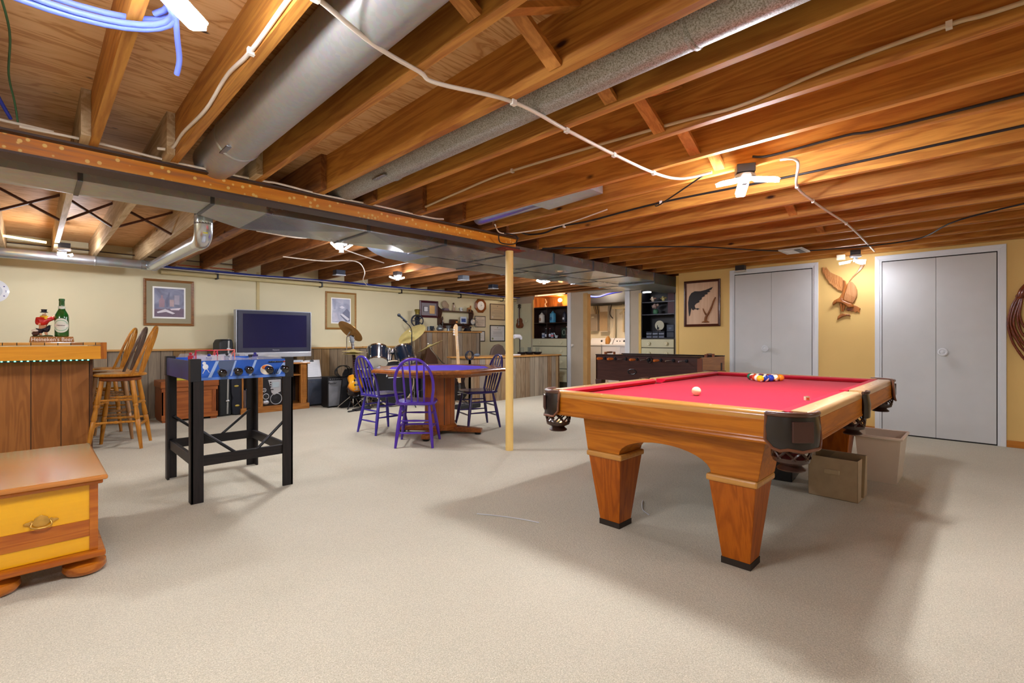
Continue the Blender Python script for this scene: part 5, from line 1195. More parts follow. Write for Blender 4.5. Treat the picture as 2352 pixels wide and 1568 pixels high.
def chair(lab, loc, rz, mt):
    e = T('windsor_chair', lab, 'chair', loc, rz, 'painted chairs round the card table'); e.scale = (1.06, 1.06, 1.03)
    sp = [(-.15,-.2),(.15,-.2),(.195,-.14),(.2,.05),(.17,.18),(.1,.205),(-.1,.205),(-.17,.18),(-.2,.05),(-.195,-.14)]   # front = +Y
    o('seat', MB().ext(sp, .032, z0=.425), mt, e, bev=.010, smooth=50)
    fe = {}
    for sx in (-1, 1):
        for sy in (-1, 1):
            p0 = Vector((sx*.135, sy*.14, .43)); p1 = Vector((sx*(.18 if sy < 0 else .2), sy*.20+(-.015 if sy < 0 else .01), 0)); fe[(sx,sy)] = (p0, p1)
            o('leg', MB().tube([p0.lerp(p1, f) for f in (0,.2,.5,.75,1)], [.012,.016,.0195,.017,.012], 10), mt, e, smooth=60)
    def st(a, b, f):
        p = fe[a][0].lerp(fe[a][1], f); q = fe[b][0].lerp(fe[b][1], f)
        o('stretcher', MB().tube([p, p.lerp(q,.3), p.lerp(q,.5), p.lerp(q,.7), q], [.007,.0095,.011,.0095,.007], 8), mt, e, smooth=60)
    for f in (.30, .60): st((-1,1),(1,1), f)
    for f in (.38, .66): st((-1,-1),(1,-1), f)
    for s in (-1, 1):
        for f in (.25, .55): st((s,-1),(s,1), f)
    def bp(t):
        a = PI*t; h = math.sin(a)**.6*.44; c = math.cos(a)
        x = .165*math.copysign(abs(c)**.75, c)*(1+.16*math.sin(PI*min(1, h/.44))*(1 if h < .42 else .6))
        return Vector((x, -.165-h*.27, .45+h))
    o('bow', MB().tube([bp(i/28) for i in range(29)], .0145, 8), mt, e, smooth=60)
    for k in range(4):
        x = -.09+.06*k
        b = min((bp(i/100) for i in range(15, 86)), key=lambda q: abs(q.x-x*1.15)); a = Vector((x, -.165, .45))
        o('spindle', MB().tube([a, a.lerp(b,.15), a.lerp(b,.4), a.lerp(b,.75), b], [.007,.008,.0115,.009,.0065], 8), mt, e, smooth=60)
    return e
chair('bright purple chair with its back to the camera, in front of the card table', (2.94, 4.38, 0), -R(43), PUR)
chair('shade-tinted purple chair seen from the side at the left of the card table', (3.04, 5.27, 0), -R(86), M('3a2c94', .22, var=.06, vs=3, coat=.4))  # same purple paint, darkened in colour for shadow
chair('shade-darkened purple chair on the post side of the card table', (4.07, 4.70, 0), R(73), PUR_SHADE)
e = T('bass_guitar', 'black bass guitar with pale maple neck on a stand behind the card table', 'guitar', (5.02, 6.55, .20), (PI/2-.1, 0, 0)); bpy.data.objects.remove(e)
bl = [(0,-.08),(.09,-.06),(.15,.0),(.16,.08),(.125,.16),(.12,.24),(.15,.33),(.17,.40),(.13,.40),(.08,.32),(.04,.29),(-.04,.29),(-.08,.36),(-.14,.46),(-.175,.46),(-.16,.36),(-.125,.26),(-.13,.17),(-.16,.09),(-.15,.0),(-.09,-.06)]
bh = [(-.022,0),(.022,0),(.03,.03),(.028,.1),(.04,.17),(.025,.2),(-.0,.215),(-.03,.19),(-.05,.15),(-.055,.06),(-.035,.03)]
MPL = wood('e0c49a', 'c49a68', 'Y', 3, .3, .3)
guitar('bass_guitar', 'black bass guitar with pale maple neck standing behind the card table', (5.07, 6.33, .17), (PI/2-.09, 0, -.05), M('10141c', .12, coat=.8), bl, (MPL, MPL), bh, MPL, 1.0, bass=True)
e = T('guitar_stand', 'black stand under the maple neck bass', 'stand', (5.07, 6.33, 0)); o('post', MB().tube([(0,.12,.02),(0,.16,.5)], .012, 8), BLACK, e)
for p in ((-.2,-.08,.012),(.2,-.08,.012),(0,.25,.012)): o('leg', MB().tube([(0,.13,.18), p], .010, 8), BLACK, e, smooth=60)
o('cradle', MB().tube([(-.09,-.05,.12),(-.09,.06,.10),(.09,.06,.10),(.09,-.05,.12)], .011, 8), BLACK, e, smooth=60)
pts = [(5.30+.075*math.cos(a*.8)+.01*math.sin(a*.37), 6.33+.02*math.sin(a*.5), .845+.075*math.sin(a*.8)) for a in range(36)]
S('cable_coil', MB().tube(smoothpath(pts, 3), .006, 6), M('1c2436', .4), 'coil of dark blue leads hanging beside the bass neck', 'cable', smooth=60)
S('floor_case', MB().box(-.1, .35, -.1, .1, 0, .07), M('15161a', .5), 'low black case on the floor under the bass guitar', 'case', loc=(4.9, 6.05, 0), rot=(0,0,.1), bev=.015)
S('brown_case', MB().ext([(-.18,0),(.2,0),(.16,.12),(.06,.28),(-.02,.38),(-.07,.36),(-.1,.2)], .08, Matrix(((1,0,0,0),(0,0,-1,0),(0,1,0,.62),(0,0,0,1)))), M('5a3a28', .6), 'brown soft instrument case top leaning on the tall barnwood counter', 'case', loc=(5.56, 7.9, 0), bev=.02)
# ================================================================ BARNWOOD COUNTERS
BW2 = wood('b8a68a', '7a644a', 'Z', 2.2, .8, 0, 1.3, 1.2, .5, planks=('X', .13, ['a89e90', '8c745a', 'a88458', '968e82', '86603e', 'b4a998', '9a8466', '8e8a86']))
CTOP = wood('cf9c58', 'a06a30', 'X', 2, .35, .3)
e = T('tall_counter', 'tall barnwood counter with a pine ledge behind the drums', 'counter', (0, 8.0, 0))
o('plank_front', MB().box(5.42, 7.0, 0, .03, 0, 1.262), BW2, e); o('plank_side', MB().box(5.40, 5.43, 0, .38, 0, 1.262), BW2, e); o('end_side', MB().box(6.98, 7.01, 0, .38, 0, 1.262), BW2, e)
o('ledge', MB().box(5.37, 7.03, -.03, .395, 1.262, 1.29), CTOP, e, bev=.004)
e = T('low_counter', 'low barnwood counter with a slim pine top in the far corner', 'counter', (0, 6.40, 0))
o('plank_front', MB().box(5.36, 7.78, 0, .03, 0, .785), BW2, e); o('plank_end', MB().box(7.76, 7.79, 0, .55, 0, .785), BW2, e); o('left_end', MB().box(5.36, 5.39, 0, .55, 0, .785), BW2, e)
o('counter_top', MB().box(5.32, 7.83, -.025, .6, .785, .81), CTOP, e, bev=.004)
# things on the tall counter
PEW = M('8a949c', .35, .7, var=.2, vs=14); PEWD = M('4c5660', .4, .7, var=.2, vs=14); BRS = M('8a7a3c', .35, .8, var=.15, vs=12); IRON = M('2a2e3a', .45, .5, var=.2)
e = T('coffee_grinder', 'two-wheel antique coffee grinder with a brass hopper on the tall counter', 'grinder', (5.48, 8.17, 1.29))
o('base', MB().box(-.09, .09, -.08, .08, 0, .09), IRON, e, bev=.01); o('body', MB().lathe([(.05,.09),(.045,.2),(.06,.24),(.03,.3)], 16), IRON, e, smooth=40)
o('hopper', MB().lathe([(.025,.29),(.045,.31),(.04,.36),(.055,.40),(.058,.42),(.05,.43)], 18), BRS, e, smooth=40)
for sx in (-1, 1):
    w_ = o('wheel', MB().tube([(sx*.10+.02*math.cos(a*PI/10)*sx*0+.0, .115*math.cos(a*PI/10), .2+.115*math.sin(a*PI/10)) for a in range(20)], .011, 8, closed=True), IRON, e, smooth=60)
    mb = MB()
    for k in range(5): mb.tube([(sx*.10,0,.2),(sx*.10,.11*math.cos(k*1.2566),.2+.11*math.sin(k*1.2566))], .006, 6)
    o('spokes', mb, IRON, w_, smooth=60)
e.rotation_euler = (0,0,R(55))
pots = [(5.72, 'small pewter mug beside the grinder wheel', [(.03,0),(.035,.02),(.03,.07),(.034,.09),(.03,.09)], 1, PEW), (5.80, 'dark footed pewter cup with a handle', [(.04,0),(.02,.02),(.04,.05),(.045,.10),(.04,.10)], 1, PEWD),
        (6.0, 'round bellied pewter jug with a tall spout', [(.045,0),(.07,.03),(.075,.06),(.05,.10),(.02,.125),(.015,.135)], 2, PEW), (6.22, 'pewter goblet between the jug and the tankard', [(.04,0),(.03,.03),(.04,.07),(.06,.12),(.055,.12)], 0, PEW),
        (6.50, 'broad pewter tankard under the wall shelf', [(.055,0),(.06,.02),(.06,.08),(.066,.11),(.06,.11)], 0, PEW)]
for x, lab, pr, hd_, mt in pots:
    e = T('pewter_pot', lab, 'pot', (x, 8.12, 1.29), group='pewter on the tall counter')
    o('vessel', MB().lathe(pr, 18), mt, e, smooth=50)
    if hd_ == 1: o('handle', MB().tube([(.035,0,.07),(.06,0,.06),(.06,0,.03),(.035,0,.02)], .006, 6), mt, e, smooth=60)
    if hd_ == 2: o('spout', MB().tube([(.05,0,.08),(.07,0,.12),(.065,0,.19)], .007, 6), mt, e, smooth=60)
e = T('telephone', 'black old telephone with a tilted receiver on the tall counter', 'telephone', (6.72, 8.1, 1.29)); o('base', MB().taper((0,0), .15, .12, 0, .09, .08, .08), M('1a1e26', .3), e, bev=.01); o('receiver', MB().tube([(-.13,0,.16),(-.05,0,.11),(.07,0,.10),(.1,0,.08)], [.022,.012,.012,.022], 10), M('1a1e26', .3), e, smooth=60)
# wall shelf
DW = wood('5a3222', '341a10', 'X', 2, .4, .2)
e = T('wall_shelf', 'dark wooden two-tier wall shelf with scalloped ends on the cream wall', 'shelf', (0, 8.4, 0))
for x in (6.13, 7.0):
    pl = [(0,1.42),(-.09,1.44),(-.14,1.50),(-.11,1.58),(-.15,1.68),(-.13,1.76),(-.05,1.80),(0,1.84)]
    o('end_panel', MB().ext([(y, z) for y, z in pl], .03, Matrix(((0,0,1,x),(1,0,0,0),(0,1,0,0),(0,0,0,1)))), DW, e, bev=.004)
for z in (1.445, 1.715): o('shelf_board', MB().box(6.15, 7.01, -.13, -.002, z, z+.022), DW, e, bev=.003)
o('back_rail', MB().box(6.15, 7.01, -.014, -.001, 1.36, 1.445), DW, e)
items = [('stack_of_books', 'small books topped by a stone carving, left end of the wall shelf', 'ornament', 6.30, 1.738, lambda e: (o('books', MB().box(-.07,.07,-.05,.05,0,.02).box(-.06,.06,-.045,.045,.021,.045), M('6a5a68', .5), e), o('carving', MB().ball((-.02,0,.13), .075, 14, 9, (1,.5,1.1)).ball((.04,0,.10), .05, 10, 7, (1,.6,1.2)), M('b09a80', .7), e, smooth=60))),
  ('statuette', 'small robed statuette in the middle of the upper shelf', 'ornament', 6.52, 1.738, lambda e: (o('robe', MB().lathe([(.03,0),(.035,.02),(.02,.09),(.024,.12),(.012,.14)], 14), M('b49a80', .6), e, smooth=50), o('head', MB().ball((0,0,.16), .02, 10, 8), M('5a4030', .6), e, smooth=60), o('shawl', MB().ball((.01,-.012,.10), .022, 10, 8, (1,.6,1.6)), M('e6e0d4', .6), e, smooth=60))),
  ('small_mug', 'pale mug with a face on the upper shelf', 'mug', 6.73, 1.738, lambda e: (o('cup', MB().lathe([(.035,0),(.038,.04),(.038,.085),(.033,.085)], 16), M('dcdcd4', .4), e, smooth=50), o('handle', MB().tube([(-.036,0,.07),(-.06,0,.055),(-.036,0,.02)], .006, 6), M('6a5a48', .4), e, smooth=60), o('painted_face', MB().ball((.0,-.036,.045), .016, 10, 6, (1,.25,1)), M('8a8a8c', .5), e))),
  ('wooden_toy', 'tan wooden animal on the right end of the upper shelf', 'ornament', 6.96, 1.738, lambda e: (o('animal_body', MB().box(-.05,.05,-.02,.02,.05,.09).box(-.05,-.035,-.02,.02,0,.05).box(.035,.05,-.02,.02,0,.05).box(.03,.055,-.018,.018,.09,.14), M('a8703c', .6), e, bev=.006),)),
  ('wooden_box', 'little brown wooden box on the lower shelf', 'box', 6.52, 1.468, lambda e: (o('box_body', MB().box(-.09,.09,-.04,.04,0,.085), DW, e, bev=.004), o('brass_plate', MB().box(.03,.08,-.043,-.04,.01,.045), M('d08a40', .4), e))),
  ('photo_tile', 'blue and white photo tile leaning on the lower shelf', 'picture', 6.76, 1.468, lambda e: (o('tile', MB().box(-.085,.085,-.05,-.04,0,.15), M('c8d4e4', .4), e), o('blue_scene', MB().box(-.06,.06,-.053,-.05,.03,.11), M('3a5490', .4, var=.5, vs=25), e))),
  ('carved_figure', 'tiny dark carved figure at the left of the lower shelf', 'ornament', 6.22, 1.468, lambda e: (o('figure_body', MB().lathe([(.02,0),(.025,.03),(.015,.08),(.022,.1),(.01,.14)], 10), M('5a3c2c', .6), e, smooth=50), o('apron_front', MB().ball((0,-.018,.04), .014, 8, 6), M('dedad0', .6), e)))]
for nm, lab, cat, x, z, fn in items:
    e = T(nm, lab, cat, (x, 8.33, z)); fn(e)
e = T('sunburst_ornament', 'wire sunburst clock with a pale dial hanging off the wall shelf', 'clock', (6.985, 8.235, 1.51), LEFT)
o('dial', MB().lathe([(.062,0),(.062,.012),(.055,.016)], 24), M('c8ccc8', .3, .3), e, smooth=40); o('ring', MB().tube([(.066*math.cos(a*PI/12), .066*math.sin(a*PI/12), .008) for a in range(24)], .007, 6, closed=True), IRON, e, smooth=60)
mb = MB()
for k in range(18): a = k*PI/9; mb.tube([(.066*math.cos(a), .066*math.sin(a), .006), ((.12 if k % 2 else .15)*math.cos(a), (.12 if k % 2 else .15)*math.sin(a), .006)], [.005,.002], 6)
o('rays', mb, IRON, e)
# framed certificates, octagonal clock
FB = M('1a1a1e', .35); FBR = M('5a4030', .4); FMA = M('4a1f28', .3)
def lines(rows, seal=None, crest=True, col='8a8078'):
    def f(a, w, h):
        mb = MB()
        for z, l in rows: mb.box(-w*l, w*l, h*z-.003, h*z+.003, .0075, .0082)
        if crest: mb.ball((0, h*.78, .0075), .014, 10, 6, (1,1,.1))
        o('printed_lines', mb, M(col, .6), a)
        if seal: o('seal', MB().lathe([(.026,.0075),(.026,.0088)], 20, Matrix.Translation((-w*.72, -h*.72, 0))), M(seal, .5), a)
    return f
def plaque(a, w, h):
    o('small_card', MB().box(-w*.72, -w*.1, -h*.42, h*.42, .0075, .012), M('1c1c20', .4), a); o('card_face', MB().box(-w*.66, -w*.16, -h*.36, h*.36, .012, .0125), M('e4e6ea', .5), a); o('gold_card', MB().box(w*.08, w*.78, -h*.7, h*.62, .0075, .011), M('e2b878', .5, var=.15), a)
picture('maroon framed plaque with a white card and a gold card above the grinder', 5.915, 1.752, .465, .352, FMA, .045, .025, '8a8488', .0, plaque, inner='8c868c')
picture('thin black framed certificate below the octagonal clock', 7.345, 1.528, .325, .255, FB, .014, .012, 'd8cdb8', .0, lines([(.75,.3),(.4,.75),(.2,.8),(.0,.75),(-.2,.8),(-.45,.7),(-.7,.5)], crest=False), inner='d9cfbd')
picture('brown framed certificate with an arched heading, upper one beside the post', 7.895, 1.772, .49, .385, FBR, .018, .014, 'cbbf9f', .0, lines([(.5,.7),(.15,.5),(-.05,.8),(-.2,.8),(-.4,.4),(-.6,.6)], 'd8d4c8'), inner='cbbf9f')
picture('black framed white certificate with a green seal, lower one beside the post', 7.895, 1.262, .49, .392, FB, .022, .014, 'dfe0de', .0, lines([(.5,.5),(.2,.7),(.05,.65),(-.1,.7),(-.35,.8)], '8a9464'), inner='dfe0de')
picture('small black framed sheet peeking out past the tall counter', 7.30, 1.19, .38, .245, FB, .02, .012, 'e4e4e0', .0, lines([(.5,.5),(.1,.7),(-.3,.6)]), inner='e4e4e0')
e = T('octagonal_clock', 'octagonal oak wall clock with a white oval dial above the certificates', 'clock', (7.345, 8.398, 1.895), LEFT)
o8 = lambda rx, ry, z: [(rx*math.cos(PI/8+k*PI/4), ry*math.sin(PI/8+k*PI/4), z) for k in range(8)]
o('case', MB().loft([o8(.175,.175,0), o8(.175,.175,.03), o8(.16,.16,.045), o8(.11,.11,.03)]), wood('b4662c', '7e3e14', 'X', 3, .3, .4), e)
o('dial', MB().lathe([(.105,.03),(.105,.0335)], 32), M('eceae6', .4), e); o('clock_hands', MB().bar((0,0,.0345),(.012,.05,.0345),.006,.001).bar((0,0,.0345),(.04,.01,.0345),.006,.001).bar((0,0,.0345),(0,-.03,.0345),.005,.001), M('3a3c44', .4), e)
# on and behind the low counter
e = T('office_chair', 'taupe office chair with a rounded back behind the low counter', 'chair', (6.95, 7.35, 0))
bk = [(-.24,.60),(-.23,.78),(-.18,.92),(-.09,1.0),(.02,1.02),(.12,.98),(.19,.88),(.23,.74),(.235,.60)]
o('backrest', MB().ext(bk, .07, Matrix(((1,0,0,0),(0,0,-1,.06),(0,1,0,0),(0,0,0,1)))), M('6b5a50', .8, bmp=.2, bs=200), e, bev=.02, smooth=50)
o('seat', MB().box(-.23, .23, .05, .5, .44, .52), M('6b5a50', .8), e, bev=.03); o('column', MB().tube([(0,.27,.06),(0,.27,.44)], .03, 12), BLACK, e, smooth=50)
for k in range(5): a = k*2*PI/5; o('base_arm', MB().tube([(0,.27,.09),(.28*math.cos(a),.27+.28*math.sin(a),.05),(.28*math.cos(a),.27+.28*math.sin(a),.0)], .02, 8), BLACK, e, smooth=50)
e = T('desk_lamp', 'small desk lamp with a white shade on a black stem on the low counter', 'lamp', (7.33, 6.86, .81)); 
o('lamp_base', MB().lathe([(.06,0),(.06,.015),(.015,.02)], 18), BLACK, e, smooth=40); o('stem', MB().tube([(0,0,.01),(0,0,.37)], .011, 8), BLACK, e, smooth=50); o('shade', MB().tube([(-.17,0,.36),(-.14,0,.37),(-.02,0,.37),(.02,0,.345),(.035,0,.31)], [.04,.045,.045,.04,.03], 14), M('e6e8ee', .4), e, smooth=50); o('crossbar', MB().tube([(-.16,0,.335),(.08,0,.335)], .006, 6), BLACK, e)
e.location = (7.12, 6.9, .81)
GL = M('eef2f6', .04, var=.01, trans=1.0, ior=1.3)
for k, (x, y) in enumerate(((7.10, 6.82), (7.25, 6.74), (7.36, 6.86), (7.44, 6.70))):
    w4 = ['leftmost of the row on the low counter', 'under the desk lamp on the low counter', 'in the back row on the low counter', 'rightmost on the low counter'][k]
    S('tray', MB().loft([[(r*math.cos(a), r*math.sin(a), z) for a in [PI*2*i/16 for i in range(16)]] for r, z in ((.06,0),(.09,.025),(.097,.05),(.09,.05),(.055,.014))]), M('12151f', .3), 'black dish holding a glass, ' + w4, 'dish', 'black dishes on the low counter', loc=(x, y, .811), smooth=50)
    S('glass', MB().lathe([(.034,0),(.036,.005),(.043,.13),(.041,.13),(.034,.012),(0,.011)], 18), GL, 'clear tumbler in a black dish, ' + w4, 'glass', 'tumblers on the low counter', loc=(x, y, .825), smooth=50)
S('paper_pad', MB().box(-.12, .12, -.09, .09, 0, .02), M('eceae4', .5), 'white pad of paper on the low counter beside the post', 'paper', loc=(6.62, 6.6, .811))
S('glasses_case', MB().ball((0,0,.025), .04, 12, 7, (1.7,.8,.7)), M('5a6878', .4), 'grey blue spectacle case on the left end of the low counter', 'case', loc=(5.72, 6.62, .811), smooth=60)
# ================================================================ FAR WALL: built-in cabinets, laundry, dark shelves
CAB = M('ccc7a6', .5, var=.03); CABK = M('d8d2b0', .35); SHD = wood('3a2420', '20120e', 'Y', 2, .35, .2); SHL = M('2c1c1a', .4)
def knob(par, y, z): o('knob', MB().lathe([(.012,0),(.012,.012),(.034,.016),(.036,.024),(.03,.028),(.014,.024),(.008,.03),(0,.03)], 20), CABK, par, loc=(8.462, y, z), rot=(0,-PI/2,0), smooth=40)
def hollow(mb, y0, y1, z0, z1, dep, x=8.5, t=.02):
    mb.box(x, x+dep, y0-t, y0, z0-t, z1+t).box(x, x+dep, y1, y1+t, z0-t, z1+t).box(x, x+dep, y0, y1, z0-t, z0).box(x, x+dep, y0, y1, z1, z1+t).box(x+dep-.01, x+dep, y0, y1, z0, z1)
e = T('wall_cabinet', 'sage built-in cabinet with open dark shelves over drawers, far corner', 'cabinet', (0,0,0))
o('carcass', MB().box(8.482, 8.9, 6.74, 7.79, 0, 1.14), M('4a4636', .7), e)  # colour darkened to paint the shade in the drawer gaps
d = o('tall_door', MB().box(8.465, 8.49, 7.835, 8.385, .03, 1.985), CAB, e, bev=.003); knob(d, 7.97, 1.56)
for z0, z1 in ((.968,1.135),(.758,.952),(.464,.742),(.16,.448)):
    d = o('drawer', MB().box(8.46, 8.49, 6.755, 7.78, z0, z1), CAB, e, bev=.003)
    for y in (7.53, 6.89): knob(d, y, (z0+z1)/2)
mb = MB(); hollow(mb, 6.745, 7.76, 1.15, 1.85, .36); o('shelf_box', mb, SHD, e)
o('shelf', MB().box(8.5, 8.84, 6.745, 7.76, 1.49, 1.51), SHD, e, bev=.002); o('divider', MB().box(8.56, 8.84, 7.40, 7.42, 1.15, 1.85), SHD, e)
o('face_frame', MB().box(8.478, 8.5, 7.76, 7.80, 1.14, 2.06), M('cfae74', .5), e)
nook = wood('c98a4a', '8a5020', 'Z', 2, .5)
mb = MB(); hollow(mb, 6.745, 7.76, 1.875, 2.13, .4, t=.005); o('light_nook', mb, nook, e)
its = [('stein', 'white stoneware stein on the upper far shelf', 'mug', 7.62, 1.51, .072, .20, 'd8d0c4', 'a07860'), ('ginger_jar', 'light blue lidded jar in the middle of the upper far shelf', 'jar', 7.28, 1.51, .075, .22, '4a94b8', '2c5c84'), ('patterned_bottle', 'dark flask with white pattern at the right of the upper far shelf', 'bottle', 6.93, 1.51, .05, .20, '2a2c3c', 'd0d0d8')]
for nm, lab, cat, y, z, r, h, c1, c2 in its:
    e = T(nm, lab, cat, (8.62, y, z))
    o('vessel', MB().lathe([(r*.92,0),(r,.012),(r*.97,h*.9),(r*.9,h*.97),(r*.6,h)], 20), M(c1, .3), e, smooth=45); o('lid', MB().lathe([(r*.55,h),(r*.5,h+.02),(.012,h+.035),(.014,h+.05),(0,h+.055)], 16), M(c1, .3), e, smooth=45)
    o('painted_motif', MB().ball((-r*.97,0,h*.42), r*.5, 12, 8, (.12,1,1.1)), M(c2, .4, var=.4, vs=30), e)
for k, (y, c, cap, lab) in enumerate(((7.47, '20242c', 'c8ccd0', 'dark beer bottle, left one of the pair on the lower far shelf'), (7.35, '2a2024', 'b02830', 'dark beer bottle, right one of the pair on the lower far shelf'))):
    e = T('bottle', lab, 'bottle', (8.6, y, 1.151)); o('glass', MB().lathe([(.032,0),(.034,.01),(.034,.12),(.014,.17),(.013,.22)], 16), M(c, .15, coat=.5), e, smooth=45); o('paper_label', MB().lathe([(.0345,.03),(.0345,.09)], 16), M('b8bcc8', .5), e, smooth=45); o('cap', MB().lathe([(.015,.22),(.015,.23)], 12), M(cap, .4), e)
for k, (y, c, lab) in enumerate(((7.54, 'c4ccd8', 'silver blue can at the left of the lower far shelf'), (7.26, '9ab0c8', 'pale printed can right of the beer bottles'))):
    e = T('can', lab, 'can', (8.58, y, 1.151)); o('shell', MB().lathe([(.032,0),(.036,.01),(.036,.11),(.031,.118)], 16), M(c, .25, .4), e, smooth=45); o('printed_band', MB().lathe([(.0365,.03),(.0365,.075)], 16), M('4a5878' if k == 0 else 'b85058', .4), e, smooth=45)
e = T('serving_boat', 'white mortar with a pestle on the lower far shelf', 'mortar', (8.58, 7.14, 1.151)); o('bowl', MB().lathe([(.025,0),(.03,.02),(.05,.06),(.045,.06),(.02,.02)], 16), M('d0dae0', .3), e, smooth=45); o('pestle', MB().tube([(0,.02,.05),(.0,.07,.12)], [.008,.012], 8), M('d0dae0', .3), e, smooth=50)
e = T('framed_badge', 'small dark framed badge at the back of the lower far shelf', 'picture', (8.76, 7.05, 1.151)); o('board', MB().box(-.01,.01,-.085,.085,0,.24), M('24342c', .5), e); o('ring', MB().tube([(-.012,.045*math.cos(a*PI/10),.13+.06*math.sin(a*PI/10)) for a in range(20)], .012, 6, closed=True), M('7a8a78', .4), e, smooth=60)
e = T('decanter', 'tall clear decanter at the right of the lower far shelf', 'bottle', (8.62, 6.86, 1.151)); o('glass', MB().lathe([(.035,0),(.036,.17),(.016,.2),(.016,.23)], 16), M('5a4a44', .1, alpha=.6, coat=.5), e, smooth=45); o('stopper', MB().ball((0,0,.25), .02, 10, 8), M('b0a090', .1), e, smooth=60)
S('nook_ornament', MB().tube([(0,0,0),(0,.02,.08),(0,-.02,.12),(0,.01,.2)], [.03,.012,.02,.008], 8), M('e0c8a8', .4), 'pale twisted ornament in the lit nook above the far shelves', 'ornament', loc=(8.62, 7.5, 1.876), smooth=60)
e = T('nook_lamp', 'warm glowing lamp inside the nook above the far shelves', 'lamp', (8.7, 7.13, 1.876)); o('lamp_base', MB().taper((0,0), .09, .1, 0, .06, .08, .10), M('8a6a48', .5), e); o('glowing_shade', MB().ball((0,0,.155), .045, 14, 10, (.9,1.2,.9)), M('ffe8c0', .4, emit=26, ecol='ffc880'), e, smooth=60)
e = T('ukulele', 'small brown ukulele hanging on the sage tall door', 'ukulele', (8.464, 8.175, 1.39), RIGHT)
uk = [(0,0),(.07,.005),(.105,.05),(.1,.10),(.07,.145),(.075,.19),(.05,.235),(.02,.25),(-.02,.25),(-.05,.235),(-.075,.19),(-.07,.145),(-.1,.10),(-.105,.05),(-.07,.005)]
UK = wood('8a4a24', '5a2810', 'Y', 3, .3, .3)
b_ = o('body', MB().ext(uk, .06), UK, e, bev=.006, smooth=50); o('sound_hole', MB().lathe([(.026,.0605),(.026,.062)], 20, Matrix.Translation((0,.16,0))), M('1c0c08', .6), b_); o('bridge', MB().box(-.03,.03,.06,.075,.06,.068), M('3a1c10', .4), b_)
n_ = o('neck', MB().box(-.017,.017,.245,.47,.04,.062), M('4a2a1c', .4), e, bev=.003); o('headstock', MB().ext([(-.02,.465),(.02,.465),(.034,.50),(.03,.585),(-.03,.585),(-.034,.50)], .02, z0=.036), M('2a1a18', .4), e, bev=.003)
mb = MB()
for sx in (-1, 1):
    for y in (.51, .555): mb.ball((sx*.042,y,.045), .012, 8, 6)
o('tuning_pegs', mb, M('20181a', .3), n_, smooth=60)
mb = MB()
for k in range(4): mb.tube([(-.012+.008*k,.07,.07),(-.009+.006*k,.5,.066)], .0012, 4)
o('strings', mb, M('d8d0c0', .4), e)
# white panel door at the laundry opening
o_ = T('door_knob', 'round cream knob on the pale panel beside the laundry opening', 'knob', (8.498, 6.59, .985), (0,-PI/2,0)); o('rose', MB().lathe([(.03,0),(.03,.006)], 18), M('d8d0c4', .3), o_, smooth=40); o('grip', MB().lathe([(.012,.006),(.012,.03),(.03,.036),(.03,.05),(.015,.056)], 18), M('e4dcd0', .3), o_, smooth=40)
# dark shelf unit right of the opening
e = T('dark_bookcase', 'dark recessed bookcase over sage drawers beside the yellow wall end', 'bookcase', (0,0,0))
mb = MB(); hollow(mb, 4.22, 4.89, 1.15, 2.06, .34); o('shelf_box', mb, M('15131a', .5), e)
for z in (1.59, 1.83): o('shelf', MB().box(8.5, 8.82, 4.22, 4.89, z, z+.015), M('3a3c48', .35), e)
o('lower_front', MB().box(8.49, 8.84, 4.2, 4.9, 0, 1.13), M('4a4636', .7), e)  # same gap shade painted into the colour behind these drawers
for z0, z1 in ((.965,1.12),(.755,.95),(.46,.745),(.16,.45)):
    d = o('drawer', MB().box(8.475, 8.492, 4.22, 4.89, z0, z1), CAB, e, bev=.003)
    for y in (4.72, 4.36): knob(d, y, (z0+z1)/2)
e = T('tube_light', 'short white light bar under the top of the dark bookcase', 'light', (8.53, 4.8, 2.03)); o('bar', MB().box(-.02,.02,-.08,.08,0,.02), M('ffffff', .3, emit=1.5), e)
fg = [('figurine', 'little pale animal figurine, left one on the top dark shelf', 4.72, 1.846, 'c8b49c', '8a6858'), ('figurine', 'little yellowish bird figurine, right one on the top dark shelf', 4.50, 1.846, 'c8b878', '9a8048')]
for nm, lab, y, z, c1, c2 in fg:
    e = T(nm, lab, 'figurine', (8.62, y, z)); o('body', MB().ball((0,0,.04), .04, 12, 8, (.7,.8,1)).ball((0,.012,.085), .024, 10, 8), M(c1, .5), e, smooth=60); o('wings', MB().ball((0,-.04,.07), .024, 8, 6, (.5,1.4,.7)).ball((0,.045,.06), .02, 8, 6, (.5,1.2,.7)), M(c2, .5), e, smooth=60)
e = T('flower_vase', 'green vase with a dried flower head on the middle dark shelf', 'vase', (8.62, 4.66, 1.606)); o('vase', MB().lathe([(.03,0),(.055,.03),(.05,.08),(.03,.1)], 16), M('4a7a5c', .3), e, smooth=50)
mb = MB(); random.seed(3)
for k in range(9): mb.ball((random.uniform(-.03,.03), random.uniform(-.05,.05), .16+random.uniform(-.03,.03)), .028, 8, 6)
o('flower_head', mb, M('b09890', .7, var=.3, vs=30), e, smooth=60)
e = T('round_plate', 'round pale plate with a dark silhouette on the lower dark shelf', 'plate', (8.66, 4.6, 1.275)); o('disc', MB().lathe([(.09,0),(.095,.008),(.06,.004)], 28, Matrix.Translation((0,0,.115)) @ Matrix.Rotation(-PI/2, 4, 'Y')), M('c4c0a8', .4), e, smooth=40); o('silhouette', MB().ball((-.012,.03,.06), .025, 10, 6, (.12,1,1)).ball((-.012,.045,.10), .012, 8, 6, (.12,.6,2)), M('22242a', .5), e); o('foot', MB().box(-.03,.03,-.04,.04,0,.03), M('3a2c2c', .5), e)
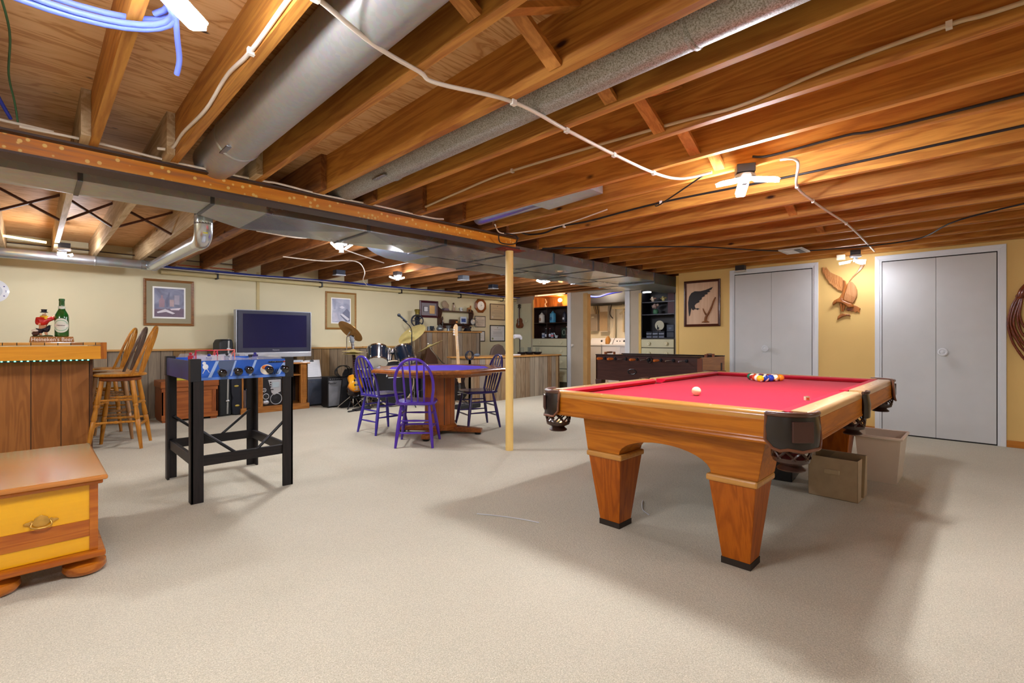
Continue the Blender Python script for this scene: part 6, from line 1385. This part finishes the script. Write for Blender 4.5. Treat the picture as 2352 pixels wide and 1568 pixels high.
for r_ in range(2):
    for k in range(3):
        e = T('organiser_box', 'clear fronted small drawer, %s row, %s from the yellow wall on the dark bookcase' % (['lower', 'upper'][r_], ['third', 'second', 'first'][k]), 'drawer box', (8.6, 4.76-.13*k, 1.152+.06*r_), group='small drawers in the dark bookcase')
        o('box', MB().box(-.06,.1,-.06,.06,0,.058), M('1c2434', .3), e, bev=.003); o('front_strip', MB().box(-.064,-.06,-.052,.052,.008,.018), M('b8c4dc', .3), e)
e = T('case_stack', 'dark blue equipment case stack in the right of the dark bookcase', 'case', (8.6, 4.31, 1.152))
o('lower_case', MB().box(-.08,.14,-.075,.075,0,.11), M('1a2436', .4), e, bev=.008); o('upper_case', MB().box(-.08,.14,-.075,.075,.112,.25), M('1c2a40', .4), e, bev=.008); o('maker_plate', MB().box(-.086,-.08,-.03,.03,.16,.19), M('4a5a74', .3), e)
S('brown_folder', MB().ext([(-.06,0),(.07,0),(.07,.42),(-.06,.42),(-.075,.1)], .1, Matrix(((0,0,1,0),(1,0,0,0),(0,1,0,0),(0,0,0,1)))), M('5a3c44', .6), 'plum coloured box standing in the right of the dark bookcase', 'box', loc=(8.56, 4.31, 1.61))
# laundry room
WASH = M('e2e2e6', .25, var=.02); WASHG = M('c4c4cc', .3, var=.02)
def washer(lab, y0, y1, x0, dials, top=1.0):
    e = T('washing_machine', lab, 'appliance', (0,0,0))
    o('body', MB().box(x0, x0+.66, y0, y1, .03, top-.04), WASH, e, bev=.01); o('lid', MB().box(x0-.01, x0+.66, y0, y1, top-.04, top), WASH, e, bev=.012)
    c = o('control_console', MB().hexa([(x0+.45,y0,top),(x0+.66,y0,top),(x0+.66,y1,top),(x0+.45,y1,top),(x0+.56,y0,top+.15),(x0+.66,y0,top+.15),(x0+.66,y1,top+.15),(x0+.56,y1,top+.15)]), WASH, e, bev=.008)
    mb = MB()
    for y, r in dials: mb.ball((x0+.50, y, top+.075), r, 10, 8, (.6,1,1))
    o('dials', mb, M('3a3a40', .3), c, smooth=60)
    o('toe_kick', MB().box(x0+.03, x0+.63, y0+.02, y1-.02, 0, .03), BLACK, e)
    return e
washer('white clothes dryer with a single dial, left machine in the laundry room', 6.62, 7.3, 9.62, [(6.95,.03)])
washer('white washing machine with a row of dials, right machine in the laundry room', 5.93, 6.6, 9.62, [(6.5,.018),(6.42,.015),(6.3,.03),(6.18,.015),(6.08,.015)])
e = T('utility_bench', 'white laundry cabinet just inside the opening, before the machines', 'cabinet', (0,0,0)); o('body', MB().box(9.3, 9.6, 5.45, 5.9, 0, .96), WASHG, e, bev=.006); o('drawer_front', MB().box(9.29, 9.3, 5.5, 5.88, .78, .93), WASH, e); o('pull', MB().box(9.28, 9.29, 5.6, 5.66, .86, .875), BLACK, e)
e = T('breaker_panel', 'grey electrical breaker panel on the laundry wall, left one', 'panel', (10.398, 7.33, 1.55)); o('box', MB().box(-.1, 0, -.12, .12, -.22, .22), M('a89c8c', .4), e, bev=.004); o('hinged_cover', MB().box(-.108,-.1,-.095,.095,-.19,.18), M('9a8e80', .4), e, bev=.003); o('label', MB().box(-.11,-.108,-.03,.05,.13,.16), M('e0d8c8', .5), e)
e = T('breaker_panel', 'tall tan electrical panel on the laundry wall, right of the grey one', 'panel', (10.398, 7.0, 1.64)); o('box', MB().box(-.12, 0, -.12, .12, -.33, .33), M('cfc6b6', .4), e, bev=.004); o('hinged_cover', MB().box(-.128,-.12,-.12,.12,-.31,.18), M('a89070', .4), e, bev=.003)
LP = M('d8c8a0', .5); CU = M('b07a48', .35, .6)
for k, (pts, r, mt, lab) in enumerate((([(10.33,6.75,1.92),(10.33,6.28,1.92)], .05, LP, 'fat cream pipe running level along the laundry wall'), ([(10.34,6.46,2.2),(10.34,6.46,1.3)], .025, LP, 'cream upright pipe on the laundry wall'), ([(10.34,6.36,1.9),(10.34,6.36,1.35),(10.34,6.2,1.33)], .018, CU, 'copper pipe with an elbow on the laundry wall'), ([(10.34,6.80,2.0),(10.34,6.85,1.75),(10.34,6.7,1.6)], .012, M('4a4038', .5), 'dark hose looped on the laundry wall'),
    ([(10.34,6.72,1.9),(10.34,6.72,1.1)], .035, M('c8baa0', .5), 'pale upright conduit left of the pipes in the laundry'), ([(10.34,6.2,1.95),(10.34,6.56,1.75)], .02, LP, 'sloping cream pipe on the laundry wall'), ([(10.3,6.1,1.25),(10.2,6.3,1.15),(10.2,6.45,1.03)], .014, M('5a5a60', .5), 'grey hose bending down behind the washing machine'))):
    S('pipe', MB().tube(smoothpath(pts, 4), r, 10), mt, lab, 'pipe', smooth=60)
S('overhead_dark_box', MB().box(9.7, 10.39, 5.1, 7.75, 1.99, 2.38), M('16161c', .5), 'dark box added for the dark top of the laundry room', 'duct')  # box added to stand for the dark ceiling band
S('meter_box', MB().box(-.06, 0, -.09, .09, -.2, .12), M('e4e0d4', .4), 'white meter box on the laundry wall right of the pipes', 'box', loc=(10.4, 6.18, 1.62), bev=.004)
for k in range(5):
    cable([(10.36, 7.42-.05*k, 2.35), (10.36, 7.40-.05*k, 2.1), (10.36, 7.36-.04*k, 1.95+.02*k), (10.36, 7.3-.03*k, 1.78)], .009, M(['b8925c','8a6a44','c8a878','5a4a3c','a88858'][k], .5), '%s of the bundled wires above the laundry breaker panels' % ['leftmost', 'second', 'third', 'fourth', 'rightmost'][k], group='wires above the breaker panels')
cable([(9.4,7.2,2.2),(9.4,6.6,2.12),(9.4,6.3,2.16),(9.4,5.9,2.2)], .02, M('2c3ad0', .4), 'bright blue hose hanging under the dark laundry ceiling', name='hose')
S('yellow_jug', MB().lathe([(.06,0),(.065,.02),(.065,.13),(.03,.18),(.025,.2)], 14), M('b07830', .4), 'amber jug standing on the left machine', 'jug', loc=(10.1, 6.75, 1.0), smooth=50)
S('ironing_board', MB().hexa([(9.0,6.02,0),(9.03,6.02,0),(9.03,6.12,0),(9.0,6.12,0),(9.0,6.05,.85),(9.03,6.05,.85),(9.03,6.12,.85),(9.0,6.12,.85)]), M('d8c4b0', .6), 'pale board leaning by the laundry opening', 'board')
# ================================================================ FOOSBALL TABLE
FZ = wood('4a2a24', '341c18', 'Y', 1.6, .35, .2); FZE = wood('b4783c', '8a5424', 'X', 1.6, .4, .2)
e = T('foosball_table', 'dark brown foosball table with orange handles behind the pool table', 'game table', (0,0,0))
X0, X1, Y0, Y1, h = 6.02, 6.76, 2.62, 4.24, .885
o('side', MB().box(X0, X0+.03, Y0+.02, Y1, .52, h), FZ, e, bev=.006); o('side', MB().box(X1-.03, X1, Y0+.02, Y1, .52, h), FZ, e, bev=.006)
en = o('end', MB().box(X0, X1, Y0, Y0+.03, .52, h), FZE, e, bev=.006); o('end', MB().box(X0, X1, Y1-.03, Y1, .52, h), FZE, e, bev=.006)
o('end_slot', MB().box(X1-.14, X1-.09, Y0-.003, Y0, .66, .8), M('2a1410', .5), en); o('corner_moulding', MB().box(X0-.008, X0+.02, Y0-.008, Y0+.06, .52, h-.01), M('6a3826', .3, coat=.3), en, bev=.008)
o('top_edge', MB().box(X0-.012, X0+.04, Y0, Y1, h, h+.014).box(X1-.04, X1+.012, Y0, Y1, h, h+.014), M('24140f', .3, coat=.3), e, bev=.004)
o('playfield', MB().box(X0+.03, X1-.03, Y0+.03, Y1-.03, .72, .735), M('4a7a4a', .5), e)
o('ball_return', MB().tube([(X0-.004, 3.62+.05*math.cos(a*PI/8)*1.3, .66+.035*math.sin(a*PI/8)) for a in range(16)], .008, 6, closed=True), M('1a1414', .4), e, smooth=60)
o('coin_ring', MB().tube([(X0-.02, 3.34+.035*math.cos(a*PI/8), .835+.035*math.sin(a*PI/8)) for a in range(16)], .009, 6, closed=True), M('2a2420', .3), e, smooth=60)
for x, y in ((X0+.05,Y0+.05),(X1-.05,Y0+.05),(X0+.05,Y1-.05),(X1-.05,Y1-.05)): o('leg', MB().taper((x,y), .07, .07, 0, .11, .11, .52), FZ, e, bev=.004)
HND = M('c8641c', .3, var=.1, coat=.4)
for k in range(8):
    y = Y1-.16-.18*k; near = k in (0, 1, 3, 5)
    rd = o('rod', MB().tube([(X0-(.16 if near else .22)+.0, y, .838), (X1+.12, y, .838)], .008, 8), CHROME, e, smooth=50)
    if near: o('handle', MB().tube([(X0-.19,y,.838),(X0-.17,y,.838),(X0-.10,y,.838),(X0-.06,y,.838)], [.014,.019,.017,.013], 12), HND, rd, smooth=60)
    o('bushing', MB().tube([(X0-.02,y,.838),(X0+.005,y,.838)], [.02,.026], 12), M('12161e', .3), rd, smooth=50)
    mb = MB()
    for q in range(3): mb.box(X0+.17+.18*q, X0+.19+.18*q, y-.012, y+.012, .755, .865)
    o('players', mb, M('8a2a2a' if k % 2 else '2a2a5a', .4), rd)
for (y, lab) in ((Y1-.03, 'far'), (Y0+.04, 'near')):
    s_ = o('score_slide', MB().box(X0+.2, X0+.23, y-.012, y+.012, h, h+.04).box(X0+.44, X0+.47, y-.012, y+.012, h, h+.04).tube([(X0+.2,y,h+.035),(X0+.47,y,h+.035)], .006, 8), M('8a4a22', .4), e)
    o('score_beads', MB().tube([(X0+.26,y,h+.035),(X0+.38,y,h+.035)], .014, 10), M('6a3418', .3), s_, smooth=50)
# ================================================================ YELLOW WALL ART
BRN = M('1e1412', .6); BRK = wood('b8743c', '4a2814', 'Y', 6, .5)
e = T('eagle_picture', 'framed dark eagle swooping to a forked branch, left of the closets', 'picture', (7.198, 3.127, 1.665), RIGHT)
w, h = .555, .70
o('frame', rect_frame(MB(), w, h, .036, .025), wood('5a2a18', '3a160c', 'X', 3, .35, .3), e)
b_ = o('panel', MB().box(-w/2+.03, w/2-.03, -h/2+.03, h/2-.03, .001, .006), wood('dcb898', 'c49a78', 'Y', 1.2, .6, 0, 0, .7, .15), e)
eg = [(-.215,.02),(-.20,.11),(-.165,.165),(-.11,.19),(-.02,.185),(.06,.20),(.165,.235),(.145,.20),(.11,.185),(.13,.17),(.08,.155),(.09,.135),(.04,.125),(.045,.105),(.0,.09),(-.005,.06),(-.04,.045),(-.04,.02),(-.09,-.0),(-.115,-.03),(-.10,-.075),(-.06,-.07),(-.03,-.085),(-.055,-.085),(-.065,-.10),(-.085,-.085),(-.12,-.085),(-.13,-.10),(-.15,-.09),(-.165,-.06),(-.175,-.11),(-.19,-.18),(-.20,-.19),(-.208,-.12)]
o('eagle_shape', MB().ext(eg, .006, z0=.006), BRN, b_, bev=.001)
o('branch', MB().tube(smoothpath([(.05,-.285,.01),(.06,-.22,.01),(.085,-.18,.01),(.12,-.12,.01),(.15,-.05,.01),(.175,.02,.01),(.205,.08,.01)], 3), [.028]+[.02]*4+[.016]*7+[.013]*5+[.009]*2, 8).tube(smoothpath([(.075,-.19,.01),(.04,-.14,.01),(.015,-.08,.01)], 3), [.014,.013,.012,.01,.009,.008,.005], 8).tube([(.0,-.287,.008),(.06,-.275,.01),(.11,-.287,.008)], [.006,.02,.006], 8), BRK, b_, smooth=60)
EW = wood('d89a5c', 'b0703a', 'Y', 5, .4, .2, 0, 1., .5); EWD = wood('b8702c', '84461a', 'Y', 5, .4, .2); EWL = wood('cf9868', 'a8703e', 'Y', 6, .4, .2)
e = T('eagle_carving', 'carved wooden eagle with raised wings landing with a fish, between the closets', 'carving', (7.198, 1.33, 1.66), RIGHT)
def carve(nm, pts, t, mt, z0=.0, bv=.008): return o(nm, MB().ext(pts, t, z0=z0), mt, e, bev=bv, smooth=50)
lw = [(-.225,.382),(-.22,.315),(-.191,.246),(-.15,.176),(-.104,.124),(-.059,.079),(-.014,.056),(.009,.069),(.016,.133),(.011,.18),(-.014,.23),(-.049,.256),(-.099,.285),(-.14,.313),(-.17,.358),(-.188,.386),(-.186,.351),(-.206,.377)]
def scallop(pts, i0, i1, n=3, d=.008):
    "feather tips: notch the outline between vertices i0..i1"
    out = []
    for i, p in enumerate(pts):
        out.append(p)
        if i0 <= i < i1:
            q = pts[i+1]; dx, dy = q[0]-p[0], q[1]-p[1]; l = math.hypot(dx, dy); nx, ny = -dy/l*d, dx/l*d
            for k in range(1, n):
                f = k/n; out.append((p[0]+dx*(f-.06), p[1]+dy*(f-.06))); out.append((p[0]+dx*f+nx, p[1]+dy*f+ny))
    return out
carve('raised_wing', scallop(lw, 1, 6), .03, EW, bv=.005)
carve('far_wing', [(.052,.171),(.094,.237),(.137,.286),(.163,.335),(.182,.379),(.203,.411),(.226,.423),(.219,.381),(.196,.326),(.158,.281),(.113,.239),(.072,.184)], .02, EWL)
rw = [(.048,.154),(.069,.181),(.098,.161),(.122,.124),(.143,.065),(.144,.007),(.125,-.05),(.1,-.095),(.069,-.084),(.04,-.068),(.003,-.052),(.009,-.008),(.027,.061)]
carve('lower_wing', rw, .028, EWL, .01)
carve('breast', [(-.044,-.025),(-.029,-.01),(-.009,.035),(.008,.098),(.014,.15),(.008,.2),(.026,.18),(.034,.13),(.05,.154),(.04,.096),(.022,.038),(.01,-.019),(.003,-.054),(-.02,-.04)], .045, EWD, .01, .01)
carve('head', [(-.107,-.117),(-.112,-.081),(-.091,-.049),(-.044,-.025),(-.004,-.013),(.006,-.055),(.055,-.083),(.1,-.104),(.113,-.145),(.055,-.153),(.028,-.124),(.001,-.099),(-.034,-.082),(-.064,-.079),(-.084,-.095)], .046, EWD, .012, .012)
carve('tail', [(.098,-.112),(.142,-.134),(.177,-.165),(.161,-.179),(.168,-.216),(.142,-.199),(.129,-.213),(.103,-.192),(.087,-.202),(.067,-.184),(.05,-.193),(.023,-.173),(.042,-.145)], .02, EWD, bv=.004)
o('talons', MB().tube([(-.021,-.09,.03),(-.02,-.14,.03),(-.017,-.19,.03)], [.018,.012,.008], 8).tube([(.011,-.11,.03),(.006,-.15,.03),(-.003,-.195,.03)], [.018,.012,.008], 8), EWD, e, smooth=60)
carve('fish', [(-.064,-.296),(-.059,-.255),(-.039,-.23),(-.009,-.217),(.02,-.227),(.067,-.231),(.079,-.257),(.04,-.245),(.003,-.255),(-.032,-.274)], .025, EWD, .005)
mb = MB()
for k in range(8): mb.tube([(.012+.011*k, -.055-.004*k, .038), (.04+.0115*k, .03-.008*k+.0*k, .038)], .0022, 5)
for k in range(7): mb.tube([(-.03-.025*k, .10+.024*k, .031), (-.05-.026*k, .185+.022*k, .031)], .0022, 5)
o('feather_grooves', mb, EWD, e)
TH = wood('8a3c14', '521c08', 'Z', 3, .3, .4)
e = T('antler_carving', 'curved dark red-brown carved fronds on the yellow wall at the right edge', 'carving', (7.198, -.17, 1.3), RIGHT)
for pts in ([(-.002,.25),(-.038,.163),(-.059,.059),(-.067,-.031),(-.054,-.121),(-.033,-.21),(-.002,-.284),(.047,-.379),(.099,-.444)],[(.008,.242),(-.024,.154),(-.044,.058),(-.047,-.031),(-.028,-.113),(-.002,-.188),(.028,-.262),(.079,-.342)],[(.021,.241),(-.002,.146),(-.023,.05),(-.025,-.032),(-.007,-.106),(.018,-.166),(.047,-.232),(.099,-.305)],
    [(.028,.241),(.013,.145),(.002,.057),(.006,-.017),(.023,-.092),(.047,-.144),(.099,-.217)],[(.036,.248),(.021,.145),(.016,.071),(.028,.004),(.047,-.048),(.089,-.107)],[(-.04,-.1),(-.028,-.136),(-.002,-.195),(.019,-.234)]):
    sp = smoothpath([(x, y, .025) for x, y in pts], 4); m_ = len(sp)
    o('frond', MB().tube(sp, [.0105 if i < m_*.75 else .0105*(1.25-i/m_)*2+.002 for i in range(m_)], 8), TH, e, smooth=60)
o('bound_neck', MB().ball((.02,.262,.025), .032, 14, 9, (1.1,1.,.6)).tube(smoothpath([(.02,.25,.02),(.044,.32,.02),(.08,.38,.02),(.13,.42,.02)], 3), [.03,.034,.036,.036,.034,.032,.03,.028,.024,.02], 10), TH, e, smooth=60)
# ================================================================ LIGHTS
LED = M('ffffff', .4, emit=38, ecol='f3f5ff', var=.0)
def led(mult, ecol='f3f5ff'): return M('ffffff', .4, emit=mult, ecol=ecol, var=.0)
GREYB = M('3c404a', .4); SOCK = M('c8ccd2', .3)
LS = 1.0
PW = 60
def blade_light(lab, loc, rz, tilt, power, boxz=.1, r=.165, spread=(0, 120, 240), tilts=None):
    e = T('blade_light', lab, 'ceiling light', loc, rz, 'three-blade LED lights')
    o('junction_box', MB().box(-.05, .05, -.05, .05, boxz-.03, boxz+.02), GREYB, e, bev=.004)
    o('socket', MB().lathe([(.055,boxz-.035),(.06,boxz-.05),(.05,boxz-.062),(.022,boxz-.066),(.022,boxz-.09),(.02,0.0),(.024,-.012)], 20), SOCK, e, smooth=40)
    for k, a in enumerate(spread):
        tl = tilts[k] if tilts else tilt
        Mx = Matrix.Rotation(R(a), 4, 'Z') @ Matrix.Rotation(R(tl), 4, 'Y')
        pl = [(.05,-.026),(r-.012,-.026),(r-.003,-.019),(r-.003,.019),(r-.012,.026),(.05,.026)]
        b_ = o('blade', MB().ext([(.028,-.014),(.05,-.030),(r-.01,-.030),(r,-.022),(r,.022),(r-.01,.030),(.05,.030),(.028,.014)], .003, Mx, z0=.009), M('e8eaee', .4), e)
        o('led_diffuser', MB().ext(pl, .018, Mx, z0=-.0095), led(power), b_)
    return e
blade_light('three-blade light over the near end of the pool table', (3.0, 1.045, 2.07), R(28), 14, PW*2.3, .06, .19)
blade_light('three-blade light whose bright blade shows at the top left corner, nearest the camera', (.165, 1.485, 2.06), R(45), 2, PW*1.05, .08, .275)
blade_light('brightest far three-blade light, beyond the beam above the card table', (2.2, 4.62, 2.0), R(0), -38, PW*2, .12, .17, (-135, -15, 105))
blade_light('three-blade light above the bar in front of the round metal pipe', (.255, 7.12, 2.02), 0, -20, PW*3, .12, .075)
blade_light('small starry light beyond the beam over the drum kit', (3.95, 6.42, 2.03), R(10), -20, PW*2.2, .1, .13)
blade_light('starry light in the far corner over the low counter end', (5.90, 5.17, 2.03), R(35), -20, PW*3, .1, .13)
blade_light('three-blade light on the yellow wall side above the eagle carving', (6.79, 1.14, 2.035), R(100), 8, PW*.38, .1, .16)
for (x, y) in ((3.6, -1.9), (-1.6, -.6), (-1.9, 4.3)):  # unseen lamps added to light the foreground and left side
    blade_light('added three-blade fill light outside the view, ' + ('past the right edge' if x > 0 else ('behind the camera' if y < 0 else 'past the left edge')), (x, y, 2.07), .3, 6, PW*(2.2 if y > 2 else .7), .06, .19)
e = T('laundry_bulb', 'bare bulb lighting the laundry room, behind the dark header', 'light', (9.15, 6.7, 2.29)); o('bulb', MB().ball((0,0,0), .05, 14, 10), M('fff2d8', .4, emit=130, ecol='fff0d8'), e, smooth=60); o('bulb_socket', MB().lathe([(.03,.04),(.03,.09)], 12), WHITE, e, smooth=40)
# ================================================================ CAMERA AND LOOK
F_ = 1106.; a = math.atan(1107/1106)
cam = bpy.data.cameras.new('camera'); co = bpy.data.objects.new('camera', cam); COL.objects.link(co)
co.location = (0, 0, 1.12); co.rotation_euler = (PI/2, 0, a-PI/2)
cam.sensor_width = 36; cam.sensor_fit = 'HORIZONTAL'; cam.lens = 36*F_/2352
cam.shift_y = (779-784)/2352; cam.clip_start = .05
sc.camera = co
w = bpy.data.worlds.new('world'); sc.world = w; w.use_nodes = True
w.node_tree.nodes['Background'].inputs[0].default_value = (.9, .93, 1, 1); w.node_tree.nodes['Background'].inputs[1].default_value = .3
vs = sc.view_settings; vs.view_transform = 'Standard'; vs.look = 'None'; vs.gamma = 1; vs.use_curve_mapping = False; vs.exposure = 2.4
sc.cycles.use_denoising = True; sc.cycles.max_bounces = 8; sc.cycles.diffuse_bounces = 3; sc.cycles.transparent_max_bounces = 8
sc.cycles.sample_clamp_indirect = 6
